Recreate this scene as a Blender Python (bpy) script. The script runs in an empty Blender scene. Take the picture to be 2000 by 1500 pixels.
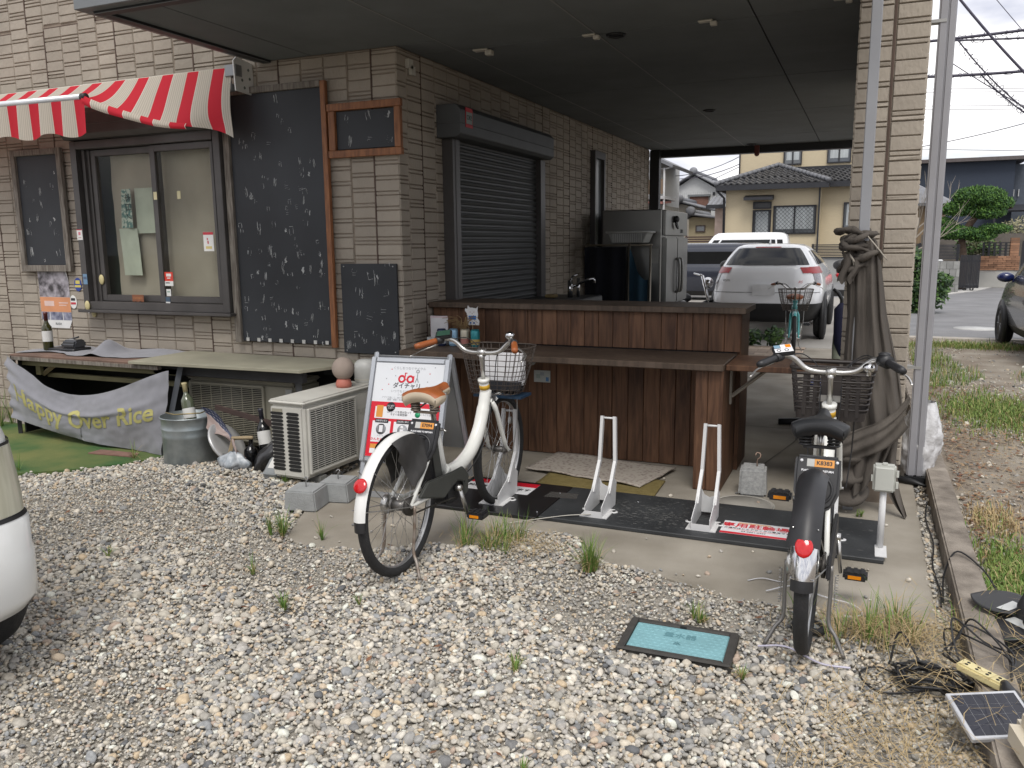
import bpy, bmesh, math, random
import numpy as np
from mathutils import Matrix, Vector, noise as mnoise
R = random.Random(7)
rad = math.radians
SC = bpy.context.scene
COL = SC.collection
# ------------------------------------------------------------------ camera
cam = bpy.data.objects.new('camera', bpy.data.cameras.new('camera')); COL.objects.link(cam)
_y, _p, _r = rad(-23.3037), rad(9.6151), rad(0.594)
_f = Vector((math.sin(_y)*math.cos(_p), math.cos(_y)*math.cos(_p), -math.sin(_p)))
_r0 = Vector((math.cos(_y), -math.sin(_y), 0)); _d0 = _f.cross(_r0)
_right = math.cos(_r)*_r0 + math.sin(_r)*_d0; _down = -math.sin(_r)*_r0 + math.cos(_r)*_d0
cam.matrix_world = Matrix(((_right.x, -_down.x, -_f.x, 0), (_right.y, -_down.y, -_f.y, 0), (_right.z, -_down.z, -_f.z, 1.5), (0, 0, 0, 1)))
cam.data.sensor_width = 36; cam.data.lens = 36*1609.6/2000
cam.data.clip_start = .05; cam.data.clip_end = 600
SC.camera = cam
# ------------------------------------------------------------------ world: bright overcast sky
SUN_EL, SUN_AZ = 58, 160           # degrees; azimuth clockwise from +Y
w = bpy.data.worlds.new('World'); SC.world = w; w.use_nodes = True
nt = w.node_tree; nt.nodes.clear()
def wn(t, **k):
    n = nt.nodes.new(t)
    for a, b in k.items(): setattr(n, a, b)
    return n
sky = wn('ShaderNodeTexSky', sky_type='NISHITA', sun_disc=False)
sky.sun_elevation = rad(SUN_EL); sky.sun_rotation = rad(SUN_AZ); sky.air_density = 1.2; sky.dust_density = 2
tc = wn('ShaderNodeTexCoord'); mp = wn('ShaderNodeMapping'); mp.inputs['Scale'].default_value = (1, 1, 3.2)
ns = wn('ShaderNodeTexNoise'); ns.inputs['Scale'].default_value = 2.6; ns.inputs['Detail'].default_value = 7; ns.inputs['Roughness'].default_value = .55
rp = wn('ShaderNodeValToRGB'); e = rp.color_ramp.elements
e[0].position = .30; e[0].color = (.5, .5, .5, 1); e[1].position = .46; e[1].color = (1, 1, 1, 1)
ns2 = wn('ShaderNodeTexNoise'); ns2.inputs['Scale'].default_value = 4.3; ns2.inputs['Detail'].default_value = 6
rp2 = wn('ShaderNodeValToRGB'); e = rp2.color_ramp.elements
e[0].position = .38; e[0].color = (4.0, 4.2, 5.0, 1); e[1].position = .58; e[1].color = (8.6, 8.5, 8.5, 1)
mx = wn('ShaderNodeMix', data_type='RGBA'); bg = wn('ShaderNodeBackground'); wo = wn('ShaderNodeOutputWorld')
bg.inputs['Strength'].default_value = .1
L = nt.links.new
L(tc.outputs['Generated'], mp.inputs[0]); L(mp.outputs[0], ns.inputs['Vector']); L(mp.outputs[0], ns2.inputs['Vector'])
L(ns.outputs[0], rp.inputs[0]); L(ns2.outputs[0], rp2.inputs[0])
L(rp.outputs[0], mx.inputs[0]); L(sky.outputs[0], mx.inputs[6]); L(rp2.outputs[0], mx.inputs[7])
L(mx.outputs[2], bg.inputs[0]); L(bg.outputs[0], wo.inputs[0])
sl = bpy.data.lights.new('sun', 'SUN'); sl.energy = 1.4; sl.angle = rad(24); sl.color = (1, .96, .9)
so = bpy.data.objects.new('sun', sl); COL.objects.link(so)
_sd = Vector((math.sin(rad(SUN_AZ))*math.cos(rad(SUN_EL)), math.cos(rad(SUN_AZ))*math.cos(rad(SUN_EL)), math.sin(rad(SUN_EL))))
so.rotation_euler = (-_sd).to_track_quat('-Z', 'Y').to_euler(); so.location = _sd*30
vs = SC.view_settings; vs.view_transform = 'Standard'; vs.look = 'None'; vs.gamma = 1; vs.use_curve_mapping = False
vs.exposure = 0.72
SC.cycles.use_denoising = True; SC.cycles.max_bounces = 8; SC.cycles.diffuse_bounces = 6; SC.cycles.transparent_max_bounces = 16
SC.cycles.caustics_reflective = False; SC.cycles.caustics_refractive = False; SC.cycles.sample_clamp_indirect = 6
# ------------------------------------------------------------------ material helpers
MATS = {}
def mat(name, col, rough=.6, metal=0, var=.12, scale=6, bump=0, bscale=80, col2=None, objvar=0, coat=0, spec=.5, stretch=(1, 1, 1), detail=5, sheen=0, lo=.3, hi=.7, local=False):
    if name in MATS: return MATS[name]
    m = bpy.data.materials.new(name); m.use_nodes = True; t = m.node_tree; N = t.nodes; K = t.links.new
    b = N['Principled BSDF']; b.inputs['Roughness'].default_value = rough; b.inputs['Metallic'].default_value = metal
    b.inputs['Specular IOR Level'].default_value = spec; b.inputs['Coat Weight'].default_value = coat
    if sheen: b.inputs['Sheen Weight'].default_value = sheen
    if local: src = N.new('ShaderNodeTexCoord').outputs['Object']
    else: src = N.new('ShaderNodeNewGeometry').outputs['Position']
    mpn = N.new('ShaderNodeMapping'); mpn.inputs['Scale'].default_value = stretch; K(src, mpn.inputs[0])
    n = N.new('ShaderNodeTexNoise'); n.inputs['Scale'].default_value = scale; n.inputs['Detail'].default_value = detail; K(mpn.outputs[0], n.inputs['Vector'])
    r = N.new('ShaderNodeValToRGB'); e = r.color_ramp.elements; e[0].position = lo; e[1].position = hi
    c = tuple(col[:3]); c2 = tuple(col2) if col2 else tuple(min(1, x*(1+var)) for x in c)
    if not col2: c = tuple(x*(1-var) for x in c)
    e[0].color = (*c, 1); e[1].color = (*c2, 1); K(n.outputs[0], r.inputs[0]); out = r.outputs[0]
    if objvar:
        oi = N.new('ShaderNodeObjectInfo'); h = N.new('ShaderNodeHueSaturation'); mr = N.new('ShaderNodeMapRange')
        mr.inputs['To Min'].default_value = 1-objvar; mr.inputs['To Max'].default_value = 1+objvar
        K(oi.outputs['Random'], mr.inputs[0]); K(mr.outputs[0], h.inputs['Value']); K(out, h.inputs['Color']); out = h.outputs[0]
    K(out, b.inputs['Base Color'])
    if bump:
        n2 = N.new('ShaderNodeTexNoise'); n2.inputs['Scale'].default_value = bscale; n2.inputs['Detail'].default_value = 4; K(mpn.outputs[0], n2.inputs['Vector'])
        bp = N.new('ShaderNodeBump'); bp.inputs['Strength'].default_value = bump; bp.inputs['Distance'].default_value = .01
        K(n2.outputs[0], bp.inputs['Height']); K(bp.outputs[0], b.inputs['Normal'])
    MATS[name] = m
    return m
def glass_mat(name, tint=(.8, .85, .82), alpha=.25, rough=.02):
    m = bpy.data.materials.new(name); m.use_nodes = True; t = m.node_tree; N = t.nodes; K = t.links.new; N.remove(N['Principled BSDF'])
    tr = N.new('ShaderNodeBsdfTransparent'); tr.inputs[0].default_value = (*tint, 1)
    gl = N.new('ShaderNodeBsdfGlossy'); gl.inputs['Roughness'].default_value = rough; gl.inputs[0].default_value = (.9, .9, .9, 1)
    lw = N.new('ShaderNodeLayerWeight'); lw.inputs[0].default_value = .5; pw = N.new('ShaderNodeMath'); pw.operation = 'POWER'; pw.inputs[1].default_value = 4; K(lw.outputs['Facing'], pw.inputs[0]); fr = N.new('ShaderNodeMath'); fr.operation = 'MULTIPLY'; fr.inputs[1].default_value = .9; K(pw.outputs[0], fr.inputs[0]); ad = N.new('ShaderNodeMath'); ad.operation = 'ADD'; ad.inputs[1].default_value = alpha; ad.use_clamp = True
    ms = N.new('ShaderNodeMixShader'); K(fr.outputs[0], ad.inputs[0]); K(ad.outputs[0], ms.inputs[0]); K(tr.outputs[0], ms.inputs[1]); K(gl.outputs[0], ms.inputs[2])
    K(ms.outputs[0], N['Material Output'].inputs[0]); MATS[name] = m
    return m
# ------------------------------------------------------------------ mesh builder
class B:
    def __init__(s): s.v = []; s.f = []; s.mi = []; s.cur = 0; s.sm = []; s.smooth = False
    def add(s, vs, fs, T=None):
        o = len(s.v)
        s.v += [tuple(T @ Vector(p)) for p in vs] if T is not None else [tuple(p) for p in vs]
        for q in fs: s.f.append(tuple(i+o for i in q)); s.mi.append(s.cur); s.sm.append(s.smooth)
        return s
    def box(s, x0, x1, y0, y1, z0, z1, T=None):
        v = [(x, y, z) for z in (z0, z1) for y in (y0, y1) for x in (x0, x1)]
        return s.add(v, [(0, 2, 3, 1), (4, 5, 7, 6), (0, 1, 5, 4), (2, 6, 7, 3), (0, 4, 6, 2), (1, 3, 7, 5)], T)
    def cb(s, c, d, T=None):
        return s.box(c[0]-d[0]/2, c[0]+d[0]/2, c[1]-d[1]/2, c[1]+d[1]/2, c[2]-d[2]/2, c[2]+d[2]/2, T)
    def prism(s, poly, y0, y1, T=None):      # polygon in (x,z), extruded along y
        n = len(poly); v = [(x, y0, z) for x, z in poly]+[(x, y1, z) for x, z in poly]
        fs = [tuple(range(n)), tuple(range(2*n-1, n-1, -1))]+[(i, i+n, (i+1) % n+n, (i+1) % n) for i in range(n)]
        return s.add(v, fs, T)
    def prismz(s, poly, z0, z1, T=None):     # polygon in (x,y), extruded along z
        n = len(poly); v = [(x, y, z0) for x, y in poly]+[(x, y, z1) for x, y in poly]
        fs = [tuple(range(n-1, -1, -1)), tuple(range(n, 2*n))]+[(i, (i+1) % n, (i+1) % n+n, i+n) for i in range(n)]
        return s.add(v, fs, T)
    def prismx(s, poly, x0, x1, T=None):     # polygon in (y,z), extruded along x
        n = len(poly); v = [(x0, y, z) for y, z in poly]+[(x1, y, z) for y, z in poly]
        fs = [tuple(range(n-1, -1, -1)), tuple(range(n, 2*n))]+[(i, (i+1) % n, (i+1) % n+n, i+n) for i in range(n)]
        return s.add(v, fs, T)
    def tube(s, pts, r, n=8, closed=False, caps=True, T=None, flat=None):
        P = [Vector(p) for p in pts]; k = len(P); rr = r if isinstance(r, (list, tuple)) else [r]*k
        vs = []; up = None
        for i in range(k):
            if closed: d = P[(i+1) % k]-P[i-1]
            else: d = P[min(i+1, k-1)]-P[max(i-1, 0)]
            d = d.normalized() if d.length > 1e-9 else Vector((0, 0, 1))
            if up is None: up = Vector((0, 0, 1)) if abs(d.z) < .9 else Vector((1, 0, 0))
            a = d.cross(up)
            if a.length < 1e-6: a = d.cross(Vector((0, 1, 0)))
            a.normalize(); b = a.cross(d).normalized(); up = b
            for j in range(n):
                t = 2*math.pi*j/n; ra = rr[i]; rb = rr[i]*(flat if flat else 1)
                vs.append(P[i]+a*ra*math.cos(t)+b*rb*math.sin(t))
        fs = []
        for i in range(k if closed else k-1):
            for j in range(n):
                A = i*n+j; Bq = i*n+(j+1) % n; q = ((i+1) % k)*n
                fs.append((A, Bq, q+(j+1) % n, q+j))
        if caps and not closed:
            fs.append(tuple(range(n-1, -1, -1))); fs.append(tuple(range((k-1)*n, k*n)))
        old = s.smooth; s.smooth = n > 5; s.add(vs, fs, T); s.smooth = old
        return s
    def cyl(s, a, b, r, n=14, r2=None): return s.tube([a, b], [r, r if r2 is None else r2], n)
    def lathe(s, prof, n=24, T=None, cap=True):   # prof: (radius, z)
        vs = [(r*math.cos(2*math.pi*j/n), r*math.sin(2*math.pi*j/n), z) for r, z in prof for j in range(n)]
        fs = [(i*n+j, i*n+(j+1) % n, (i+1)*n+(j+1) % n, (i+1)*n+j) for i in range(len(prof)-1) for j in range(n)]
        if cap: fs += [tuple(range(n-1, -1, -1)), tuple(range((len(prof)-1)*n, len(prof)*n))]
        old = s.smooth; s.smooth = True; s.add(vs, fs, T); s.smooth = old
        return s
    def torus(s, c, axis, Rr, r, n=32, m=8, flat=1.0):
        ax = Vector(axis).normalized(); u = ax.orthogonal().normalized(); v = ax.cross(u)
        vs = []
        for i in range(n):
            a = 2*math.pi*i/n; d = u*math.cos(a)+v*math.sin(a)
            for j in range(m):
                t = 2*math.pi*j/m; vs.append(Vector(c)+d*(Rr+r*math.cos(t))+ax*r*flat*math.sin(t))
        fs = [(i*m+j, ((i+1) % n)*m+j, ((i+1) % n)*m+(j+1) % m, i*m+(j+1) % m) for i in range(n) for j in range(m)]
        old = s.smooth; s.smooth = True; s.add(vs, fs); s.smooth = old
        return s
    def grid(s, fn, nu, nv, thick=0):          # fn(u,v)->point, 0..1
        vs = [Vector(fn(i/nu, j/nv)) for j in range(nv+1) for i in range(nu+1)]; W = nu+1
        fs = [(j*W+i, j*W+i+1, (j+1)*W+i+1, (j+1)*W+i) for j in range(nv) for i in range(nu)]
        old = s.smooth; s.smooth = True; s.add(vs, fs); s.smooth = old
        return s
    def ball(s, c, r, n=12, m=8, T=None):
        rx, ry, rz = r if isinstance(r, (list, tuple)) else (r, r, r)
        prof = [(math.sin(math.pi*i/m), -math.cos(math.pi*i/m)) for i in range(m+1)]
        vs = [(c[0]+rx*max(p, .002)*math.cos(2*math.pi*j/n), c[1]+ry*max(p, .002)*math.sin(2*math.pi*j/n), c[2]+rz*z) for p, z in prof for j in range(n)]
        fs = [(i*n+j, i*n+(j+1) % n, (i+1)*n+(j+1) % n, (i+1)*n+j) for i in range(m) for j in range(n)]
        old = s.smooth; s.smooth = True; s.add(vs, fs, T); s.smooth = old
        return s
    def mesh(s, name, mats, bevel=0, segs=1, sub=0):
        me = bpy.data.meshes.new(name); me.from_pydata(s.v, [], s.f)
        for m in (mats if isinstance(mats, (list, tuple)) else [mats]): me.materials.append(m)
        me.polygons.foreach_set('material_index', s.mi); me.polygons.foreach_set('use_smooth', s.sm); me.update()
        if bevel:
            b = bmesh.new(); b.from_mesh(me); bmesh.ops.remove_doubles(b, verts=b.verts, dist=1e-5); bmesh.ops.recalc_face_normals(b, faces=b.faces)
            es = [q for q in b.edges if len(q.link_faces) == 2 and q.calc_face_angle(0) > .5]
            bmesh.ops.bevel(b, geom=es, offset=bevel, segments=segs, affect='EDGES', clamp_overlap=True); b.to_mesh(me); b.free()
        return me
    def build(s, name, mats, parent=None, bevel=0, segs=1, solid=0, sub=0, label=None, loc=None):
        o = bpy.data.objects.new(name, s.mesh(name, mats, bevel, segs)); COL.objects.link(o)
        if parent is not None: o.parent = parent
        if loc is not None: o.location = loc
        if solid:
            q = o.modifiers.new('solid', 'SOLIDIFY'); q.thickness = solid; q.offset = 0
        if sub:
            q = o.modifiers.new('sub', 'SUBSURF'); q.levels = sub; q.render_levels = sub
        if label: o['label'] = label
        return o
def tag(o, label, cat, group=None, kind=None):
    o['label'] = label; o['category'] = cat
    if group: o['group'] = group
    if kind: o['kind'] = kind
    return o
def struct(o, kind='structure', label=None):
    o['kind'] = kind
    if label: o['label'] = label
    return o
def thing(name, label, cat, loc=(0, 0, 0), rz=0, group=None):
    o = bpy.data.objects.new(name, None); COL.objects.link(o); o.empty_display_size = .1
    o.location = loc; o.rotation_euler = (0, 0, rz)
    return tag(o, label, cat, group)
def copy_tree(o, parent=None):
    c = o.copy(); COL.objects.link(c)
    if parent is not None: c.parent = parent
    for ch in o.children: copy_tree(ch, c)
    return c
def bez(pts, n=8):       # Catmull-Rom through points
    P = [Vector(p) for p in pts]; P = [2*P[0]-P[1]]+P+[2*P[-1]-P[-2]]; o = []
    for i in range(1, len(P)-2):
        a, b, c, d = P[i-1:i+3]
        for k in range(n):
            t = k/n; o.append(.5*((2*b)+(c-a)*t+(2*a-5*b+4*c-d)*t*t+(3*b-a-3*c+d)*t**3))
    o.append(P[-2]); return o
def text_mesh(s, size, ext=.0004, align='CENTER', bold=0, shear=0, space=1.0):
    cu = bpy.data.curves.new('txt', 'FONT'); cu.body = s; cu.size = size; cu.extrude = ext; cu.align_x = align; cu.align_y = 'CENTER'
    cu.offset = bold; cu.shear = shear; cu.space_character = space; cu.resolution_u = 3
    o = bpy.data.objects.new('txt', cu); COL.objects.link(o)
    dg = bpy.context.evaluated_depsgraph_get(); me = bpy.data.meshes.new_from_object(o.evaluated_get(dg))
    bpy.data.objects.remove(o); bpy.data.curves.remove(cu)
    return me
def text(s, size, T, m, parent=None, name='lettering', **k):
    me = text_mesh(s, size, **k); me.transform(T); me.materials.clear(); me.materials.append(m); me.name = name
    o = bpy.data.objects.new(name, me); COL.objects.link(o)
    if parent is not None: o.parent = parent
    return o
def frame_T(o, xdir, ydir):
    x = Vector(xdir).normalized(); y = Vector(ydir); y = (y-x*y.dot(x)).normalized(); z = x.cross(y)
    return Matrix(((x.x, y.x, z.x, o[0]), (x.y, y.y, z.y, o[1]), (x.z, y.z, z.z, o[2]), (0, 0, 0, 1)))
FRONT = lambda x, y, z: frame_T((x, y, z), (1, 0, 0), (0, 0, 1))     # lies in the facade plane, facing -Y
# ================================================================== GROUND
def inpoly(x, y, P):
    c = False; j = len(P)-1
    for i in range(len(P)):
        if (P[i][1] > y) != (P[j][1] > y) and x < (P[j][0]-P[i][0])*(y-P[i][1])/(P[j][1]-P[i][1])+P[i][0]: c = not c
        j = i
    return c
SLAB = [(-3.2, 4.80), (-3.14, 4.35), (-3.02, 3.95), (-2.72, 3.30), (-2.45, 3.24), (-2.3, 3.30), (-1.97, 3.53), (-1.8, 3.54), (-1.72, 3.75), (-1.62, 3.90), (-1.30, 3.90), (-1.22, 3.76),
        (-1.15, 3.64), (-.8, 3.55), (-.46, 3.41), (-.15, 3.43), (.085, 3.465), (.33, 3.49), (.33, 12.4), (-3.0, 12.4), (-3.0, 5.0), (-3.2, 5.0)]
TURF = [(-6.9, 4.75), (-6.6, 3.9), (-5.9, 3.55), (-5.2, 3.62), (-4.95, 3.82), (-4.72, 4.08), (-4.6, 4.42), (-4.75, 4.62)]
m_dirt = mat('dirt', (.16, .13, .10), .95, col2=(.28, .25, .21), scale=14, bump=.8, bscale=90, detail=8)
m_conc = mat('concrete', (.185, .163, .128), .9, col2=(.385, .352, .298), scale=2.1, bump=.25, bscale=160, detail=9, lo=.25, hi=.75)
m_kerb = mat('kerb_concrete', (.13, .11, .09), .95, col2=(.32, .28, .235), scale=9, bump=.5, bscale=120, detail=9)
m_asph = mat('asphalt', (.15, .15, .155), .9, col2=(.21, .21, .215), scale=1.5, bump=.3, bscale=220, detail=8)
b = B(); b.add([(-150, -150, -.05), (150, -150, -.05), (150, 250, -.05), (-150, 250, -.05)], [(0, 1, 2, 3)])
struct(b.build('ground', m_dirt))
# bed of fines under the stones: uneven sheet
def bed(u, v):
    x = -7+7.6*u; y = .2+4.9*v
    return (x, y, -.013+.010*mnoise.noise(Vector((x*3, y*3, 1)))+.006*mnoise.noise(Vector((x*17, y*17, 4))))
b = B(); b.grid(bed, 120, 80)
struct(b.build('gravel_bed', mat('gravel_fines', (.26, .24, .205), .95, col2=(.48, .445, .385), scale=60, bump=1, bscale=200, detail=8)))
b = B(); b.prismz(SLAB, -.06, .0); o = struct(b.build('concrete_floor', m_conc, bevel=.006))
# saw joints / crack on the slab are thin dark strips of dirt lying in it
m_crack = mat('joint_dirt', (.17, .155, .13), .95, scale=30)
b = B()
for pts in ([(-3, 6.9), (-1.9, 6.95), (-.6, 6.88), (.33, 6.92)], [(-.62, 5.5), (-.45, 6.4), (-.3, 7.6), (-.28, 9.2)], [(-3, 9.4), (.33, 9.4)]):
    for p, q in zip(pts, pts[1:]):
        d = Vector((q[0]-p[0], q[1]-p[1], 0)); nrm = Vector((-d.y, d.x, 0)).normalized()*.006
        P, Q = Vector((*p, .0035)), Vector((*q, .0035)); b.add([P-nrm, Q-nrm, Q+nrm, P+nrm], [(0, 1, 2, 3)])
struct(b.build('floor_joint', m_crack))
b = B(); b.prismx([(1.7, -.06), (9, -.06), (14.3, -.06), (14.3, .02), (9, .07), (5.0, .095), (1.7, .085)], .40, .52)
kerb = struct(b.build('kerb', m_kerb, bevel=.008, segs=2))
b = B(); b.box(.53, 60, -20, 14.4, -.06, -.012); b.box(-60, .39, 12.45, 30, -.06, -.02)
m_lot = mat('lot_soil', (.17, .13, .095), .95, col2=(.33, .30, .25), scale=2.2, bump=1, bscale=110, detail=10)
struct(b.build('lot_ground', m_lot))
b = B(); b.add([(-60, 14.5, -.008), (70, 14.3, -.008), (70, 120, -.008), (-60, 120, -.008)], [(0, 1, 2, 3)])
struct(b.build('road', m_asph))
b = B(); b.box(.55, 60, 14.28, 14.5, -.05, .005); struct(b.build('road_edging', mat('edging', (.36, .33, .29), .9, var=.2, bump=.3), bevel=.01))
b = B(); b.cyl((1.75, 16.1, -.02), (1.75, 16.1, .0), .35, 24)
tag(b.build('road_manhole_cover', mat('pale_iron', (.45, .45, .44), .7)), 'pale round manhole cover in the asphalt by the dark car', 'manhole cover')
b = B(); b.box(1.2, 1.26, 15.6, 15.66, -.01, .004)
# concrete drive under the parked cars
b = B(); b.box(-9, .45, 12.42, 24, -.05, -.002); struct(b.build('driveway', mat('drive_concrete', (.30, .285, .26), .9, var=.15, scale=1.3, bump=.2, bscale=150)))
# pavers behind the counter, one object each
m_paver = mat('paver', (.36, .28, .215), .85, objvar=.35, var=.12, scale=9, bump=.2)
pv = B(); pv.box(-.148, .148, -.098, .098, 0, .012); pme = pv.mesh('paver', m_paver, bevel=.004)
pav = B(); pav.box(-2.0, -.75, 9.9, 12.35, .0, .004); pav = struct(pav.build('paving', mat('paver_sand', (.25, .22, .18), .95)))
for j in range(12):
    for i in range(5):
        x = -1.86+i*.3+(.15 if j % 2 else 0)-.1; y = 10.0+j*.2
        if x > -.78: continue
        o = bpy.data.objects.new('paver', pme); COL.objects.link(o); o.parent = pav; o.location = (x, y, .0045+R.uniform(0, .003))
# artificial turf
b = B(); b.prismz(TURF, -.02, .012)
struct(b.build('turf_mat', mat('turf', (.05, .135, .035), .95, col2=(.19, .21, .065), scale=2.6, bump=1, bscale=300, detail=9, lo=.35, hi=.65)))
# ------------------------------------------------------------------ gravel stones (geometry nodes, one object)
def stone_mesh(k):
    bm = bmesh.new(); bmesh.ops.create_icosphere(bm, subdivisions=2, radius=.5)
    rr = random.Random(k); sx, sy, sz = rr.uniform(.85, 1.2), rr.uniform(.62, .9), rr.uniform(.45, .68)
    for _ in range(5 if k % 2 else 3):
        d = Vector((rr.gauss(0, 1), rr.gauss(0, 1), rr.gauss(0, 1))).normalized(); c = rr.uniform(.30, .42)
        for v in bm.verts:
            q = v.co.dot(d)
            if q > c: v.co -= d*(q-c)*.85
    for v in bm.verts:
        v.co *= 1+.14*mnoise.noise(v.co*2.4+Vector((k*7, 0, 0)))
        v.co = Vector((v.co.x*sx, v.co.y*sy, v.co.z*sz))
    me = bpy.data.meshes.new('stone'); bm.to_mesh(me); bm.free()
    for p in me.polygons: p.use_smooth = True
    return me
m_stone = bpy.data.materials.new('stones'); m_stone.use_nodes = True
_t = m_stone.node_tree; _N = _t.nodes; _K = _t.links.new; _b = _N['Principled BSDF']; _b.inputs['Roughness'].default_value = .8; _b.inputs['Specular IOR Level'].default_value = .3
_oi = _N.new('ShaderNodeObjectInfo'); _rp = _N.new('ShaderNodeValToRGB'); _rp.color_ramp.interpolation = 'CONSTANT'
_pal = [(.50, .46, .39), (.40, .375, .335), (.58, .52, .43), (.42, .395, .35), (.32, .31, .295), (.52, .41, .28), (.46, .425, .375), (.64, .60, .53), (.36, .34, .31), (.27, .28, .295), (.54, .48, .395),
        (.40, .37, .33), (.095, .10, .11), (.50, .47, .43), (.40, .31, .25), (.72, .69, .63), (.44, .41, .355), (.23, .23, .23), (.62, .57, .50), (.34, .335, .34), (.48, .45, .40), (.16, .16, .165), (.55, .45, .34), (.38, .36, .34), (.58, .55, .5), (.29, .285, .28), (.52, .47, .40), (.36, .345, .32), (.46, .44, .42), (.30, .29, .27)]
while len(_rp.color_ramp.elements) < len(_pal): _rp.color_ramp.elements.new(.5)
for i, c in enumerate(_pal):
    q = _rp.color_ramp.elements[i]; q.position = i/len(_pal)
for i, c in enumerate(_pal): _rp.color_ramp.elements[i].color = (*[min(.66, (q*.90+.04)*w3) for q, w3 in zip(c, (1.01, 1.0, .96))], 1)
_tc = _N.new('ShaderNodeTexCoord'); _n = _N.new('ShaderNodeTexNoise'); _n.inputs['Scale'].default_value = 3.5; _n.inputs['Detail'].default_value = 6
_ad = _N.new('ShaderNodeVectorMath'); _ad.operation = 'ADD'; _K(_tc.outputs['Object'], _ad.inputs[0]); _K(_oi.outputs['Location'], _ad.inputs[1])
_K(_oi.outputs['Random'], _rp.inputs[0]); _K(_ad.outputs[0], _n.inputs['Vector'])
_mr = _N.new('ShaderNodeMapRange'); _mr.inputs[1].default_value = .3; _mr.inputs[2].default_value = .7; _mr.inputs[3].default_value = .78; _mr.inputs[4].default_value = 1.18; _K(_n.outputs[0], _mr.inputs[0])
_h = _N.new('ShaderNodeHueSaturation'); _K(_rp.outputs[0], _h.inputs['Color']); _K(_mr.outputs[0], _h.inputs['Value']); _K(_h.outputs[0], _b.inputs['Base Color'])
_bp = _N.new('ShaderNodeBump'); _bp.inputs['Strength'].default_value = .35; _n2 = _N.new('ShaderNodeTexNoise'); _n2.inputs['Scale'].default_value = 9; _K(_ad.outputs[0], _n2.inputs['Vector']); _K(_n2.outputs[0], _bp.inputs['Height']); _K(_bp.outputs[0], _b.inputs['Normal'])
STONES = bpy.data.collections.new('stone_kinds')
for k in range(10):
    me = stone_mesh(k); me.materials.append(m_stone); o = bpy.data.objects.new('stone', me); STONES.objects.link(o)
def scatter_gn():
    g = bpy.data.node_groups.new('stones', 'GeometryNodeTree')
    g.interface.new_socket('Geometry', in_out='INPUT', socket_type='NodeSocketGeometry'); g.interface.new_socket('Geometry', in_out='OUTPUT', socket_type='NodeSocketGeometry')
    N = g.nodes; K = g.links.new; gi = N.new('NodeGroupInput'); go = N.new('NodeGroupOutput')
    ci = N.new('GeometryNodeCollectionInfo'); ci.inputs[0].default_value = STONES; ci.inputs['Separate Children'].default_value = True; ci.inputs['Reset Children'].default_value = True
    ip = N.new('GeometryNodeInstanceOnPoints'); ip.inputs['Pick Instance'].default_value = True
    def att(nm, ty):
        a = N.new('GeometryNodeInputNamedAttribute'); a.data_type = ty; a.inputs[0].default_value = nm; return a.outputs[0]
    er = N.new('FunctionNodeEulerToRotation'); K(att('rot', 'FLOAT_VECTOR'), er.inputs[0])
    K(gi.outputs[0], ip.inputs['Points']); K(ci.outputs[0], ip.inputs['Instance']); K(att('idx', 'INT'), ip.inputs['Instance Index']); K(er.outputs[0], ip.inputs['Rotation']); K(att('sca', 'FLOAT'), ip.inputs['Scale'])
    K(ip.outputs[0], go.inputs[0]); return g
GN = scatter_gn()
def scatter(name, pts):        # pts: (x,y,z,scale)
    me = bpy.data.meshes.new(name); n = len(pts); me.vertices.add(n)
    me.vertices.foreach_set('co', np.array([p[:3] for p in pts], dtype=np.float32).ravel())
    rg = np.random.default_rng(n)
    a = me.attributes.new('rot', 'FLOAT_VECTOR', 'POINT'); rr = np.stack([rg.normal(0, .45, n), rg.normal(0, .45, n), rg.uniform(0, 6.28, n)], 1); a.data.foreach_set('vector', rr.astype(np.float32).ravel())
    a = me.attributes.new('sca', 'FLOAT', 'POINT'); a.data.foreach_set('value', np.array([p[3] for p in pts], dtype=np.float32))
    a = me.attributes.new('idx', 'INT', 'POINT'); a.data.foreach_set('value', rg.integers(0, 10, n).astype(np.int32))
    o = bpy.data.objects.new(name, me); COL.objects.link(o); md = o.modifiers.new('stones', 'NODES'); md.node_group = GN
    return o
COVER = (-.80, -.37, 2.79, 3.07)
def gravel_ok(x, y):
    jx = x+.05*mnoise.noise(Vector((x*6, y*6, 0))); jy = y+.05*mnoise.noise(Vector((x*6, y*6, 9)))
    if inpoly(jx, jy, SLAB) or inpoly(jx, jy, TURF) or x > .385: return False
    if COVER[0] < x < COVER[1] and COVER[2] < y < COVER[3]: return False
    return True
pts = []
R2 = random.Random(3)
for i in range(150000):
    y = 1.25+3.75*R2.random()**1.25; x = R2.uniform(-5.9, .39)
    if x < -y*1.75-.2: continue
    if not gravel_ok(x, y): continue
    fine = mnoise.noise(Vector((x*1.1, y*1.1, 5)))
    s = min(.058, R2.lognormvariate(math.log(.0172 if fine < .05 else .0132), .40)); z = -.009+R2.random()*.012+.004*fine
    if fine > .22 and s > .017 and R2.random() < .6: continue
    if s > .036: z += .004
    # low mound of stones heaped by the air conditioners
    z += .045*math.exp(-((x+3.75)**2/.5+(y-4.05)**2/.16))
    pts.append((x, y, z, s))
for i in range(95):      # strays kicked onto the slab
    x, y = R2.uniform(-2.9, .3), 3.35+1.9*R2.random()**2
    if inpoly(x, y, SLAB): pts.append((x, y, .006, R2.uniform(.010, .03)))
for i in range(500):     # against the kerb
    y = R2.uniform(3.4, 6.5); pts.append((R2.uniform(.33, .40), y, R2.uniform(-.03, .0), R2.uniform(.01, .03)))
struct(scatter('gravel', pts), 'stuff', 'loose mixed grey and tan gravel covering the yard')
pts = []
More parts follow.
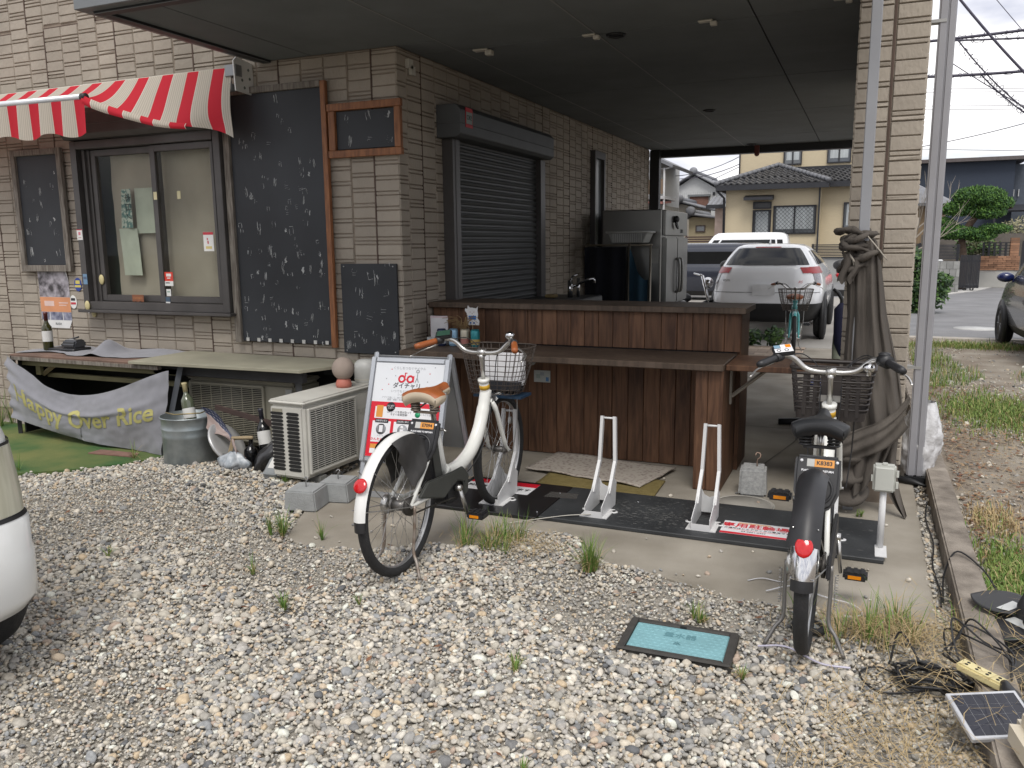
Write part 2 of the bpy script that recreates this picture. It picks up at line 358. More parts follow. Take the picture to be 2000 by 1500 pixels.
for i in range(24000):
    y = 1.6+12.6*R2.random()**1.3; x = .54+R2.random()*(.6+y*.55)
    if mnoise.noise(Vector((x*.9, y*.55, 2))) < -.12 and R2.random() < .8: continue
    pts.append((x, y, -.012+R2.random()*.008, R2.lognormvariate(math.log(.020), .4)))
struct(scatter('lot_gravel', pts), 'stuff', 'thin scatter of gravel on the weedy lot beyond the kerb')
# ------------------------------------------------------------------ grass
def blades(pts, name, mats, stiff=1.0):
    # pts: (x,y,z,h,lean,matindex)
    b = B(); rr = random.Random(len(pts))
    for (x, y, z, h, lean, mi) in pts:
        a = rr.uniform(0, 6.283); d = Vector((math.cos(a), math.sin(a), 0)); s = Vector((-d.y, d.x, 0)); wd = rr.uniform(.0016, .0034)*(1+h*3)
        p0 = Vector((x, y, z)); p1 = p0+d*lean*h*.30+Vector((0, 0, h*.55)); p2 = p0+d*lean*h*.95+Vector((0, 0, h*(1-.45*lean*lean)))
        b.cur = mi; b.add([p0-s*wd, p0+s*wd, p1+s*wd*.8, p1-s*wd*.8, p2], [(0, 1, 2, 3), (3, 2, 4)])
    return b.build(name, mats)
m_grass = mat('grass', (.065, .15, .022), .7, col2=(.15, .25, .045), scale=20)
m_grass2 = mat('grass_pale', (.17, .24, .05), .7, col2=(.27, .32, .09), scale=20)
m_dry = mat('dry_grass', (.34, .245, .12), .8, col2=(.48, .37, .2), scale=30)
GM = [m_grass, m_grass2, m_dry]
pts = []
for i in range(110000):
    y = 2.2+12*R2.random()**1.4; x = .56+R2.random()*(.7+y*.62)
    q = mnoise.noise(Vector((x*.75+3, y*.42, 7)))+.4*mnoise.noise(Vector((x*3, y*3, 1)))
    near = 1 if 3.2 < y < 4.5 and .56 < x < 1.3 else 0
    if 6.8 < y < 9.6 and x > .75+.1*(y-6.8): near = 1
    if 12.6 < y < 14.1 and x > 1.1: near = 1
    if q+.1*near < .42: continue
    g = R2.random(); mi = 0 if g < .55 else 1 if g < .85 else 2
    if 5 < y < 6 and R2.random() < .5: mi = 2
    pts.append((x, y, -.015, R2.uniform(.03, .10)*(1+.02*y), R2.uniform(.1, 1), mi))
for (cx, cy, rx, ry, n_, dy) in ((.68, 4.0, .13, .5, 3000, .12), (.70, 4.95, .12, .25, 500, .9), (1.1, 8.2, .38, .75, 5200, .12), (1.5, 13.3, .9, .28, 3600, .2), (.72, 11.6, .14, .3, 700, .2), (2.0, 10.4, .3, .4, 1500, .2), (.62, 9.8, .1, .8, 300, .2), (.75, 2.7, .2, .4, 1500, .3)):
    for i in range(n_):
        x, y = R2.gauss(cx, rx*.6), R2.gauss(cy, ry*.6)
        if x > .545: pts.append((x, y, -.015, R2.uniform(.02, .075)*(1+.035*y), R2.uniform(.2, 1), 2 if R2.random() < dy else (0 if R2.random() < .45 else 1)))
struct(blades(pts, 'lot_grass', GM), 'stuff', 'patchy green and dry grass on the lot beyond the kerb')
b = B()
def straw(x, y, z, l):
    a = R2.uniform(0, 3.14); d = Vector((math.cos(a), math.sin(a), 0))*l/2; c = Vector((x, y, z)); k = Vector((R2.gauss(0, .02), R2.gauss(0, .02), R2.uniform(0, .03)))
    s_ = Vector((-d.y, d.x, 0)).normalized()*R2.uniform(.0005, .0011); e = Vector((0, 0, R2.uniform(-.008, .03)))
    b.add([c-d-s_, c-d+s_, c+k+s_, c+k-s_, c+d+e], [(0, 1, 2, 3), (3, 2, 4)])
for i in range(900):
    x, y = R2.gauss(.18, .17), R2.gauss(2.42, .30)
    if -.5 < x < .40 and y > 1.5: straw(x, y, R2.uniform(.008, .025), R2.uniform(.04, .17))
for i in range(420): straw(R2.uniform(.15, .8), R2.gauss(3.0, .28), R2.uniform(.02, .05) if 0 else .10*(R2.random() > .4)+.02, R2.uniform(.05, .2))
for i in range(500): straw(R2.gauss(.16, .14), R2.gauss(3.30, .07), R2.uniform(.01, .05), R2.uniform(.05, .2))
for i in range(260): straw(R2.gauss(-1.55, .16), R2.gauss(3.66, .08), R2.uniform(.01, .03), R2.uniform(.05, .16))
for i in range(700): straw(R2.uniform(.58, 1.4), R2.uniform(4.4, 7.4), .005, R2.uniform(.04, .14))
struct(b.build('straw', m_dry), 'stuff', 'dry straw scattered over gravel and kerb end')
b = B()
for i in range(2600):
    x, y = .58+R2.random()**1.5*1.5, R2.uniform(4.2, 9.5); a = R2.uniform(0, 6.28); l = R2.uniform(.008, .024); d = Vector((math.cos(a), math.sin(a), R2.uniform(-.3, .3)))*l; s_ = Vector((-d.y, d.x, R2.uniform(-.01, .01)))*.5; c = Vector((x, y, R2.uniform(0, .012)))
    b.cur = R2.randint(0, 1); b.add([c-d, c+s_, c+d, c-s_], [(0, 1, 2, 3)])
for i in range(46):
    x, y = R2.uniform(-4.2, -.2), R2.uniform(1.9, 3.4); a = R2.uniform(0, 6.28); l = R2.uniform(.012, .024); d = Vector((math.cos(a), math.sin(a), .2))*l; s_ = Vector((-d.y, d.x, .002))*.45; c = Vector((x, y, .016)); b.cur = 0; b.add([c-d, c+s_, c+d, c-s_], [(0, 1, 2, 3)])
struct(b.build('leaf_litter', [mat('dead_leaf', (.16, .075, .04), .8, var=.3), mat('dead_leaf2', (.26, .17, .10), .8, var=.3)]), 'stuff', 'dead brown leaves on the soil beyond the kerb')
def tuft(x, y, n, h, sp, dry, label, cat='grass'):
    b = B(); cz = [(R2.gauss(0, sp*.45), R2.gauss(0, sp*.3)) for _ in range(max(1, n//28))]
    for i in range(n):
        cx, cy = cz[i % len(cz)]; a = R2.uniform(0, 6.283); r_ = sp*.16*R2.random(); d = Vector((math.cos(a), math.sin(a), 0)); s_ = Vector((-d.y, d.x, 0)); dr = R2.random() < dry
        hh = h*R2.uniform(.3, 1.05)*(.8 if dr else 1); ln = R2.random()**1.3*(1.5 if dr else .95); wd = R2.uniform(.0011, .0024)
        P = [Vector((cx, cy, 0))+d*r_]; el = math.pi/2-.12-ln*.35
        for k in range(4): P.append(P[-1]+(d*math.cos(el)+Vector((0, 0, math.sin(el))))*hh/4); el -= ln*.42
        if P[-1].z < .004: P[-1].z = .004
        b.cur = 2 if dr else (0 if R2.random() < .68 else 1); W = [1, 1, .85, .55, .06]; vs = [p+s_*wd*q*e for p, q in zip(P, W) for e in (-1, 1)]
        b.add(vs, [(2*k, 2*k+1, 2*k+3, 2*k+2) for k in range(4)])
    o = b.build('grass_tuft', GM); o.location = (x, y, .0); tag(o, label, cat, 'grass tufts in the gravel'); return o
tuft(-2.76, 3.31, 130, .17, .07, .15, 'tall green grass tuft in front of the two grey concrete blocks')
tuft(-2.50, 3.37, 26, .16, .04, .1, 'sparse upright grass blades right of the concrete blocks')
tuft(-1.66, 3.66, 380, .17, .30, .35, 'wide spreading grass tuft under the pedal of the white bicycle')
tuft(-1.11, 3.46, 240, .21, .06, .25, 'tall upright grass tuft below the second white bicycle stand')
tuft(-.54, 3.15, 60, .10, .06, .2, 'small grass tuft at the slab edge above the blue cover')
tuft(.14, 3.30, 420, .20, .34, .5, 'long grass clump with dry stalks right of the black bicycle')
tuft(-1.08, 2.53, 60, .08, .07, .3, 'low green weed alone in the middle of the gravel')
tuft(-.88, 1.98, 40, .06, .05, .1, 'tiny green weed at the bottom edge of the gravel')
tuft(-2.18, 2.60, 45, .10, .07, .3, 'thin weed in the gravel left of the white bicycle wheel')
tuft(-1.93, 2.76, 20, .06, .04, .2, 'tiny weed against the rear tyre of the white bicycle')
tuft(-2.57, 2.87, 30, .11, .06, .2, 'thin wispy weed in the gravel left of centre')
tuft(-3.38, 2.78, 20, .10, .05, .1, 'faint grass blades in the gravel near the white van')
tuft(-3.35, 4.05, 40, .15, .05, .1, 'green grass tuft at the foot of the white air conditioner')
tuft(-.36, 2.78, 45, .07, .07, .5, 'dry weed at the lower right corner of the blue cover')
tuft(-.55, 3.1, 40, .035, .14, .5, 'mossy low weed along the upper edge of the blue cover')
tuft(.03, 4.75, 60, .05, .02, .1, 'tiny green weed at the foot of the grey steel post')
# ================================================================== HOUSE
XW, YF, ZS = -3.0, 5.05, 2.82
m_side = mat('siding', (.335, .295, .245), .85, objvar=.06, var=.15, scale=1.8, bump=.55, bscale=55, detail=9, stretch=(1, 1, .45))
m_groove = mat('siding_groove', (.235, .19, .15), .9, var=.2, scale=14)
m_joint = mat('sealant', (.085, .055, .042), .8)
m_soff = mat('soffit_paint', (.135, .148, .152), .8, var=.1, scale=3, bump=.12, bscale=300)
m_soffj = mat('soffit_joint', (.02, .02, .02), .9)
m_fasc = mat('fascia_metal', (.16, .17, .175), .45, .2, var=.1, scale=3)
m_black = mat('black_metal', (.02, .021, .023), .5, .2)
m_alu = mat('bronze_alu', (.075, .07, .068), .45, .3, var=.15, scale=5)
m_glass = glass_mat('window_glass', (.95, .95, .93), .0)
house = thing('house', 'house with beige block siding and a dark covered passage', 'house', (XW, YF, 0))
def hb(name, b, m, par=house, **k):
    o = b.build(name, m, par, **k); o.matrix_parent_inverse = par.matrix_basis.inverted() if par is house else Matrix()
    return o
HI = Matrix.Translation((-XW, -YF, 0))
WX0, WX1, WZ0, WZ1 = -5.99, -4.53, 1.03, 2.33
b = B()
g = .009
b.box(-9, WX0, YF+g, YF+.25, -.05, 6); b.box(WX1, XW-.012, YF+g, YF+.25, -.05, 6); b.box(WX0, WX1, YF+g, YF+.25, -.05, WZ0); b.box(WX0, WX1, YF+g, YF+.25, WZ1, 6)
hb('front_wall', b, m_groove)
b = B(); b.box(XW-.25, XW-.012, YF+.25, 12.07, -.05, 6); side_wall = hb('side_wall', b, m_groove)
b = B(); b.box(-9, -3.25, YF+.25, 12, 5.9, 6); b.box(-9, -8.8, YF+.25, 12, 0, 5.9); b.box(-9, -3.25, 11.9, 12.05, 0, 5.9); hb('rear_shell', b, m_groove)
# -- siding blocks
U = .026
COVERS = [(-6.04, -4.49, .99, 2.46), (-4.50, -3.55, .77, 2.62), (-6.82, -6.21, 1.3, 2.34), (-3.53, -2.95, 2.11, 2.48), (-3.50, -3.03, .72, 1.38)]
def covered(x0, x1, z0, z1): return any(x0 >= c[0] and x1 <= c[1] and z0 >= c[2] and z1 <= c[3] for c in COVERS)
def column(rng):       # yields (z0,units,kind) on the common module grid
    z = 0; out = []; n = int(5.2/U); last = 9
    z = rng.choice([0, 1, 2])
    while z < n:
        out.append((z, 3)); z += 3
        for _ in range(rng.choices([0, 1, 2], [.3, .45, .25])[0]): out.append((z, 1)); z += 1
    return out
def block(b, x0, x1, z0, z1, y, dp, rough, rng):      # a rough-faced block with sloped margins
    e = .005; j = (lambda: rng.uniform(-.0025, .0025)) if rough else (lambda: 0)
    v = [(x0, y+dp, z0), (x1, y+dp, z0), (x1, y+dp, z1), (x0, y+dp, z1), (x0+e, y+j(), z0+e*.8), (x1-e, y+j(), z0+e*.8), (x1-e, y+j(), z1-e*.8), (x0+e, y+j(), z1-e*.8)]
    b.add(v, [(4, 5, 6, 7), (0, 1, 5, 4), (1, 2, 6, 5), (2, 3, 7, 6), (3, 0, 4, 7)])
rng = random.Random(11)
cand = []; rest = B()
xs = []; x = -3.0; k = 0
while x > -8.9:
    wdt = .2 if k == 0 else .195; xs.append((x-wdt, x, k)); x -= wdt; k += 1
for (x0, x1, k) in xs:
    wide = .007 if k % 4 == 1 else .0028
    for (zu, n) in column(rng):
        z0, z1 = zu*U+.0018, (zu+n)*U-.0018
        if x1 > -4.08 and z0 > ZS: continue
        if abs(z0-3.28) < .02: z0 += .02
        z1 = min(z1, ZS-.001) if x1 > -4.08 else z1
        if z1-z0 < .008: continue
        if covered(x0, x1, z0, z1): continue
        if n == 3 and z1-z0 > .05 and z0 > .5 and x1 > -7.2 and z1 < 3.6: cand.append((math.hypot(x0, YF)+abs(z0-1.5)*.3, x0+wide, x1-.0028, z0, z1, False))
        else: block(rest, x0+wide, x1-.0028, z0, z1, YF, .009, True, rng)
# the pillar at the right, same cladding
PX0, PX1, PY0, PY1 = -.122, .228, 5.05, 7.8  # unseen depth behind the front face is set to darken the passage
for (x0, x1) in ((PX0, .050), (.062, PX1)):
    for (zu, n) in column(rng):
        z0, z1 = zu*U+.0018, (zu+n)*U-.0018
        if z0 < .19: continue
        if n == 3 and z1 < 3.3: cand.append((0+abs(z0-1.5)*.01, x0+.003, x1-.003, z0, z1, True))
        else: block(rest, x0+.003, x1-.003, z0, z1, PY0, .009, True, rng)
# returns of the corner and the side wall (rows of blocks facing +X)
def block_x(b, y0, y1, z0, z1, x, dp, sgn=1):
    e = .005
    v = [(x-dp*sgn, y0, z0), (x-dp*sgn, y1, z0), (x-dp*sgn, y1, z1), (x-dp*sgn, y0, z1), (x, y0+e, z0+e*.8), (x, y1-e, z0+e*.8), (x, y1-e, z1-e*.8), (x, y0+e, z1-e*.8)]
    b.add(v, [(4, 5, 6, 7), (0, 1, 5, 4), (1, 2, 6, 5), (2, 3, 7, 6), (3, 0, 4, 7)])
y = YF; k = 0
while y < 12.05:
    wdt = .13 if k == 0 else .2; y1 = min(12.07, y+wdt)
    for (zu, n) in column(rng):
        z0, z1 = zu*U+.0018, (zu+n)*U-.0018
        if z0 > ZS: break
        z1 = min(z1, ZS-.001)
        if z1-z0 < .008: continue
        if 5.74 < y and y1 < 7.62 and z1 < 2.3: continue
        if 9.3 < y and y1 < 9.7 and .9 < z0 and z1 < 2.5: continue
        block_x(rest, y+(.007 if k % 4 == 1 else .0028), y1-.0028, z0, z1, XW, .012)
    y = y1; k += 1
for (x, s) in ((PX1, 1), (PX0, -1)):
    yy = PY0
    while yy < PY1-.05:
        for (zu, n) in column(rng):
            z0, z1 = zu*U+.0018, (zu+n)*U-.0018
            if z0 < .19: continue
            block_x(rest, yy+.003, min(PY1, yy+.2)-.003, z0, z1, x, .012, s)
        yy += .2
cand.sort(); cache = {}
fw = [o for o in house.children if o.name.startswith('front_wall')][0]
b = B(); b.box(PX0+.012, PX1-.012, PY0+.012, PY1, .0, 5.2); b.cur = 1; b.box(PX0+.02, PX1-.02, PY0+.02, PY1-.02, -.01, .185)
pillar = hb('pillar', b, [m_groove, m_conc])
for i, (d, x0, x1, z0, z1, isp) in enumerate(cand):
    if i >= 300: block(rest, x0, x1, z0, z1, YF, .009, True, rng); continue
    key = (round(x1-x0, 3), round(z1-z0, 3), i % 5)
    if key not in cache:
        q = B(); block(q, -key[0]/2, key[0]/2, -key[1]/2, key[1]/2, 0, .009, True, rng); cache[key] = q.mesh('siding_block', m_side)
    par = pillar if isp else fw
    o = bpy.data.objects.new('siding_block', cache[key]); COL.objects.link(o); o.parent = par
    o.location = ((x0+x1)/2, YF, (z0+z1)/2)
o = hb('small_siding', rest, m_side); o['kind'] = 'stuff'
def joint(*a): q = B(); q.box(*a); hb('sealant_joint', q, m_joint)
for (x0, x1, k) in xs:
    if k % 4 == 1:
        for (za, zb) in (((.3, .97), (2.61, ZS-.002 if x1 > -4.08 else 3.262)) if -6.1 < x1 < -4.45 else ((.3, ZS-.002 if x1 > -4.08 else 3.262),)): joint(x1-.0055, x1+.0055, YF-.0008, YF+.006, za, zb)
    if k % 4 == 2 and x1 < -4.2: joint(x1-.005, x1+.005, YF-.0008, YF+.006, 3.283, 5.5)
yy = YF+.13+.2
while yy < 12:
    if not 5.6 < yy < 7.6: joint(XW-.006, XW+.0008, yy-.005, yy+.005, .3, ZS-.002)
    yy += .8
b = B(); b.box(.051, .061, PY0+.004, PY0+.02, .19, 5.2); hb('sealant_joint', b, m_joint)
b = B(); b.box(-9, -4.06, YF+.008, YF+.0118, 3.262, 3.282); hb('panel_joint', b, m_joint)
# -- covered passage: soffit panels, fascia, upper storey
SX = [-4.07, -3.68, -2.68, -1.685, -.70, -.124]; SY = [3.62, 5.35, 7.25, 9.13, 11.1, 12.2]
b = B(); b.box(-4.07, -.124, 3.62, 5.04, ZS+.012, ZS+.05); b.box(-2.999, -.124, 5.04, 12.2, ZS+.012, ZS+.05); soffit = hb('soffit', b, m_soffj)
for i in range(5):
    for j in range(5):
        if i < 2 and j > 0: continue
        y1 = SY[j+1]-.006; x0, x1 = SX[i]+.005, SX[i+1]-.005
        if i < 2: y1 = YF-.004
        if i == 2: x0 = SX[2]+.004
        q = B(); q.box(x0, x1, SY[j]+.006, y1, ZS, ZS+.0115); q.build('soffit_panel', m_soff, soffit)
for j in range(4):      # narrow strip of panels against the side wall
    q = B(); q.box(-2.996, -2.688, (YF if j == 0 else SY[j])+.004, SY[j+1]-.004, ZS+.0003, ZS+.0112)
    q.build('soffit_panel', m_soff, soffit)
q = B(); q.box(-2.996, -2.688, 11.104, 12.19, ZS+.0003, ZS+.0112); q.build('soffit_panel', m_soff, soffit)
b = B(); m_strip = mat('joint_strip', (.20, .205, .20), .6)
for x in (-2.68, -1.685): b.box(x-.006, x+.006, 3.63, 12.19, ZS-.003, ZS-.0005)
b.build('joint_strip', m_strip, soffit)
b = B(); b.box(-4.16, -.10, 3.53, 3.60, ZS-.005, ZS+.075); b.box(-4.16, -4.10, 3.601, 5.04, ZS-.005, ZS+.075); b.cur = 1
b.box(-4.095, -.10, 3.602, 3.66, ZS-.018, ZS+.01); b.box(-4.095, -4.03, 3.661, 5.04, ZS-.018, ZS+.01)
hb('fascia', b, [m_fasc, m_black], bevel=.003)
b = B(); b.box(-4.02, -.13, 3.68, 12.1, ZS+.12, 5.4); b.box(-4.13, -.11, 3.57, 3.679, ZS+.08, 5.4); hb('upper_storey', b, m_side)
b = B()
zz = ZS+.09
while zz < 3.5: b.box(-4.135, -.105, 3.56, 3.571, zz, zz+.07); zz += .08
o = hb('upper_cladding', b, m_side)
b = B(); b.box(-3.0, -.10, 12.2, 12.34, ZS-.10, ZS+.06); b.box(-2.998, -2.86, 12.08, 12.2, 0, ZS-.005); hb('end_beam', b, m_black)
for x, y in ((-1.575, 5.40), (-1.575, 8.78), (-1.575, 12.0)):
    b = B(); b.torus((x, y, ZS-.004), (0, 0, 1), .055, .010, 24, 6); b.cyl((x, y, ZS-.003), (x, y, ZS+.001), .05, 20); o = b.build('downlight', m_black, house); o.matrix_parent_inverse = HI
m_pbox = mat('ivory_plastic', (.50, .48, .42), .6)
for x, y, s in ((-2.49, 5.39, 1), (-.96, 5.30, .8), (-1.70, 5.32, .8), (-.2, 5.15, .7)):
    b = B(); b.box(x-.09*s, x+.02*s, y-.03*s, y+.03*s, ZS-.012, ZS-.0005); b.box(x-.0, x+.05*s, y-.025*s, y+.025*s, ZS-.045*s, ZS-.012); o = b.build('junction_box', m_pbox, house, bevel=.004); o.matrix_parent_inverse = HI
b = B(); b.box(-1.53, -1.47, 12.02, 12.08, ZS-.13, ZS-.02); b.ball((-1.5, 12.05, ZS-.13), .035); o = b.build('motion_sensor', mat('rust_red', (.12, .03, .025), .6), house); o.matrix_parent_inverse = HI
# -- window
win = B()
f = .055
def rect_frame(b, x0, x1, z0, z1, w_, y0, y1):
    b.box(x0, x0+w_, y0, y1, z0, z1); b.box(x1-w_, x1, y0, y1, z0, z1); b.box(x0+w_, x1-w_, y0, y1, z0, z0+w_); b.box(x0+w_, x1-w_, y0, y1, z1-w_, z1)
rect_frame(win, -6.05, -4.49, 1.0, 2.36, .065, YF-.085, YF+.12); win.box(-6.09, -4.46, YF-.12, YF+.01, .975, .999)
wo_ = hb('window', win, m_alu, bevel=.004)
b = B(); rect_frame(b, -5.90, -5.17, 1.07, 2.29, .05, YF-.02, YF+.02); o = b.build('sash', m_alu, wo_, bevel=.003)
b = B(); rect_frame(b, -5.22, -4.56, 1.07, 2.29, .05, YF-.055, YF-.0205); b.build('sash', m_alu, wo_, bevel=.003)
b = B(); b.box(-5.985, -5.90, YF-.03, YF+.0, 1.066, 2.29); b.box(-5.96, -5.93, YF-.05, YF-.031, 1.066, 2.29); b.build('shutter_rail', m_alu, wo_)
b = B(); b.box(-5.85, -5.22, YF-.003, YF+.003, 1.12, 2.24); b.build('pane', m_glass, wo_)
b = B(); b.box(-5.17, -4.61, YF-.041, YF-.036, 1.12, 2.24); b.build('pane', m_glass, wo_)
m_blind = mat('blind_cloth', (.37, .345, .29), .9, var=.14, scale=2.2)
def blind(u, v): return (-5.80+1.26*u, YF+.085+.006*math.sin(u*23)+.01*mnoise.noise(Vector((u*4, v*6, 0))), 1.04+1.26*v)
b = B(); b.grid(blind, 40, 20); b.build('blind', m_blind, wo_)
b = B(); b.box(-5.98, -4.5, YF+.13, YF+.15, 1.0, 2.36); b.build('dark_room', mat('dark_green_room', (.02, .035, .028), .9), wo_)
m_paper_g = mat('green_paper', (.42, .47, .40), .85, var=.1, scale=8)
b = B(); b.grid(lambda u, v: (-5.52+.26*u, YF+.05+.01*math.sin(u*5), 1.62+.36*v), 8, 8); b.build('paper_sheet', m_paper_g, wo_)
b = B(); b.grid(lambda u, v: (-5.71+.20*u+.03*(1-v), YF+.03+.008*math.sin(u*6+v*2), 1.28+.38*v), 8, 8); b.build('paper_sheet', m_paper_g, wo_)
b = B(); b.grid(lambda u, v: (-5.66+.13*u+.03*v*(1-u), YF+.02+.006*math.sin(u*6), 1.665+.31*v), 8, 8); pp = b.build('printed_sheet', mat('printed_paper', (.10, .2, .19), .85, col2=(.44, .5, .44), scale=28, lo=.45, hi=.55), wo_)
text('本日ノ', .075, frame_T((-5.565, YF+.012, 1.83), (.02, 0, -1), (1, 0, 0)), mat('ink', (.02, .03, .03), .8), wo_)
# window shutter box above
b = B(); b.prismx([(YF-.001, 2.365), (YF-.13, 2.365), (YF-.16, 2.40), (YF-.16, 2.56), (YF-.13, 2.60), (YF-.001, 2.60)], -6.05, -4.44); b.box(-6.052, -4.438, YF-.163, YF-.1, 2.468, 2.476)
hb('window_shutter_box', b, m_alu, bevel=.003)
m_oak = mat('stained_oak', (.16, .06, .025), .6, var=.3, scale=20, stretch=(1, 1, .1))
def on_win(b, nm, m): return b.build(nm, m, wo_)
# -- roller shutter on the side wall
b = B(); b.prism([(XW-.001, 2.285), (XW+.17, 2.285), (XW+.20, 2.31), (XW+.20, 2.48), (XW+.16, 2.52), (XW-.001, 2.52)], 5.60, 7.56); b.box(XW-.001, XW+.203, 5.597, 7.563, 2.378, 2.388)
sh = hb('roller_shutter', b, mat('shutter_paint', (.085, .09, .092), .5, .15, var=.1), bevel=.004)
b = B(); b.box(XW, XW+.09, 5.68, 5.80, 0, 2.284); b.box(XW, XW+.09, 7.50, 7.62, 0, 2.284); b.box(XW+.0901, XW+.094, 5.72, 5.745, 0, 2.284); b.build('guide_rail', m_alu, sh, bevel=.003)
pr = []
z = 0.0
b = B(); prof = []
while z < 2.28:
    prof += [(z, .030), (z+.012, .030), (z+.017, .041), (z+.030, .046), (z+.043, .041), (z+.048, .030)]; z += .05
vs = [(XW+d, y, z) for z, d in prof for y in (5.80, 7.50)]; b.add(vs, [(2*i, 2*i+1, 2*i+3, 2*i+2) for i in range(len(prof)-1)]); b.build('shutter_curtain', mat('shutter_slat', (.055, .058, .058), .5, .2, var=.12, scale=3), sh)
b = B(); b.box(XW+.2005, XW+.203, 5.68, 5.80, 2.36, 2.50); ad = b.build('shutter_label', mat('red_label', (.5, .02, .03), .5), sh)
b = B(); b.box(XW+.2031, XW+.2045, 5.69, 5.79, 2.385, 2.47); b.build('label_panel', mat('pale_label', (.25, .3, .28), .5), ad)
text('OK!', .05, frame_T((XW+.205, 5.74, 2.43), (0, 1, 0), (0, 0, 1)), MATS['ink'], ad)
# narrow window in the side wall
b = B()
for (y0, y1, z0, z1) in ((9.30, 9.34, 1.0, 2.55), (9.66, 9.70, 1.0, 2.55), (9.34, 9.66, 1.0, 1.05), (9.34, 9.66, 2.47, 2.55)): b.box(XW-.005, XW+.06, y0, y1, z0, z1)
nw = hb('narrow_window', b, m_alu)
b = B(); b.box(XW-.002, XW+.02, 9.34, 9.66, 1.05, 2.47); b.build('pane', mat('frosted_pane', (.13, .14, .14), .25, var=.2, scale=2), nw)
b = B(); b.box(XW+.001, XW+.03, 5.17, 5.23, 2.70, 2.76); b.box(XW+.01, XW+.03, 5.2, 5.26, 2.66, 2.72); hb('wall_sensor', b, m_pbox)
# ------------------------------------------------------------------ posts and pipes
m_post = mat('grey_steel', (.27, .275, .29), .45, .25, var=.06, scale=4)
st = B(); st.box(-.062, -.008, 4.855, 4.909, 0, 4.2); tag(st.build('steel_post', m_post, bevel=.004), 'square grey steel post in front of the clad pillar, cloth tied round it', 'post')
dp = thing('downpipe', 'grey ribbed downpipe standing right of the clad pillar', 'downpipe', (.33, 5.6, 0))
b = B(); b.box(-.040, .006, -.03, .03, .04, 5.2); b.box(.008, .050, -.025, .025, .04, 5.2); b.box(-.004, .012, -.02, .02, .04, 5.2); b.build('pipe', mat('pipe_plastic', (.30, .30, .32), .4, var=.06), dp, bevel=.012, segs=3)
for z in (.72, 2.73):
    b = B(); b.box(-.10, .0, -.034, .033, z, z+.018); b.build('bracket', mat('bracket_zinc', (.36, .36, .35), .5, .4), dp)
b = B(); b.box(-.05, .06, -.04, .04, 0, .04); b.tube([(-.1, -.05, .03), (.0, -.08, .02), (.09, -.13, .01)], [.02, .018, .004], 6); b.build('foot', m_black, dp)
# ================================================================== THINGS ON THE FACADE
m_board = mat('blackboard', (.013, .015, .019), .62, col2=(.030, .034, .041), scale=1.3, bump=.05, bscale=60, detail=7)
m_tape = mat('tape_residue', (.36, .37, .37), .7, var=.3, scale=40)
m_wgrey = mat('weathered_wood', (.09, .075, .06), .9, col2=(.26, .235, .205), scale=14, stretch=(4, 4, .5), bump=.5, bscale=60)
m_worange = mat('stained_wood', (.15, .055, .022), .6, col2=(.32, .13, .05), scale=12, stretch=(4, 4, .6), bump=.3, bscale=60)
m_ink = MATS['ink']
def residue(b, cx, cz, s, y, rr):         # what is left of a torn strip of tape: ragged bars, corners and specks
    a = rr.uniform(-.22, .22); ca, sa = math.cos(a), math.sin(a); w_, h = s*rr.uniform(.45, .8), s*rr.uniform(.8, 1.25)
    def poly(pts): b.add([(cx+x*ca-z*sa, y, cz+x*sa+z*ca) for x, z in pts], [tuple(range(len(pts)))])
    def bar(x, z0, z1, t):
        n = 4; L_, R_ = [], []
        for k in range(n+1):
            z = z0+(z1-z0)*k/n; q = t*rr.uniform(.25, 1) if 0 < k < n else t*rr.uniform(.1, .6); o = rr.uniform(-.3, .3)*t; L_.append((x+o-q/2, z)); R_.append((x+o+q/2, z))
        for k in range(n): poly([L_[k], R_[k], R_[k+1], L_[k+1]])
    def hbar(z, x0, x1, t): poly([(x0, z-t/2), (x1, z-t*rr.uniform(.1, .5)), (x1, z+t*rr.uniform(.1, .5)), (x0, z+t/2)])
    m_ = rr.random()
    if m_ < .55:
        for sx in (-1, 1):
            if rr.random() < .85: bar(sx*w_/2, -h/2*rr.uniform(.3, 1), h/2*rr.uniform(.3, 1), rr.uniform(.003, .007))
        if rr.random() < .35: hbar(h/2*rr.choice((-1, 1)), -w_/2, w_/2*rr.uniform(.2, 1), rr.uniform(.002, .004))
    elif m_ < .78:
        for _ in range(rr.randint(3, 6)): bar(rr.uniform(-w_, w_)*.5, rr.uniform(-h, 0)*.5, rr.uniform(.1, h)*.5, rr.uniform(.003, .009))
    elif m_ < .9: hbar(0, -w_/2, w_/2, .002); hbar(-h*.3, -w_/2, w_/3, .002)
    else: bar(0, -h*.4, h*.4, w_*.6)
    for _ in range(rr.randint(1, 5)): x, z = rr.uniform(-w_, w_)*.7, rr.uniform(-h, h)*.6; e = rr.uniform(.001, .0025); poly([(x-e, z-e), (x+e, z-e*.3), (x+e*.4, z+e*1.8)])
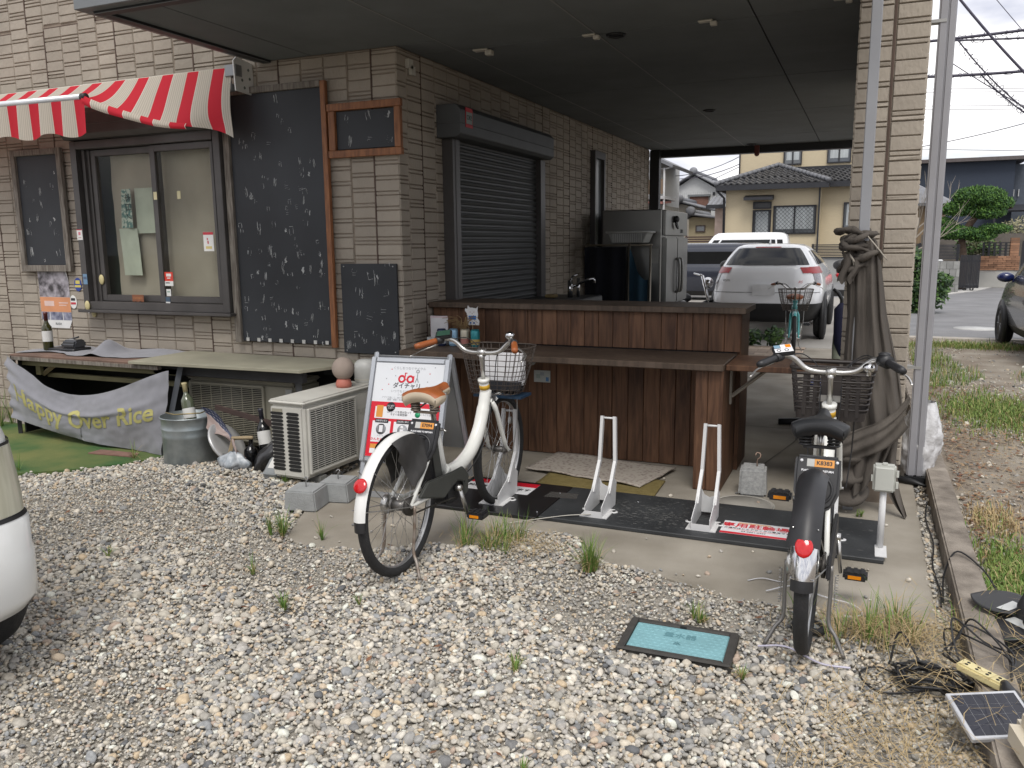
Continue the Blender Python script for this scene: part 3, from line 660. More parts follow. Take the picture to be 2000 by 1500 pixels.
def chalkboard(label, x0, x1, z0, z1, y, frames, n, seed, scr=False, marks=None):
    t = thing('chalkboard', label, 'chalkboard', (0, 0, 0), group='blackboards screwed to the facade')
    t.location = ((x0+x1)/2, y, z0); I = Matrix.Translation((-(x0+x1)/2, -y, -z0))
    def bd(b, nm, m, **k): o = b.build(nm, m, t, **k); o.matrix_parent_inverse = I; return o
    b = B(); b.box(x0, x1, y, y+.018, z0, z1); bd(b, 'panel', m_board, bevel=.002)
    rr = random.Random(seed); b = B()
    if marks:
        for (u, v, s) in marks: residue(b, x0+(x1-x0)*u, z0+(z1-z0)*v, s, y-.0012, rr)
    for _ in range(n):
        v = rr.betavariate(1.1, 1.7); u = rr.uniform(.04, .96)
        residue(b, x0+(x1-x0)*u, z0+(z1-z0)*v, rr.uniform(.028, .055), y-.0012-rr.random()*.0006, rr)
    o = bd(b, 'tape_residue', m_tape); o['kind'] = 'stuff'
    for (nm, fx0, fx1, fz0, fz1, m) in frames:
        b = B(); b.box(fx0, fx1, y-.022, y+.012, fz0, fz1); bd(b, nm, m, bevel=.003)
    if scr:
        for u in (.06, .94):
            for v in (.03, .97):
                b = B(); b.ball((x0+(x1-x0)*u, y-.002, z0+(z1-z0)*v), .005); bd(b, 'screw', m_tape)
    return t
yb = YF-.030
chalkboard('large blackboard covered in tape scraps between window and corner', -4.425, -3.595, .785, 2.60, yb,
           [('side_frame', -4.485, -4.428, .775, 2.62, m_wgrey), ('side_frame', -3.592, -3.550, .765, 2.64, m_worange), ('top_frame', -4.427, -3.593, 2.601, 2.645, m_wgrey)], 105, 5)
t = [o for o in bpy.data.objects if o.name == 'chalkboard'][0]
for i in range(8):
    b = B(); x = -4.39+i*.105; b.box(x, x+.028, yb-.006, yb-.002, .785, .812); o = b.build('tape_tab', mat('white_tape', (.5, .5, .48), .6), t); o.matrix_parent_inverse = Matrix.Translation((-t.location.x, -t.location.y, -t.location.z))
chalkboard('tall narrow blackboard in a grey wooden frame left of the window', -6.76, -6.265, 1.365, 2.28, yb,
           [('side_frame', -6.815, -6.763, 1.31, 2.33, m_wgrey), ('side_frame', -6.262, -6.21, 1.31, 2.33, m_wgrey), ('top_frame', -6.762, -6.263, 2.281, 2.33, m_wgrey), ('bottom_frame', -6.762, -6.263, 1.31, 1.364, m_wgrey)], 6, 8,
           marks=[(.15, .75, .05), (.8, .72, .06), (.15, .3, .06), (.8, .3, .07), (.15, .12, .07), (.8, .12, .08), (.5, .55, .04), (.18, .42, .04), (.78, .42, .05), (.45, .05, .03)])
chalkboard('small blackboard in an orange wooden frame high at the house corner', -3.475, -3.0, 2.165, 2.42, yb-.005,
           [('side_frame', -3.53, -3.478, 2.16, 2.425, m_worange), ('side_frame', -2.998, -2.95, 2.16, 2.425, m_worange), ('top_frame', -3.54, -2.945, 2.426, 2.475, m_worange), ('bottom_frame', -3.54, -2.945, 2.11, 2.159, m_worange)], 0, 4,
           marks=[(.18, .82, .05), (.55, .82, .05), (.9, .84, .06), (.22, .18, .06), (.57, .28, .05), (.9, .2, .05)])
chalkboard('unframed blackboard low beside the house corner', -3.50, -3.035, .73, 1.375, yb+.004, [], 12, 9, scr=True,
           marks=[(.25, .9, .06), (.55, .88, .07), (.8, .7, .06), (.3, .7, .05), (.75, .5, .06), (.3, .45, .05), (.5, .42, .07), (.25, .2, .06), (.4, .15, .05), (.75, .15, .07)])
# ------------------------------------------------------------------ awning
def striped(name):
    m = bpy.data.materials.new(name); m.use_nodes = True; t = m.node_tree; N = t.nodes; K = t.links.new; bs = N['Principled BSDF']; bs.inputs['Roughness'].default_value = .85
    uv = N.new('ShaderNodeAttribute'); uv.attribute_name = 'stripe'; rp = N.new('ShaderNodeValToRGB'); rp.color_ramp.interpolation = 'CONSTANT'
    st = [(0, (.58, .016, .035)), (.44, (.68, .64, .57))]
    for k in range(7): st += [(.475+.075*k, (.44, .395, .33)), (.50+.075*k, (.58, .53, .45))]
    el = rp.color_ramp.elements
    while len(el) < len(st): el.new(.9)
    for i, (p, c) in enumerate(st): el[i].position = min(p, .999)
    for i, (p, c) in enumerate(st): el[i].color = (*c, 1)
    fr = N.new('ShaderNodeMath'); fr.operation = 'FRACT'; K(uv.outputs['Fac'], fr.inputs[0]); K(fr.outputs[0], rp.inputs[0]); K(rp.outputs[0], bs.inputs['Base Color'])
    tr = N.new('ShaderNodeBsdfTranslucent'); K(rp.outputs[0], tr.inputs[0]); ms = N.new('ShaderNodeMixShader'); ms.inputs[0].default_value = .3
    K(bs.outputs[0], ms.inputs[1]); K(tr.outputs[0], ms.inputs[2]); K(ms.outputs[0], N['Material Output'].inputs[0])
    return m
m_awn = striped('awning_cloth')
def cloth(name, fn, nu, nv, parent, m, sfn=None, thick=.0015):
    b = B(); b.grid(fn, nu, nv); o = b.build(name, m, parent)
    if sfn:
        a = o.data.attributes.new('stripe', 'FLOAT', 'POINT'); a.data.foreach_set('value', [sfn(i/nu, j/nv) for j in range(nv+1) for i in range(nu+1)])
    return o
aw = thing('awning', 'red and cream striped roller awning above the window', 'awning', (-5.5, 4.9, 2.7))
AI = Matrix.Translation((5.5, -4.9, -2.7))
def ab(b, nm, m, **k): o = b.build(nm, m, aw, **k); o.matrix_parent_inverse = AI; return o
b = B(); b.cyl((-8.2, 4.93, 2.745), (-4.24, 4.93, 2.745), .034, 16); ab(b, 'roller', m_pbox)
m_wht = mat('white_enamel', (.62, .62, .60), .45, var=.08)
b = B(); b.prismx([(4.86, 2.60), (5.04, 2.59), (5.045, 2.81), (4.88, 2.83), (4.85, 2.80)], -4.215, -4.205); b.box(-4.24, -4.203, 5.03, 5.046, 2.59, 2.81); br = ab(b, 'bracket', m_wht)
b = B()
for (y, z) in ((5.0, 2.76), (5.01, 2.70), (4.93, 2.68), (4.95, 2.63), (5.01, 2.63)): b.cyl((-4.2045, y, z), (-4.2035, y, z), .011, 8)
b.build('bracket_hole', mat('hole_dark', (.12, .14, .12), .8), br).matrix_parent_inverse = Matrix()
b = B(); b.box(-4.30, -4.2, 4.86, 4.93, 2.70, 2.78); b.cyl((-4.28, 4.9, 2.70), (-4.25, 4.86, 2.62), .008, 6); b.box(-4.33, -4.24, 4.85, 4.90, 2.60, 2.65); ab(b, 'arm_joint', mat('grey_mech', (.25, .26, .27), .4, .5), bevel=.004)
b = B(); b.cyl((-8.2, 4.60, 2.635), (-5.42, 4.60, 2.605), .027, 12); bar = ab(b, 'front_bar', mat('alu_bar', (.6, .62, .64), .35, .5))
b = B(); b.cyl((-5.42, 4.60, 2.605), (-5.38, 4.60, 2.6045), .029, 12); b.build('end_cap', m_black, bar)
SW = .242        # stripe period
def fab(u, v):   # roller -> bar (left part) and free hanging right part
    x = -8.2+3.94*u
    top = Vector((x, 4.90, 2.768))
    if x < -5.40: e = Vector((x, 4.60, 2.632-.011*(x+8.2)))
    else:
        k = (x+5.40)/1.14; e = Vector((x+.10*k, 4.60+.16*k, 2.60-.36*k**.9-.02*math.sin(k*6)))
    p = top.lerp(e, v)
    sag = -.055*math.sin(math.pi*v)*(1 if x < -5.4 else 1.2)
    k = max(0, (x+5.40)/1.14)
    p.z += sag*(.5+.5*k)-(.025*math.sin(9*k+3*v)*k*v); p.y += -.05*math.sin(v*math.pi)*k+.03*math.sin(k*12+v*4)*k*v
    return p
o = cloth('canopy', fab, 160, 22, aw, m_awn, lambda u, v: (-8.2+3.94*u+4.30)/SW+.56); o.matrix_parent_inverse = AI
def val(u, v):
    x = -8.2+2.83*u; ph = x/.24*2*math.pi
    return (x, 4.574+.012*math.sin(ph)*v, 2.615-.011*(x+8.2)-v*(.245-.02*math.cos(ph*.5)))
o = cloth('valance', val, 150, 8, aw, m_awn, lambda u, v: (-8.2+2.83*u+5.37)/SW+.44); o.matrix_parent_inverse = AI
def flap(u, v):   # folded hem on the loose part
    p = fab((8.2-5.40+.80*u)/3.94, 1.0); return p+Vector((.01*v, -.012-.02*math.sin(v*2.5), .02-.07*v*(1-.4*u)))
o = cloth('folded_hem', flap, 60, 6, aw, m_awn, lambda u, v: (-5.40+.80*u+4.30)/SW+.70); o.matrix_parent_inverse = AI
# ------------------------------------------------------------------ posters and stickers
G_ST = 'stickers on the facade'
def sticker(name, label, x, z, w_, h, colr, shape='rect', y=YF-.0035, group=G_ST, cat='sticker', extra=()):
    t = thing(name, label, cat, (x, y, z), group=group)
    b = B()
    if shape == 'oval': b.prism([(w_/2*math.cos(a*.2618), h/2*math.sin(a*.2618)) for a in range(24)], -.0012, .0012)
    else: b.box(-w_/2, w_/2, -.0012, .0012, -h/2, h/2)
    b.build('backing', mat('st_%s' % ''.join('%02d' % int(c*99) for c in colr), colr, .5), t)
    for (dx, dz, ww, hh, c) in extra:
        b = B(); b.box(dx-ww/2, dx+ww/2, -.0022, -.0014, dz-hh/2, dz+hh/2); b.build('print', mat('st_%s' % ''.join('%02d' % int(q*99) for q in c), c, .5), t)
    return t
W_ = (.72, .72, .70); RD = (.5, .03, .05); BK = (.02, .02, .025)
sticker('sticker', 'white oval sticker with black car and red bar right of the poster', -6.275, .99+.06, .082, .115, W_, 'oval', extra=((0, .022, .05, .022, BK), (0, -.012, .06, .018, RD)))
sticker('sticker', 'blue oval sticker with yellow lettering above the white oval one', -6.20, 1.20, .085, .115, (.02, .05, .26), 'oval', extra=((0, .02, .05, .03, (.6, .5, .12)), (0, -.015, .07, .018, (.6, .5, .12))))
sticker('sticker', 'white oval sticker with red car near the lower window frame', -6.045, 1.385, .062, .085, W_, 'oval', extra=((0, 0, .04, .022, RD),))
sticker('sticker', 'white oval sticker with black car touching the window frame', -6.035+.02, 1.485, .06, .085, W_, 'oval', y=YF-.004, extra=((0, .02, .03, .016, BK), (0, -.004, .045, .016, RD)))
sticker('sticker', 'tiny white figure sticker on the siding below the blue oval', -6.10+.0, .985, .034, .055, W_, 'oval', extra=((0, .014, .026, .02, BK),))
sticker('sticker', 'tiny white figure sticker right of the narrow blackboard', -6.13, 1.60, .034, .055, W_, 'oval', extra=((0, .014, .026, .02, BK),))
sticker('sticker', 'white card with pink emblem stuck high on the window frame', -6.02, 1.615, .062, .085, W_, y=YF-.0875, extra=((0, .04, .062, .006, RD), (0, .01, .024, .026, (.6, .2, .25)), (0, -.024, .034, .006, (.5, .3, .3))))
sticker('sticker', 'small pale blue label on the left window frame', -6.005, 1.25, .046, .085, (.14, .25, .38), y=YF-.0875, extra=((0, .01, .035, .02, (.08, .12, .2)),))
sticker('sticker', 'orange red square notice with a white slip low on the right window', -5.125, 1.275, .088, .072, (.62, .05, .03), y=YF-.0445, extra=((.0, .012, .05, .022, W_), (0, -.012, .034, .008, W_), (0, -.055, .088, .038, W_), (-.015, -.05, .045, .008, RD)))
sticker('sticker', 'small white slip below the orange red notice on the window', -5.138, 1.145, .046, .06, W_, y=YF-.0445, extra=((0, .01, .03, .012, (.3, .4, .35)),))
sticker('sticker', 'small blue and white label on the lower window rail', -5.14, 1.085, .046, .055, (.05, .09, .14), y=YF-.0565, extra=((0, -.018, .046, .016, W_),))
sticker('sticker', 'white card with red top band at the right of the window', -4.69, 1.545, .10, .145, W_, y=YF-.0445, extra=((0, .062, .10, .02, RD), (-.01, .02, .010, .016, RD), (-.005, -.005, .012, .024, RD), (.0, -.045, .06, .02, (.62, .5, .2))))
sticker('sticker', 'yellowed tape square on the middle window stile', -5.185, 1.905, .034, .06, (.55, .5, .3), y=YF-.058)
sticker('sticker', 'yellowed tape square on the right window pane', -4.955, 1.905, .034, .06, (.55, .5, .3), y=YF-.0445)
t = sticker('plaque', 'small orange wooden plaque standing on the window ledge', -5.47, 1.098, .125, .056, (.20, .07, .03), y=YF-.05, cat='plaque', group='plaques')
text('CLOSED', .026, frame_T((0, -.0018, 0), (1, 0, 0), (0, 0, 1)), mat('plaque_text', (.45, .2, .08), .6), t)
b = B(); b.tube([(-.03, .0, -.025), (0, -.02, -.045), (.03, 0, -.025)], .004, 6); b.build('wire_foot', m_black, t)
for i, (x, z, y) in enumerate(((-6.0, 1.03, YF-.095), (-6.035, .965, YF-.008), (-5.885, 1.245, YF-.03))):
    b = B(); b.ball((0, 0, 0), (.028, .012, .042)); o = b.build('wall_hook', mat('yellow_plastic', (.55, .48, .25), .5)); o.location = (x, y, z)
    tag(o, ['cream plastic hook on the lower window frame corner', 'cream plastic hook on the siding under the window corner', 'round cream knob on the left window sash'][i], 'hook', 'cream hooks by the window')
# poster
t = thing('poster', 'tall photo poster with orange lower half under the narrow blackboard', 'poster', (-6.48, YF-.004, .82), group='posters on the facade')
b = B(); b.prism([(-.20, .08), (-.16, 0), (.13, 0), (.17, .07), (.17, .35), (.17, .41), (.14, .53), (-.2, .53)], -.0012, .0012); b.build('backing', mat('poster_white', (.66, .66, .66), .45), t)
b = B(); b.prism([(-.2, .27), (.17, .27), (.17, .41), (.12, .528), (-.2, .528)], -.0024, -.0014); b.build('photo_print', mat('poster_photo', (.035, .03, .035), .45, col2=(.45, .42, .46), scale=13, detail=3, lo=.35, hi=.65), t)
b = B(); b.box(-.2, .17, -.0024, -.0014, .14, .268); pn = b.build('orange_print', mat('poster_orange', (.62, .27, .13), .45, var=.1), t)
b = B(); b.box(-.15, -.03, -.0032, -.0026, .19, .235); b.box(.03, .14, -.0032, -.0026, .215, .225); b.box(.03, .12, -.0032, -.0026, .195, .203); b.build('print', mat('poster_pink', (.68, .5, .45), .5), pn)
b = B(); b.box(-.2, -.1, -.0024, -.0014, .07, .138); b.box(-.09, .06, -.0024, -.0014, .07, .138); b.box(.07, .17, -.0024, -.0014, .07, .138); b.build('photo_strip', mat('poster_blue', (.05, .06, .12), .45, col2=(.35, .36, .45), scale=20), t)
text('RUSH', .03, frame_T((0, -.0018, .035), (1, 0, 0), (0, 0, 1)), m_ink, t)
# ================================================================== CLUTTER UNDER THE WINDOW
m_ply = mat('olive_board', (.30, .285, .215), .7, var=.1, scale=5)
m_dkwood = mat('dark_timber', (.035, .035, .037), .8, var=.2)
m_grey_cl = mat('grey_cotton', (.215, .217, .24), .95, var=.07, scale=14, bump=.12, bscale=400, sheen=.3)
tb = thing('table', 'low table with a wide olive board top under the big blackboard', 'table', (-4.2, 4.7, 0))
def lb(par, b, nm, m, **k):
    o = b.build(nm, m, par, **k); o.matrix_parent_inverse = Matrix.Translation(-Vector(par.location)); return o
b = B(); b.prismz([(-4.97, 4.40), (-3.46, 4.44), (-3.24, 4.98), (-4.97, 5.03)], .662, .684); lb(tb, b, 'table_top', m_ply, bevel=.002)
b = B(); b.box(-4.85, -3.5, 4.52, 4.57, .58, .661); b.box(-3.6, -3.3, 4.9, 4.95, .58, .661); lb(tb, b, 'apron', m_dkwood)
for (x, y, dx) in ((-3.62, 4.62, .08), (-3.48, 4.92, .05), (-4.8, 4.95, -.02)):
    b = B(); b.tube([(x, y, .6), (x+dx, y-.02, 0)], .028, 4); lb(tb, b, 'leg', mat('grey_leg', (.12, .125, .13), .6))
bn = thing('bench', 'low wooden bench with olive rails behind the grey banner', 'bench', (-5.6, 4.7, 0))
b = B(); b.prismz([(-6.35, 4.47), (-4.66, 4.44), (-4.66, 5.03), (-6.35, 5.03)], .655, .668); b.cur = 1; b.prismz([(-6.33, 4.465), (-4.72, 4.435), (-4.72, 4.475), (-6.33, 4.505)], .622, .654); lb(bn, b, 'top', [mat('brown_ply', (.16, .10, .075), .85, var=.25, scale=7), m_wgrey], bevel=.002)
m_rail = mat('olive_rail', (.17, .155, .075), .7, var=.15)
b = B(); b.box(-6.28, -4.6, 4.52, 4.555, .575, .62); b.box(-6.1, -4.6, 4.60, 4.64, .475, .51); b.prismx([(4.54, .50), (4.57, .50), (4.57, .60), (4.54, .60)], -6.15, -6.10); lb(bn, b, 'rail', m_rail)
b = B(); b.tube([(-6.12, 4.58, .50), (-5.98, 4.58, .58)], .02, 4); lb(bn, b, 'brace', mat('pale_brace', (.3, .24, .13), .7))
for x in (-6.3, -4.64):
    b = B(); b.box(x-.02, x+.02, 4.98, 5.02, 0, .654); lb(bn, b, 'leg', m_dkwood)
b = B(); b.tube([(-4.56, 4.50, .66), (-4.66, 4.36, .0)], .026, 4); lb(bn, b, 'leg', mat('grey_leg2', (.10, .11, .125), .6))
b = B(); b.tube([(-6.33, 4.48, .655), (-6.33, 4.48, 0)], .02, 4); lb(bn, b, 'leg', m_dkwood)
b = B(); b.box(-6.30, -4.70, 4.96, 4.975, .02, .62); b.box(-6.30, -6.285, 4.5, 4.959, .02, .62); lb(bn, b, 'shade_panel', m_hole if 'm_hole' in globals() else mat('dark_void', (.012, .012, .012), .8))  # black sheets painted as the shade under the bench
b = B(); b.box(-4.69, -3.3, 4.965, 4.98, .02, .60); lb(tb, b, 'shade_panel', MATS['dark_void'])  # black sheet, the shade below the table put in as colour
# banner: sagging cloth with lettering
def banner(u, v):     # v 0 = top, 1 = hem
    xt = -6.35+1.80*u+(-.02)*v; U0 = .42
    sh_ = math.sin(min(1, u/U0)*math.pi/2)**1.1 if u < U0 else math.cos((u-U0)/(1-U0)*math.pi/2)**1.25
    sag = .265*sh_; top = .672-.035*u-sag
    bot = .145*(1-u)**2+.015+.0*u
    z = top+(bot-top)*v
    y = 4.43-.055*u-.05*math.sin(v*math.pi)*(4*u*(1-u))-.03*v
    rip = math.sin(16*u+7*v)*.006*(1-v*.4)+.013*math.sin(9*(u-.1)-5*v)*v+.009*math.sin(34*u*(1-.5*v)+2)*(1-u)**2+.010*math.sin(26*(1-u)*(1-.3*v)+5*v)*u*u+.006*mnoise.noise(Vector((u*22, v*9, 7)))
    fold = .022*math.exp(-((v-.30-.12*math.sin(u*3))/.05)**2)*(4*u*(1-u))
    y += rip-fold+.014*mnoise.noise(Vector((u*5, v*3, 2)))
    if u < .1: y += .02*math.sin(v*30)*(.1-u)*6
    x = xt+(.05*v*(1-u) if u < .5 else -.07*v*(u-.5)*2)
    return Vector((x, y, z))
ba = thing('banner', 'sagging grey cloth banner lettered Happy Over Rice in yellow', 'banner', (-5.5, 4.4, 0))
o = cloth('cloth', banner, 110, 50, ba, m_grey_cl); o.matrix_parent_inverse = Matrix.Translation(-Vector(ba.location))
m_yel = mat('faded_yellow_print', (.40, .37, .14), .9, var=.12, scale=30)
me = text_mesh('Happy Over Rice', 1.0, ext=0, bold=.022)
bm = bmesh.new(); bm.from_mesh(me); bmesh.ops.triangulate(bm, faces=bm.faces[:]); bmesh.ops.subdivide_edges(bm, edges=bm.edges[:], cuts=1); 
xs_ = [v.co.x for v in bm.verts]; X0, X1 = min(xs_), max(xs_)
for v in bm.verts:
    u = .07+.875*(v.co.x-X0)/(X1-X0); h = v.co.y      # letters keep their height, baseline follows the cloth
    top = banner(u, 0); bot = banner(u, 1); L_ = (top-bot).length
    vv = (.24 if L_ < .4 else .24+.10*(L_-.4))+.09/L_*.8 - h*.185/L_
    vv = min(max(vv+.10, .03), .95)
    p = banner(u, vv); q = banner(u+.01, vv)-p; r_ = banner(u, vv+.01)-p; n = q.cross(r_).normalized()
    if n.y > 0: n = -n
    v.co = p+n*.003
bm.to_mesh(me); bm.free(); me.materials.clear(); me.materials.append(m_yel)
o = bpy.data.objects.new('lettering', me); COL.objects.link(o); o.parent = ba; o.matrix_parent_inverse = Matrix.Translation(-Vector(ba.location))
# loose grey cloth on the bench top
def drape(u, v):
    x = -6.35+1.65*u; y = 4.52+.48*v; y = max(y, 4.5+.10*u+.12*max(0, math.sin(u*9)))
    z = .674+.014*abs(mnoise.noise(Vector((x*4, y*5, 3))))+.11*math.exp(-((x+5.52)/.07)**2-((y-4.72)/.13)**2)+.03*math.exp(-((x+5.2)/.2)**2-((y-4.9)/.1)**2)
    return (x, min(y, 5.03), z)
dr = cloth('cloth_cover', drape, 70, 26, None, m_grey_cl); tag(dr, 'rumpled grey cloth lying over the bench top', 'cloth')
# bottle + camera-like black device on the bench
m_bot = mat('green_bottle', (.035, .035, .008), .08, spec=.7, var=.1); m_lab = mat('paper_label', (.62, .62, .60), .7, var=.05); m_foil = mat('foil_red', (.10, .02, .02), .35)
def bottle(name, label, loc, rot, m, foil, lab, H=.30, r=.037, cat='bottle', group='bottles', labz=(.07, .155), labc=None):
    t = thing(name, label, cat, loc, group=group); t.rotation_euler = rot
    s = H/.30
    b = B(); b.lathe([(r*.9, 0), (r, .006), (r, .165*s), (r*.93, .185*s), (r*.62, .205*s), (.0155, .225*s), (.0145, .285*s), (.0165, .288*s), (.0165, H)], 20); b.build('glass', m, t)
    if foil: b = B(); b.lathe([(.0160, .235*s), (.0156, .284*s), (.0178, .287*s), (.0178, H+.002)], 16); b.build('foil', foil, t)
    if lab: b = B(); b.lathe([(r+.0006, labz[0]*s), (r+.0006, labz[1]*s)], 20, cap=False); b.build('label', labc or m_lab, t)
    return t
bottle('wine_bottle', 'olive wine bottle with white label standing on the bench', (-6.21, 4.72, .677), (0, 0, 0), m_bot, m_foil, True, H=.31, r=.039)
t = thing('radio', 'black plastic device with a clear lid on the bench', 'device', (-6.03, 4.78, .678))
b = B(); b.box(-.17, .14, -.09, .09, 0, .02); b.build('base', mat('black_plastic', (.015, .015, .017), .4), t, bevel=.008)
b = B(); b.prismx([(-.06, .021), (.06, .021), (.06, .075), (.02, .09), (-.04, .085), (-.06, .06)], -.03, .12); b.build('lid', mat('smoke_plastic', (.035, .037, .042), .15), t, bevel=.012, segs=2)
b = B(); b.tube([(-.14, .03, .03), (-.08, .05, .075), (.02, .07, .10)], .008, 6); b.build('handle', MATS['black_plastic'], t)
# ------------------------------------------------------------------ galvanised can with bottle
m_galv = mat('galvanised', (.24, .275, .285), .42, .75, col2=(.42, .46, .47), scale=9, detail=6)
cn = thing('metal_can', 'galvanised metal can standing beside the banner', 'can', (-4.33, 4.30, 0))
b = B(); b.lathe([(.172, 0), (.178, .02), (.176, .20), (.181, .212), (.176, .224), (.181, .262), (.181, .268), (.177, .275), (.180, .335), (.187, .342), (.187, .348), (.178, .348), (.170, .02), (.0, .02)], 40, cap=False); b.build('body', m_galv, cn)
b = B(); b.tube([(-.15, -.05, .36), (.0, -.12, .37), (.15, -.03, .375), (.1, .1, .37)], .005, 6); b.build('wire', mat('brass_wire', (.3, .24, .12), .4, .6), cn)
bottle('wine_bottle', 'clear green bottle with torn white label leaning in the metal can', (-4.28, 4.28, .28), (rad(-6), rad(-14), 0), mat('pale_green_glass', (.10, .115, .075), .1, spec=.7), mat('gold_foil', (.42, .36, .2), .5), True, H=.30, r=.042, labz=(.05, .12))
# ------------------------------------------------------------------ air conditioners
m_acw = mat('ac_ivory', (.53, .52, .475), .55, var=.07, scale=5)
m_acd = mat('ac_olive', (.27, .255, .20), .6, var=.1, scale=4)
m_hole = mat('dark_void', (.012, .012, .012), .8)
def ac(name, label, loc, rz, W, D, H, m, group):
    # local: front (fan grille) faces -Y, W along x, D along y
    t = thing(name, label, 'air conditioner', loc, rz, group)
    b = B(); b.box(-W/2, W/2, 0, D, .0, H-.03); b.build('casing', m, t, bevel=.018, segs=3)
    b = B(); b.box(-W/2-.006, W/2+.006, -.008, D+.006, H-.029, H); b.build('top_cover', m, t, bevel=.012, segs=3)
    gx0, gx1, gz0, gz1 = -W/2+.04, W/2-.27, .045, H-.06
    b = B(); b.box(gx0, gx1, -.004, -.001, gz0, gz1); b.build('grille_recess', m_hole, t)
    fr = B(); rect_frame(fr, gx0-.012, gx1+.012, gz0-.012, gz1+.012, .016, -.02, -.0005); g = fr.build('grille', m, t, bevel=.004)
    q = B(); z = gz0+.006
    while z < gz1-.006: q.box(gx0+.004, gx1-.004, -.018, -.012, z, z+.0045); z += .0135
    for i in range(1, 7): x = gx0+(gx1-gx0)*i/7; q.box(x-.003, x+.003, -.0115, -.008, gz0, gz1)
    q.build('grille_bars', m, g)
    q = B(); q.cyl(((gx0+gx1)/2, -.0075, (gz0+gz1)/2), ((gx0+gx1)/2, -.0045, (gz0+gz1)/2), (gz1-gz0)*.46, 30); q.build('fan_shroud', mat('fan_grey', (.06, .06, .058), .8), t)
    # slotted left end
    n = 16
    for c in (0, 1):
        for i in range(n):
            z = .05+(H-.12)*i/n; y0 = .035+c*(D*.46)
            q = B(); pts = [(y0+.012, 0), (y0+D*.36-.012, 0), (y0+D*.36, .006), (y0+D*.36, .014), (y0+D*.36-.012, .020), (y0+.012, .020), (y0, .014), (y0, .006)]
            q.prismx([(a, z+d) for a, d in pts], -W/2-.0025, -W/2+.0006); q.build('slot', m_hole, t)
    q = B(); q.box(-W/2-.004, -W/2-.001, D*.6, D*.9, H-.075, H-.055); q.build('plate', m_acd, t)
    for sx in (-1, 1): q = B(); q.box(sx*W*.32-.03, sx*W*.32+.03, -.02, D+.02, -.06, -.001); q.build('foot', mat('ac_foot', (.2, .2, .19), .7), t)
    return t
# big white unit: fan side faces +X, slotted end faces the yard
a1 = ac('air_conditioner', 'ivory outdoor air conditioner with slotted end beside the sign', (-3.13, 4.44, .06), rad(88), .78, .27, .50, m_acw, 'outdoor air conditioner units')
a2 = ac('air_conditioner', 'dingy olive air conditioner under the table behind the junk', (-4.14, 4.62, .07), rad(0), .98, .30, .50, m_acd, 'outdoor air conditioner units')
q = B(); q.box(.42, .475, -.012, -.002, .36, .44); q.build('side_handle', mat('handle_grey', (.30, .30, .28), .5), a2)
text('FUJITSU', .05, frame_T((.25, -.001, .33), (1, 0, 0), (0, 0, 1)), mat('faded_ink', (.36, .345, .30), .6), a1)
# ornament and white drum on the unit
t = thing('figurine', 'round pale figurine with a pinkish base on the ivory air conditioner', 'figurine', (-3.22, 4.60, .561))
b = B(); b.lathe([(.05, 0), (.055, .02), (.045, .05), (.03, .065)], 20); b.build('base', mat('coral', (.45, .15, .11), .6), t)
b = B(); b.ball((0, 0, .125), (.078, .07, .078), 20, 14); b.build('head', mat('taupe', (.32, .26, .22), .8, var=.08, scale=10), t)
t = thing('canister', 'white rounded canister on the air conditioner half hidden by the sign', 'canister', (-3.20, 4.84, .561))
b = B(); b.lathe([(.07, 0), (.078, .01), (.080, .10), (.074, .135), (.05, .155), (.0, .16)], 24, cap=False); b.build('body', mat('white_plastic', (.55, .55, .52), .4), t)
b = B(); b.lathe([(.0805, .02), (.0805, .028)], 24, cap=False); b.build('rim', m_pbox, t)
# concrete blocks under the unit
m_cblk = mat('grey_block', (.30, .31, .31), .9, var=.12, scale=12, bump=.4, bscale=130)
def cblock(label, x, y, rz):
    t = thing('concrete_block', label, 'concrete block', (x, y, 0), rz, 'concrete blocks by the air conditioner')
    b = B(); b.prism([(-.10, 0), (.10, 0), (.09, .12), (-.09, .12)], -.095, .095); b.build('body', m_cblk, t, bevel=.008, segs=2)
    b = B(); b.tube(bez([(0, 0, .118), (0, 0, .15), (.012, 0, .168), (.0, .006, .178), (-.012, 0, .168)], 5), .0035, 6); b.build('hook', mat('wire_steel', (.3, .3, .3), .35, .8), t)
cblock('grey concrete block with wire hook, nearer of the pair by the air conditioner', -2.94, 3.78, rad(12)); cblock('grey concrete block with wire hook, farther of the pair by the air conditioner', -2.86, 3.985, rad(12))
# junk between the can and the unit
t = thing('oval_tray', 'pale rimmed oval tray tipped on edge among the junk', 'tray', (-4.03, 4.33, .155)); t.rotation_euler = (rad(10), rad(55), rad(20))
b = B(); b.lathe([(.0, .012), (.12, .010), (.155, .0), (.165, .012), (.155, .024), (.12, .02), (0, .02)], 30, cap=False); b.build('dish', mat('pale_metal', (.5, .5, .5), .4, .4), t)
b = B(); b.lathe([(.0, -.012), (.14, -.012), (.14, .002), (0, .002)], 24, cap=False); b.build('backing', mat('brown_back', (.18, .10, .045), .7), t)
def flagf(u, v):
    x = -4.16+.34*u+.03*v; z = .36-.20*u*(1-.3*v)-.13*v*(.5+.5*u)+.022*math.sin(u*9+v*4)+.06*(1-u)*(1-v); y = 4.28+.07*math.sin(u*4)+.06*v*math.sin(v*3+u*5)-.03
    return (x, y, z)
def flagmat():
    m = bpy.data.materials.new('flag_cloth'); m.use_nodes = True; t = m.node_tree; N = t.nodes; K = t.links.new; bs = N['Principled BSDF']; bs.inputs['Roughness'].default_value = .9
    at = N.new('ShaderNodeAttribute'); at.attribute_name = 'flag'; K(at.outputs['Color'], bs.inputs['Base Color']); return m
m_flag = flagmat()
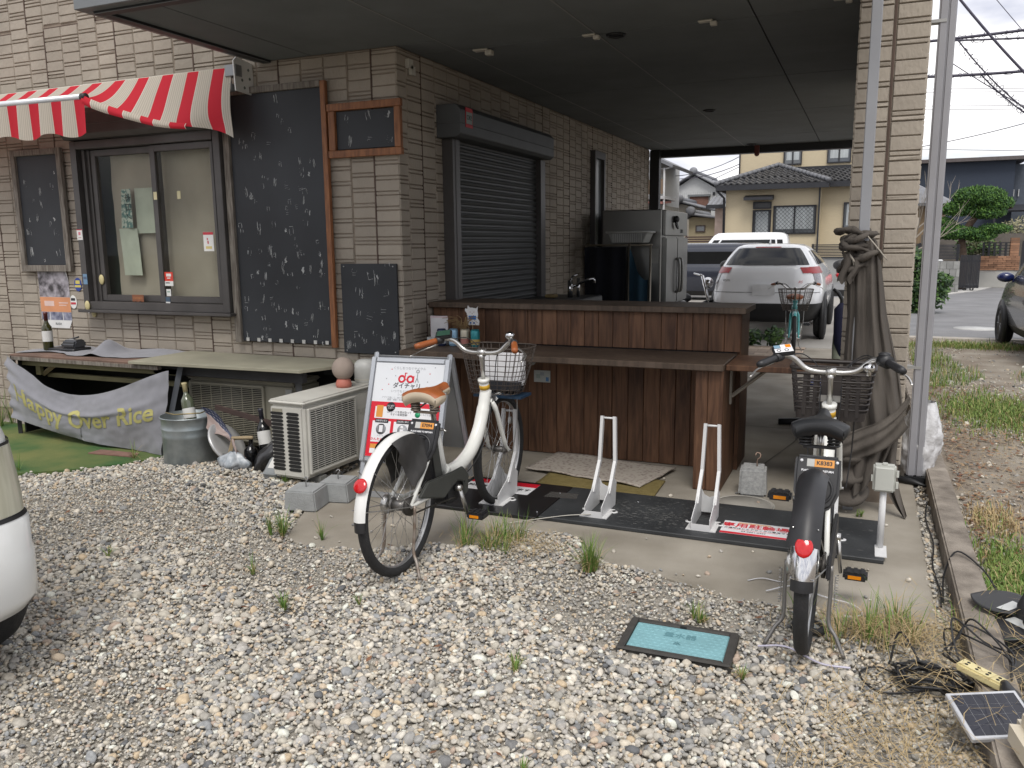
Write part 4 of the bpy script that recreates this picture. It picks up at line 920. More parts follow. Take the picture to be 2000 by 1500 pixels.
b = B(); b.grid(flagf, 60, 40); fo = b.build('small_flag', m_flag); tag(fo, 'faded cloth flag with white stars on navy draped over the junk', 'flag')
ca = fo.data.color_attributes.new('flag', 'FLOAT_COLOR', 'POINT'); cc = []
for j in range(41):
    for i in range(61):
        u, v = i/60, j/40
        if v < .5 and u < .72:
            st_ = ((int(u*15)+int(v*15)) % 2 == 0) and (u*15 % 1) < .34 and (v*15 % 1) < .34
            c = (.5, .5, .52) if st_ else (.03, .04, .085)
        else: c = (.36, .29, .27) if int(v*7) % 2 else (.33, .255, .235)
        cc += [*c, 1]
ca.data.foreach_set('color', cc)
bottle('wine_bottle', 'dark wine bottle with white label leaning between the air conditioners', (-3.70, 4.36, .10), (rad(-8), rad(-14), 0), mat('black_glass', (.008, .008, .009), .12, spec=.6), mat('foil_black', (.02, .02, .03), .3), True, H=.32, r=.045)
bottle('wine_bottle', 'squat dark bottle standing in the junk', (-3.80, 4.30, .01), (0, rad(5), 0), MATS['black_glass'], None, False, H=.22, r=.045)
t = thing('glass_box', 'clear square bottle with white label lying by the air conditioner', 'bottle', (-3.50, 4.20, .03), group='bottles'); t.rotation_euler = (rad(25), rad(5), rad(20))
b = B(); b.box(-.05, .05, -.10, .10, 0, .09); b.build('glass', mat('cloudy_glass', (.28, .30, .31), .15, spec=.7), t, bevel=.01)
b = B(); b.box(-.03, .04, -.05, .08, .0905, .092); b.build('label', m_lab, t)
def bagf(u, v):
    a = u*2*math.pi; r_ = (.10+.03*math.sin(a*3))*math.sin(math.pi*(.12+.8*v))+.02*mnoise.noise(Vector((math.cos(a)*2, math.sin(a)*2, v*5)))
    return Vector((-3.66+r_*math.cos(a)+.16*v, 4.22+r_*math.sin(a)*.7+.08*v, .02+.25*v))
b = B(); b.grid(bagf, 28, 18); tag(b.build('plastic_bag', mat('black_bag', (.025, .025, .027), .3, bump=.5, bscale=18)), 'crumpled black plastic bag leaning on the air conditioner', 'bag')
def bagc(u, v):
    a = u*2*math.pi; r_ = (.10+.03*math.sin(a*4+1))*math.sin(math.pi*(.1+.85*v))+.025*mnoise.noise(Vector((math.cos(a)*2, math.sin(a)*2, v*5+9)))
    return Vector((-3.85+r_*math.cos(a), 4.20+r_*math.sin(a)*.7, .0+.15*v))
b = B(); b.grid(bagc, 28, 14); tag(b.build('plastic_bag', mat('white_print_bag', (.20, .24, .28), .35, col2=(.50, .52, .54), scale=22, bump=.4, bscale=20)), 'crumpled white and blue plastic wrapper on the gravel', 'bag')
t = thing('wood_frame', 'pale wooden stick frame propped in the junk', 'frame', (-3.95, 4.22, 0))
b = B(); b.tube([(0, 0, .0), (.06, .03, .22)], .016, 4); b.tube([(.05, .03, .225), (.20, .06, .235)], .013, 6); b.build('sticks', mat('pale_wood', (.36, .28, .17), .8, var=.2), t)
b = B(); b.ball((-.01, .0, .07), (.035, .03, .05)); b.build('glass_knob', mat('knob_grey', (.2, .2, .2), .2, .4), t)
b = B(); b.prism([(-.36, .03), (.24, -.07), (.24, -.11), (-.36, -.0)], -.012, .012); o = b.build('plank', mat('brown_plank', (.055, .035, .03), .7, var=.2)); o.location = (-3.80, 4.40, .38); tag(o, 'dark brown plank slanting across the olive air conditioner', 'plank')
b = B(); b.prismz([(-.2, -.06), (.2, -.02), (.16, .07), (-.2, .05)], .013, .021); o = b.build('brick_piece', mat('red_slab', (.20, .11, .085), .9, var=.2, scale=20, bump=.4)); o.location = (-5.0, 4.24, 0); tag(o, 'flat reddish slab lying on the turf below the banner', 'slab')
tuft(-4.72, 4.20, 24, .20, .05, .3, 'thin brown stemmed weed in front of the banner'); tuft(-5.25, 3.70, 18, .16, .03, .4, 'thin weed at the edge of the turf'); tuft(-4.52, 4.46, 40, .12, .05, 0, 'leafy green weed behind the metal can'); tuft(-6.75, 4.6, 120, .45, .18, .1, 'leafy bush left of the banner against the wall', 'bush')
# ================================================================== COUNTER
def woodmat(name, c1, c2, objvar=.28):
    m = bpy.data.materials.new(name); m.use_nodes = True; t = m.node_tree; N = t.nodes; K = t.links.new; bs = N['Principled BSDF']; bs.inputs['Roughness'].default_value = .55; bs.inputs['Specular IOR Level'].default_value = .35
    ge = N.new('ShaderNodeNewGeometry'); oi = N.new('ShaderNodeObjectInfo'); ad = N.new('ShaderNodeVectorMath'); ad.operation = 'ADD'
    sc = N.new('ShaderNodeVectorMath'); sc.operation = 'SCALE'; cx = N.new('ShaderNodeCombineXYZ'); K(oi.outputs['Random'], cx.inputs[2]); K(oi.outputs['Random'], cx.inputs[0]); K(cx.outputs[0], sc.inputs[0]); sc.inputs['Scale'].default_value = 37
    K(ge.outputs['Position'], ad.inputs[0]); K(sc.outputs[0], ad.inputs[1])
    mp_ = N.new('ShaderNodeMapping'); mp_.inputs['Scale'].default_value = (22, 22, 2.2); K(ad.outputs[0], mp_.inputs[0])
    n = N.new('ShaderNodeTexNoise'); n.inputs['Scale'].default_value = 1.6; n.inputs['Detail'].default_value = 8; n.inputs['Distortion'].default_value = .6; K(mp_.outputs[0], n.inputs['Vector'])
    mp2 = N.new('ShaderNodeMapping'); mp2.inputs['Scale'].default_value = (3, 3, 1.2); K(ad.outputs[0], mp2.inputs[0]); n2 = N.new('ShaderNodeTexNoise'); n2.inputs['Scale'].default_value = 1.4; n2.inputs['Detail'].default_value = 3; K(mp2.outputs[0], n2.inputs['Vector'])
    mm = N.new('ShaderNodeMath'); mm.operation = 'MULTIPLY_ADD'; mm.inputs[1].default_value = .62; K(n.outputs[0], mm.inputs[0]); m3 = N.new('ShaderNodeMath'); m3.operation = 'MULTIPLY'; m3.inputs[1].default_value = .42; K(n2.outputs[0], m3.inputs[0]); K(m3.outputs[0], mm.inputs[2])
    rp = N.new('ShaderNodeValToRGB'); e = rp.color_ramp.elements; e[0].position = .38; e[0].color = (*c1, 1); e[1].position = .68; e[1].color = (*c2, 1); K(mm.outputs[0], rp.inputs[0])
    h = N.new('ShaderNodeHueSaturation'); mr = N.new('ShaderNodeMapRange'); mr.inputs[3].default_value = 1-objvar; mr.inputs[4].default_value = 1+objvar; K(oi.outputs['Random'], mr.inputs[0]); K(mr.outputs[0], h.inputs['Value']); K(rp.outputs[0], h.inputs['Color']); K(h.outputs[0], bs.inputs['Base Color'])
    bp = N.new('ShaderNodeBump'); bp.inputs['Strength'].default_value = .15; K(n.outputs[0], bp.inputs['Height']); K(bp.outputs[0], bs.inputs['Normal']); MATS[name] = m
    return m
m_wal = woodmat('walnut_stain', (.06, .028, .016), (.18, .092, .05), .17)
m_walt = woodmat('walnut_top', (.06, .042, .03), (.125, .09, .066), .1)
ct = thing('counter', 'dark stained wooden bar counter with plank front under the passage', 'counter', (-1.9, 5.6, 0))
cI = Matrix.Translation((1.9, -5.6, 0))
def cbld(b, nm, m, **k): o = b.build(nm, m, ct, **k); o.matrix_parent_inverse = cI; return o
b = B(); b.box(-2.97, -.76, 5.475, 5.56, 0, 1.044); cbld(b, 'core', m_dkwood)
x = -2.985; i = 0
while x < -.75:
    w_ = .108+R.uniform(-.008, .008); x1 = min(x+w_, -.735)
    q = B(); q.box(x+.0012, x1-.0012, 5.452-R.random()*.003, 5.4745, .794, 1.044); cbld(q, 'plank', m_wal, bevel=.003)
    if x1 < -.92: q = B(); q.box(x+.0012, x1-.0012, 5.452-R.random()*.003, 5.4745, .004, .748); cbld(q, 'plank', m_wal, bevel=.003)
    x = x1
b = B(); b.box(-2.998, -.70, 5.40, 5.62, 1.045, 1.085); b.box(-2.998, -.70, 5.622, 5.88, 1.045, 1.0845); cbld(b, 'bar_top', m_walt, bevel=.004)
b = B(); b.box(-.76, -.735, 5.48, 5.86, 0, 1.044); cbld(b, 'end_panel', m_wal, bevel=.002)
b = B(); b.box(-2.95, -.752, 4.88, 5.17, .749, .788); b.box(-2.95, -.752, 5.172, 5.451, .749, .7875); cbld(b, 'shelf', m_walt, bevel=.004)
b = B(); b.box(-.750, -.06, 4.96, 5.44, .745, .780); cbld(b, 'side_shelf', m_wal, bevel=.004)
b = B(); b.box(-.922, -.848, 4.935, 5.45, .004, .748); b.box(-.846, -.757, 4.935, 5.45, .004, .7482); cbld(b, 'leg_panel', m_wal, bevel=.003)
b = B(); b.tube([(-.745, 5.2, .55), (-.52, 5.2, .742)], .012, 4); b.box(-.756, -.744, 5.185, 5.215, .5, .745); cbld(b, 'bracket', mat('pale_bracket', (.33, .30, .25), .6))
for (x, z, w_, h, c) in ((-2.11, .565, .125, .085, (.42, .45, .43)),):
    sticker('sticker', 'white card with green and blue marks pinned on the counter front', x, z, w_, h, c, y=5.4465, extra=((-.03, -.0, .03, .03, (.3, .36, .33)), (.04, -.02, .022, .03, (.08, .2, .4)), (.0, .018, .03, .025, (.30, .33, .36))))
sticker('sticker', 'round pale sticker on the counter just below the shelf', -2.19, .672, .062, .062, (.4, .4, .38), 'oval', y=5.4465, extra=((0, 0, .03, .006, (.2, .2, .2)),))
# things on the shelf
t = thing('leaflet_holder', 'stack of pink edged leaflets in a holder on the counter shelf', 'leaflets', (-2.845, 5.26, .789), rad(8))
b = B(); b.box(-.075, .075, -.03, .05, 0, .055); b.build('holder', mat('clear_holder', (.5, .52, .52), .3), t)
for i, c in enumerate(((.62, .6, .62), (.6, .42, .45), (.62, .55, .56), (.62, .61, .62))):
    b = B(); b.box(-.065+.006*i, .07+.004*i, .02-.012*i, .026-.012*i, .012, .205-.004*i); b.build('leaflet', mat('leaf%d' % i, c, .7), t)
def can(label, x, y, c1, c2, h=.122):
    t = thing('drink_can', label, 'can', (x, y, .789), group='cans on the counter shelf'); r_ = .033
    b = B(); b.lathe([(r_*.8, 0), (r_, .008), (r_, h-.012), (r_*.85, h), (r_*.8, h-.003), (0, h-.003)], 20, cap=False); b.build('body', mat('can_%s' % label[:8], c1, .35, .3, var=.1, scale=30), t)
    b = B(); b.lathe([(r_+.0006, .018), (r_+.0006, .055)], 20, cap=False); b.build('band', mat('canb_%s' % label[:8], c2, .4), t)
can('navy drink can nearest the leaflets on the shelf', -2.785, 5.20, (.03, .04, .09), (.35, .36, .38)); can('light blue drink can between navy and cream cans', -2.70, 5.22, (.25, .42, .58), (.32, .45, .55))
can('cream drink can holding dried stems', -2.615, 5.235, (.5, .46, .36), (.35, .14, .12)); can('teal drink can, rightmost on the shelf', -2.525, 5.215, (.03, .24, .27), (.36, .26, .08))
t = thing('dried_stems', 'bunch of dried brown stems in the cream can', 'dried plants', (-2.63, 5.235, .90))
b = B()
for i in range(60):
    a = R.uniform(0, 6.28); l = R.uniform(.05, .13); d = Vector((math.cos(a), math.sin(a)*.6, 0)); b.tube([(0, 0, -.03), d*l*.5+Vector((0, 0, l*.75)), d*l*1.1+Vector((-.02, 0, l*R.uniform(.2, .9)))], .0022, 3)
b.build('stems', mat('dried_stem', (.24, .16, .075), .9, var=.3), t)
t = thing('cat_card', 'white cat shaped card with a blue sign held above the cans', 'card', (-2.60, 5.33, .93))
b = B(); b.prism([(-.05, 0), (.052, 0), (.055, .03), (.04, .05), (.045, .08), (.04, .105), (.045, .135), (.03, .12), (.0, .125), (-.02, .125), (-.035, .14), (-.04, .115), (-.055, .12), (-.06, .105), (-.045, .085), (-.038, .05)], -.0015, .0015); b.build('card', mat('card_white', (.66, .66, .66), .6), t)
b = B(); b.box(-.03, .03, -.003, -.002, .04, .068); b.box(-.02, -.008, -.003, -.002, .01, .022); b.box(.005, .02, -.003, -.002, .01, .022); b.build('print', mat('card_blue', (.02, .16, .45), .6), t)
b = B(); b.box(-.022, -.012, -.003, -.002, .092, .096); b.box(.008, .018, -.003, -.002, .092, .096); b.box(-.003, .003, -.003, -.002, .08, .085); b.build('face_print', mat('card_grey', (.35, .25, .22), .6), t)
b = B(); b.box(-.003, .003, -.001, .001, -.14, .02); b.build('stick', MATS['pale_wood'], t)
# ------------------------------------------------------------------ behind the counter
m_inox = mat('stainless', (.20, .20, .19), .32, .85, var=.08, scale=3)
fz = thing('fridge', 'tall stainless commercial fridge against the passage side wall', 'fridge', (-2.4, 9.6, 0))
fI = Matrix.Translation((2.4, -9.6, 0))
def fb(b, nm, m, par=fz, **k):
    o = b.build(nm, m, par, **k)
    if par is fz: o.matrix_parent_inverse = fI
    return o
b = B(); b.box(-2.76, -2.09, 9.0, 10.2, .05, 1.86); fb(b, 'cabinet', m_inox, bevel=.01)
b = B(); b.box(-2.0895, -2.05, 9.03, 10.18, 1.58, 1.85); fb(b, 'compressor_panel', m_inox, bevel=.006)
for (z0, z1) in ((.10, .80), (.82, 1.56)):
    for (y0, y1) in ((9.03, 9.60), (9.61, 10.18)):
        b = B(); b.box(-2.0895, -2.04, y0, y1, z0, z1); d = fb(b, 'door', m_inox, bevel=.012, segs=2)
        yh = y1-.07 if y0 < 9.3 else y0+.07
        b = B(); b.tube(bez([(-2.04, yh, z0+.12), (-2.0, yh, z0+.16), (-2.0, yh, z0+.46), (-2.04, yh, z0+.5)], 4), .016, 6); b.build('handle', m_inox, d)
b = B(); b.tube(bez([(-2.035, 9.45, 1.78), (-2.02, 9.4, 1.70), (-2.02, 9.5, 1.66), (-2.02, 9.42, 1.72)], 6), .012, 6); b.ball((-2.03, 9.44, 1.76), .04); fb(b, 'cable_plug', m_black)
text('E:0001', .06, frame_T((-2.049, 9.85, 1.63), (0, 1, 0), (0, 0, 1)), m_ink, fz).matrix_parent_inverse = fI
b = B(); b.box(-2.2, -2.12, 8.995, 8.999, 1.28, 1.44); fb(b, 'taped_paper', mat('grey_paper', (.4, .4, .38), .7))
t = thing('dish_rack', 'white plastic dish basket hung before the fridge', 'basket', (-2.38, 8.80, 1.50))
b = B(); b.prism([(-.17, 0), (.17, 0), (.22, .115), (-.22, .115)], -.14, .14); b.build('basin', mat('basket_core', (.30, .31, .30), .6), t, bevel=.01)
for i in range(14): b = B(); b.box(-.16+i*.0235, -.148+i*.0235, -.147, -.141, .01, .10); b.build('slat', mat('basket_white', (.45, .46, .45), .5), t)
b = B(); b.tube([(-.23, -.15, .115), (.23, -.15, .115), (.23, .15, .115), (-.23, .15, .115)], .012, 6, closed=True); b.build('rim', MATS['basket_white'], t)
t = thing('clothes_rail', 'thin steel rail holding dark aprons before the fridge', 'rail', (-2.5, 8.72, 0))
b = B(); b.tube([(-.36, 0, 0), (-.36, 0, 1.5)], .012, 8); b.tube([(.13, 0, 0), (.13, 0, 1.5)], .014, 8); b.tube([(-.36, 0, 1.48), (.38, 0, 1.48)], .01, 8); b.tube([(.36, 0, 0), (.36, 0, 1.48)], .012, 8); b.build('poles', mat('worn_pole', (.28, .25, .2), .4, .6), t)
def apr(x0, x1, z0, z1, y, amp, n): return lambda u, v: (x0+(x1-x0)*u, y+amp*math.sin(u*n)+.01*math.sin(v*5+u*3), z0+(z1-z0)*v-.0*(v))
b = B(); b.grid(apr(-2.86, -2.40, .3, 1.46, 8.69, .02, 16), 30, 10); tag(b.build('curtain_cloth', mat('black_cloth', (.006, .007, .012), .95)), 'black cloth hanging from the rail beside the side wall', 'cloth')
b = B(); b.grid(lambda u, v: (-2.36+.20*u, 8.69+.02*math.sin(u*9), .3+(1.46-.35*math.sin(u*math.pi*.55)-.3)*v), 20, 16); tag(b.build('apron', mat('blue_apron', (.012, .045, .075), .9)), 'dark blue apron hanging beside the black cloth', 'apron')
sk = thing('sink', 'dark sink unit with chrome tap behind the counter', 'sink', (-2.68, 7.4, 0))
b = B(); b.box(-.30, .28, -.45, .45, 0, 1.0); b.build('cabinet', mat('sink_dark', (.03, .032, .034), .5), sk, bevel=.01)
m_chr = mat('chrome', (.62, .62, .63), .12, 1.0, var=.03)
b = B(); b.cyl((.10, 0, 1.0), (.10, 0, 1.16), .024, 14); b.tube([(.12, 0, 1.10), (.28, -.02, 1.17), (.34, -.02, 1.18), (.345, -.02, 1.14)], .013, 8); b.tube([(.10, 0, 1.16), (.13, -.02, 1.20), (.18, -.03, 1.215)], .009, 6); b.cyl((.16, .06, 1.0), (.16, .06, 1.18), .016, 10); b.build('tap', m_chr, sk)
b = B(); b.box(-.12, -.02, -.1, .0, 1.001, 1.03); b.build('sponge', mat('sponge', (.3, .22, .1), .9), sk, bevel=.008)
# ================================================================== SIGN
m_alsign = mat('sign_alu', (.50, .52, .55), .35, .6, var=.05)
sg = thing('sandwich_board', 'red and white bicycle share A-frame sign beside the air conditioner', 'sign', (-2.56, 4.40, 0), rad(4))
sy0, sw, sh_ = -.30, .25, .84
SD = Vector((0, -sy0, sh_)).normalized()
def leg(b, x, y_foot, z0=0, z1=sh_): b.tube([(x, y_foot*(1-z0/sh_), z0), (x, y_foot*(1-z1/sh_), z1)], .016, 4)
for s, nm in ((sy0, 'front_leg'), (.30, 'rear_leg')):
    for x in (-sw, sw): b = B(); leg(b, x, s); b.build(nm, m_alsign, sg)
b = B(); b.box(-sw, sw, sy0-.014, sy0+.014, .002, .03); b.build('foot_bar', m_alsign, sg); b = B(); b.box(-sw, sw, .286, .314, .002, .03); b.build('foot_bar', m_alsign, sg)
TB = frame_T((0, sy0*(1-.2/sh_)-.018, .2), (1, 0, 0), tuple(SD))     # board plane: x across, y up the slope, z towards the viewer
BH = .655
b = B(); b.box(-sw-.012, sw+.012, 0, BH, -.016, -.004, TB); b.build('board', mat('board_core', (.4, .41, .43), .5), sg)
b = B()
for (x0, x1, y0, y1) in ((-sw-.018, -sw+.018, 0, BH), (sw-.018, sw+.018, 0, BH), (-sw+.0181, sw-.0181, 0, .034), (-sw+.0181, sw-.0181, BH-.034, BH)): b.box(x0, x1, y0, y1, -.0035, .008, TB)
b.build('snap_frame', m_alsign, sg, bevel=.006, segs=2)
b = B(); b.box(-sw-.012, sw+.012, 0, BH, -.012, .0, frame_T((0, .30*(1-.2/sh_)+.018, .2), (1, 0, 0), (0, -.30, sh_))); b.build('rear_board', m_alsign, sg)
b = B(); b.box(-sw+.018, sw-.018, .034, BH-.034, -.0038, .0, TB); po = b.build('poster', mat('poster_paper', (.70, .72, .75), .4, var=.02), sg)
P_RED = mat('print_red', (.62, .012, .03), .4, var=.03); P_W = mat('print_white', (.74, .74, .76), .4, var=.02); P_OR = mat('print_orange', (.66, .28, .05), .4, var=.03); P_BK = mat('print_black', (.015, .015, .018), .4); P_GY = mat('print_grey', (.30, .31, .33), .4); P_GR = mat('print_green', (.01, .28, .12), .4)
def pr(m, x0, x1, y0, y1, lv=1, nm='print'):
    b = B(); b.box(x0, x1, y0, y1, .0002+.0006*(lv-1), .0006*lv, TB); return b.build(nm, m, po)
def pc(m, x, y, r_, lv=1):
    b = B(); T = TB @ Matrix.Translation((x, y, .0002+.0006*(lv-1))); b.lathe([(r_, 0), (r_, .0004)], 24, T=T); return b.build('print', m, po)
def ptx(s, size, x, y, m, lv=2, **k): return text(s, size, TB @ Matrix.Translation((x, y, .0006*lv)), m, po, ext=.0002, **k)
pr(P_RED, -.232, .232, .035, .375)
pr(P_W, -.20, .20, .272, .345, 2); pr(P_OR, -.19, -.145, .278, .352, 3); pc(P_BK, -.095, .345, .03, 3)
ptx('はじめて', .013, -.095, .350, P_W, 5); ptx('の方へ', .013, -.095, .336, P_W, 5); ptx('QRコードを読み取って\n今すぐ会員登録!', .016, -.035, .306, P_BK, 3); pc(P_GR, .09, .305, .018, 3); ptx('ともだち追加', .014, .15, .306, P_GY, 3)
for i, (x, cap, top) in enumerate(((-.145, 'かんたん予約', '自転車を探す'), (0, '自由に乗ろう', '自転車に乗る'), (.145, '返却する', '自転車を返す'))):
    pr(P_W, x-.062, x+.062, .125, .255, 2); b = B(); b.prism([(x+.042*c_*1.0, .256+s_*.011) for c_, s_ in ((-1, -1), (1, -1), (1.12, -.4), (1.12, .4), (1, 1), (-1, 1), (-1.12, .4), (-1.12, -.4))], 0, 1)
    pr(P_BK, x-.045, x+.045, .244, .268, 3); ptx(top, .013, x, .256, P_W, 5); pc(P_GY, x, .205, .034, 3)
    if i != 1: pr(P_BK, x-.017, x+.017, .178, .236, 4); pr(P_W if i == 0 else P_GY, x-.013, x+.013, .186, .229, 5)
    else: pc(P_W, x-.005, .222, .011, 4); pr(P_W, x-.016, x+.006, .182, .211, 4); pr(P_W, x+.006, x+.024, .184, .198, 4)
    ptx('アプリで', .011, x, .162, P_GY, 3); ptx(cap, .021, x, .141, P_RED, 3, bold=.0004)
pr(P_W, -.205, .205, .055, .085, 2); pr(P_OR, -.205, .205, .0855, .112, 2); ptx('ダイチャリ ステーション', .022, -.02, .098, P_W, 3, bold=.0004); ptx('どの場所でも貸出返却OK。ここで借りて\n別のステーションで返すこともできます。', .014, -.02, .070, P_BK, 3)
ptx('ダイチャリ', .038, -.005, .478, P_BK, 1, bold=.0006); ptx('いつでもどこでも気軽に', .020, .0, .443, P_GY, 1); ptx('シェアサイクル', .018, 0, .423, P_GY, 1); ptx('アプリで探して、借りて、返すだけの新しい移動手段\n登録・検索・予約もスマートフォンから', .013, -.01, .396, P_GY, 1); ptx('くらしをつなぐサイクル', .020, 0, .588, P_GY, 1)
b = B()
for x in (-.045, .012): b.torus(TB @ Vector((x, .522, .0008)), TB.to_3x3() @ Vector((0, 0, 1)), .019, .0062, 24, 6, flat=.1)
b.box(-.028, -.021, .522, .562, .0003, .001, TB); b.box(-.028, -.012, .556, .562, .0003, .001, TB); b.box(.031, .038, .503, .543, .0003, .001, TB); b.box(-.026, -.006, .515, .520, .0003, .001, TB); b.build('logo', P_RED, po)
b = B(); b.torus(TB @ Vector((.058, .572, .0008)), TB.to_3x3() @ Vector((0, 0, 1)), .009, .0032, 20, 6, flat=.1); b.box(.055, .061, .52, .556, .0003, .001, TB); b.prism([(0, 0)]*3, 0, 0) if False else None
b.tube([TB @ Vector((.057, .53, .0006)), TB @ Vector((.047, .502, .0006))], .003, 4); b.tube([TB @ Vector((.059, .53, .0006)), TB @ Vector((.069, .504, .0006))], .003, 4); b.build('logo_figure', P_GY, po)
for (x, y, m) in ((-.12, .58, P_RED), (-.15, .52, P_GY), (-.13, .485, P_RED), (.14, .56, P_RED), (.13, .51, P_GY), (-.17, .45, P_RED), (.17, .6, P_GY), (-.09, .54, P_GY)): pc(m, x, y, .0035)
pc(P_OR, .135, .435, .045); pc(P_W, .135, .435, .03, 2)
# ================================================================== MAT, RACKS, RUG
m_mat = mat('black_board_mat', (.020, .022, .024), .55, col2=(.042, .045, .048), scale=4, bump=.15, bscale=90, detail=8)
bs_ = thing('base_board', 'long black base board the white bicycle stands are bolted to', 'board', (-1.0, 4.35, 0))
bI = Matrix.Translation((1.0, -4.35, 0))
def bb(b, nm, m): o = b.build(nm, m, bs_, bevel=.003); o.matrix_parent_inverse = bI; return o
b = B(); b.box(-2.28, -1.602, 4.03, 4.655, .001, .021); bb(b, 'panel', mat('black_gloss', (.012, .012, .013), .3, var=.2, scale=8)); b = B(); b.box(-1.598, .142, 4.055, 4.65, .001, .022); bb(b, 'panel', m_mat)
b = B()
for _ in range(420):
    x, y = R.gauss(-1.0, .16), R.gauss(4.32, .10)
    if R.random() < .35: x, y = R.uniform(-1.55, .1), R.uniform(4.1, 4.6)
    if -1.59 < x < .13 and 4.07 < y < 4.64:
        a = R.uniform(-.5, .5); l, w2 = R.uniform(.003, .016), R.uniform(.001, .003); z = .0226+R.random()*.0004
        b.add([(x-l, y-w2+a*w2, z), (x+l, y-w2, z), (x+l*.6, y+w2, z), (x-l*.7, y+w2, z)], [(0, 1, 2, 3)])
o = bb(b, 'scuffs', mat('scuff_grey', (.13, .13, .125), .8, var=.3, scale=50)); o['kind'] = 'stuff'
b = B(); b.add([(-1.70, 4.40, .0216), (-1.50, 4.42, .0232), (-1.52, 4.52, .0232), (-1.69, 4.51, .0216)], [(0, 1, 2, 3)]); bb(b, 'clear_tape', mat('clear_tape', (.07, .07, .068), .2))
for (x, y) in ((-1.63, 4.12), (-1.63, 4.5), (-1.15, 4.5)): b = B(); b.ball((x, y, .0225), .006, 8, 5); bb(b, 'screw', m_chr)
m_rack = mat('rack_white', (.66, .66, .66), .4, var=.04)
def rack(x, y=4.14):
    t = thing('bicycle_stand', '', 'bicycle stand', (x, y, .022), group='white bicycle stands')
    w2 = .047
    for s in (-1, 1):
        b = B(); b.prismx([(.0, .0), (.27, .0), (.29, .13), (.235, .17), (.0, .062)], s*w2-.002, s*w2+.002); b.build('side_plate', m_rack, t)
        b = B(); b.box(min(s*(w2+.002), s*(w2+.03)), max(s*(w2+.002), s*(w2+.03)), .0, .17, .0, .004); b.lathe([(.022, .0), (.022, .0042)], 16, T=Matrix.Translation((s*(w2+.034), .13, 0))); b.build('flange', m_rack, t)
        b = B(); b.cyl((s*(w2+.034), .13, .0043), (s*(w2+.034), .13, .010), .009, 6); b.build('bolt', m_black, t)
        xs1, xs2 = s*w2, s*.036
        P_ = [(xs1, .15, .10), (xs1*.96, .27, .255), (xs2, .285, .51)]
        b = B()
        for (p, q) in zip(P_, P_[1:]):
            p, q = Vector(p), Vector(q); d = Vector((0, .014, -.004)); e = Vector((.0085, 0, 0))
            b.add([p-d-e, p+d-e, q+d-e, q-d-e, p-d+e, p+d+e, q+d+e, q-d+e], [(0, 1, 2, 3), (7, 6, 5, 4), (0, 4, 5, 1), (1, 5, 6, 2), (2, 6, 7, 3), (3, 7, 4, 0)])
        b.build('upright', m_rack, t)
    b = B(); b.cyl((-.036, .285, .50), (.036, .285, .50), .006, 8); b.build('cross_bar', m_rack, t)
    b = B(); b.box(-w2+.0021, w2-.0021, .0, .004, .0, .035); b.build('front_plate', m_rack, t)
    b = B(); b.prism([(-w2+.003, .02), (w2-.003, .02), (w2-.003, .15), (w2*.6, .118), (0, .105), (-w2*.6, .118), (-w2+.003, .15)], .262, .266); b.build('back_plate', m_rack, t)
    return t
for x, lab in ((-1.925, 'white steel bicycle stand holding the white bicycle front wheel'), (-1.31, 'empty white steel bicycle stand in the middle of the board'), (-.728, 'empty white steel bicycle stand in front of the counter leg'), (-.13, 'white steel bicycle stand hidden by the black bicycle')):
    rack(x)['label'] = lab
def notice(label, x, y, w_, h, kind):
    t = thing('floor_notice', label, 'notice', (x, y, .0225), group='notices on the base board')
    b = B(); b.box(-w_/2, w_/2, -h/2, h/2, 0, .0008); b.build('sheet', P_W, t)
    T = lambda px, py, z=.0012: Matrix.Translation((px, py, z))
    if kind:
        b = B(); b.box(-w_/2, w_/2, -h/2, -h/2+.028, .0009, .0013); b.build('band', P_RED, t); b = B(); b.box(-.09, .075, .072, .09, .0009, .0013); b.build('band', mat('notice_peach', (.66, .42, .25), .5), t)
        text('専用駐輪場', .068, T(0, .035), P_RED, t, bold=.0012); text('この場所はシェアサイクル専用です', .022, T(0, -.012), P_BK, t); text('03-0001-0307', .022, T(0, -.05), P_BK, t)
        b = B(); b.box(-.13, .12, -.030, -.027, .0009, .0013); b.build('rule', P_RED, t)
    else:
        b = B(); b.box(-w_/2, w_/2, h/2-.075, h/2, .0009, .0013); b.build('band', P_RED, t); text('4/20', .06, T(0, .06), P_W, t, shear=.3); text('駐輪禁止 移動します', .045, T(0, -.03), P_BK, t, bold=.001)
notice('white notice with red Japanese characters beside the right bicycle', -.47, 4.26, .33, .20, 1); notice('red and white notice under the white bicycle front wheel', -2.02, 4.50, .44, .22, 0)
# rug and olive mat
def sheet(name, P4, z, th, m, wav=0):
    A, Bq, C, D = [Vector((*p, 0)) for p in P4]
    def f(u, v):
        p = A.lerp(Bq, u).lerp(D.lerp(C, u), v); e = min(u, 1-u, v, 1-v)
        return (p.x+wav*.3*mnoise.noise(Vector((p.x*5, p.y*5, 4))), p.y, z+wav*abs(mnoise.noise(Vector((p.x*4, p.y*4, 2))))*(1.5 if e < .1 else .5))
    b = B(); b.grid(f, 30, 20); return b.build(name, m, solid=th)
m_rug = bpy.data.materials.new('rug_weave'); m_rug.use_nodes = True
_t = m_rug.node_tree; _N = _t.nodes; _K = _t.links.new; _b = _N['Principled BSDF']; _b.inputs['Roughness'].default_value = .95
_g = _N.new('ShaderNodeNewGeometry'); _v = _N.new('ShaderNodeTexVoronoi'); _v.inputs['Scale'].default_value = 38; _K(_g.outputs['Position'], _v.inputs['Vector']); _n = _N.new('ShaderNodeTexNoise'); _n.inputs['Scale'].default_value = 40; _n.inputs['Detail'].default_value = 6; _K(_g.outputs['Position'], _n.inputs['Vector'])
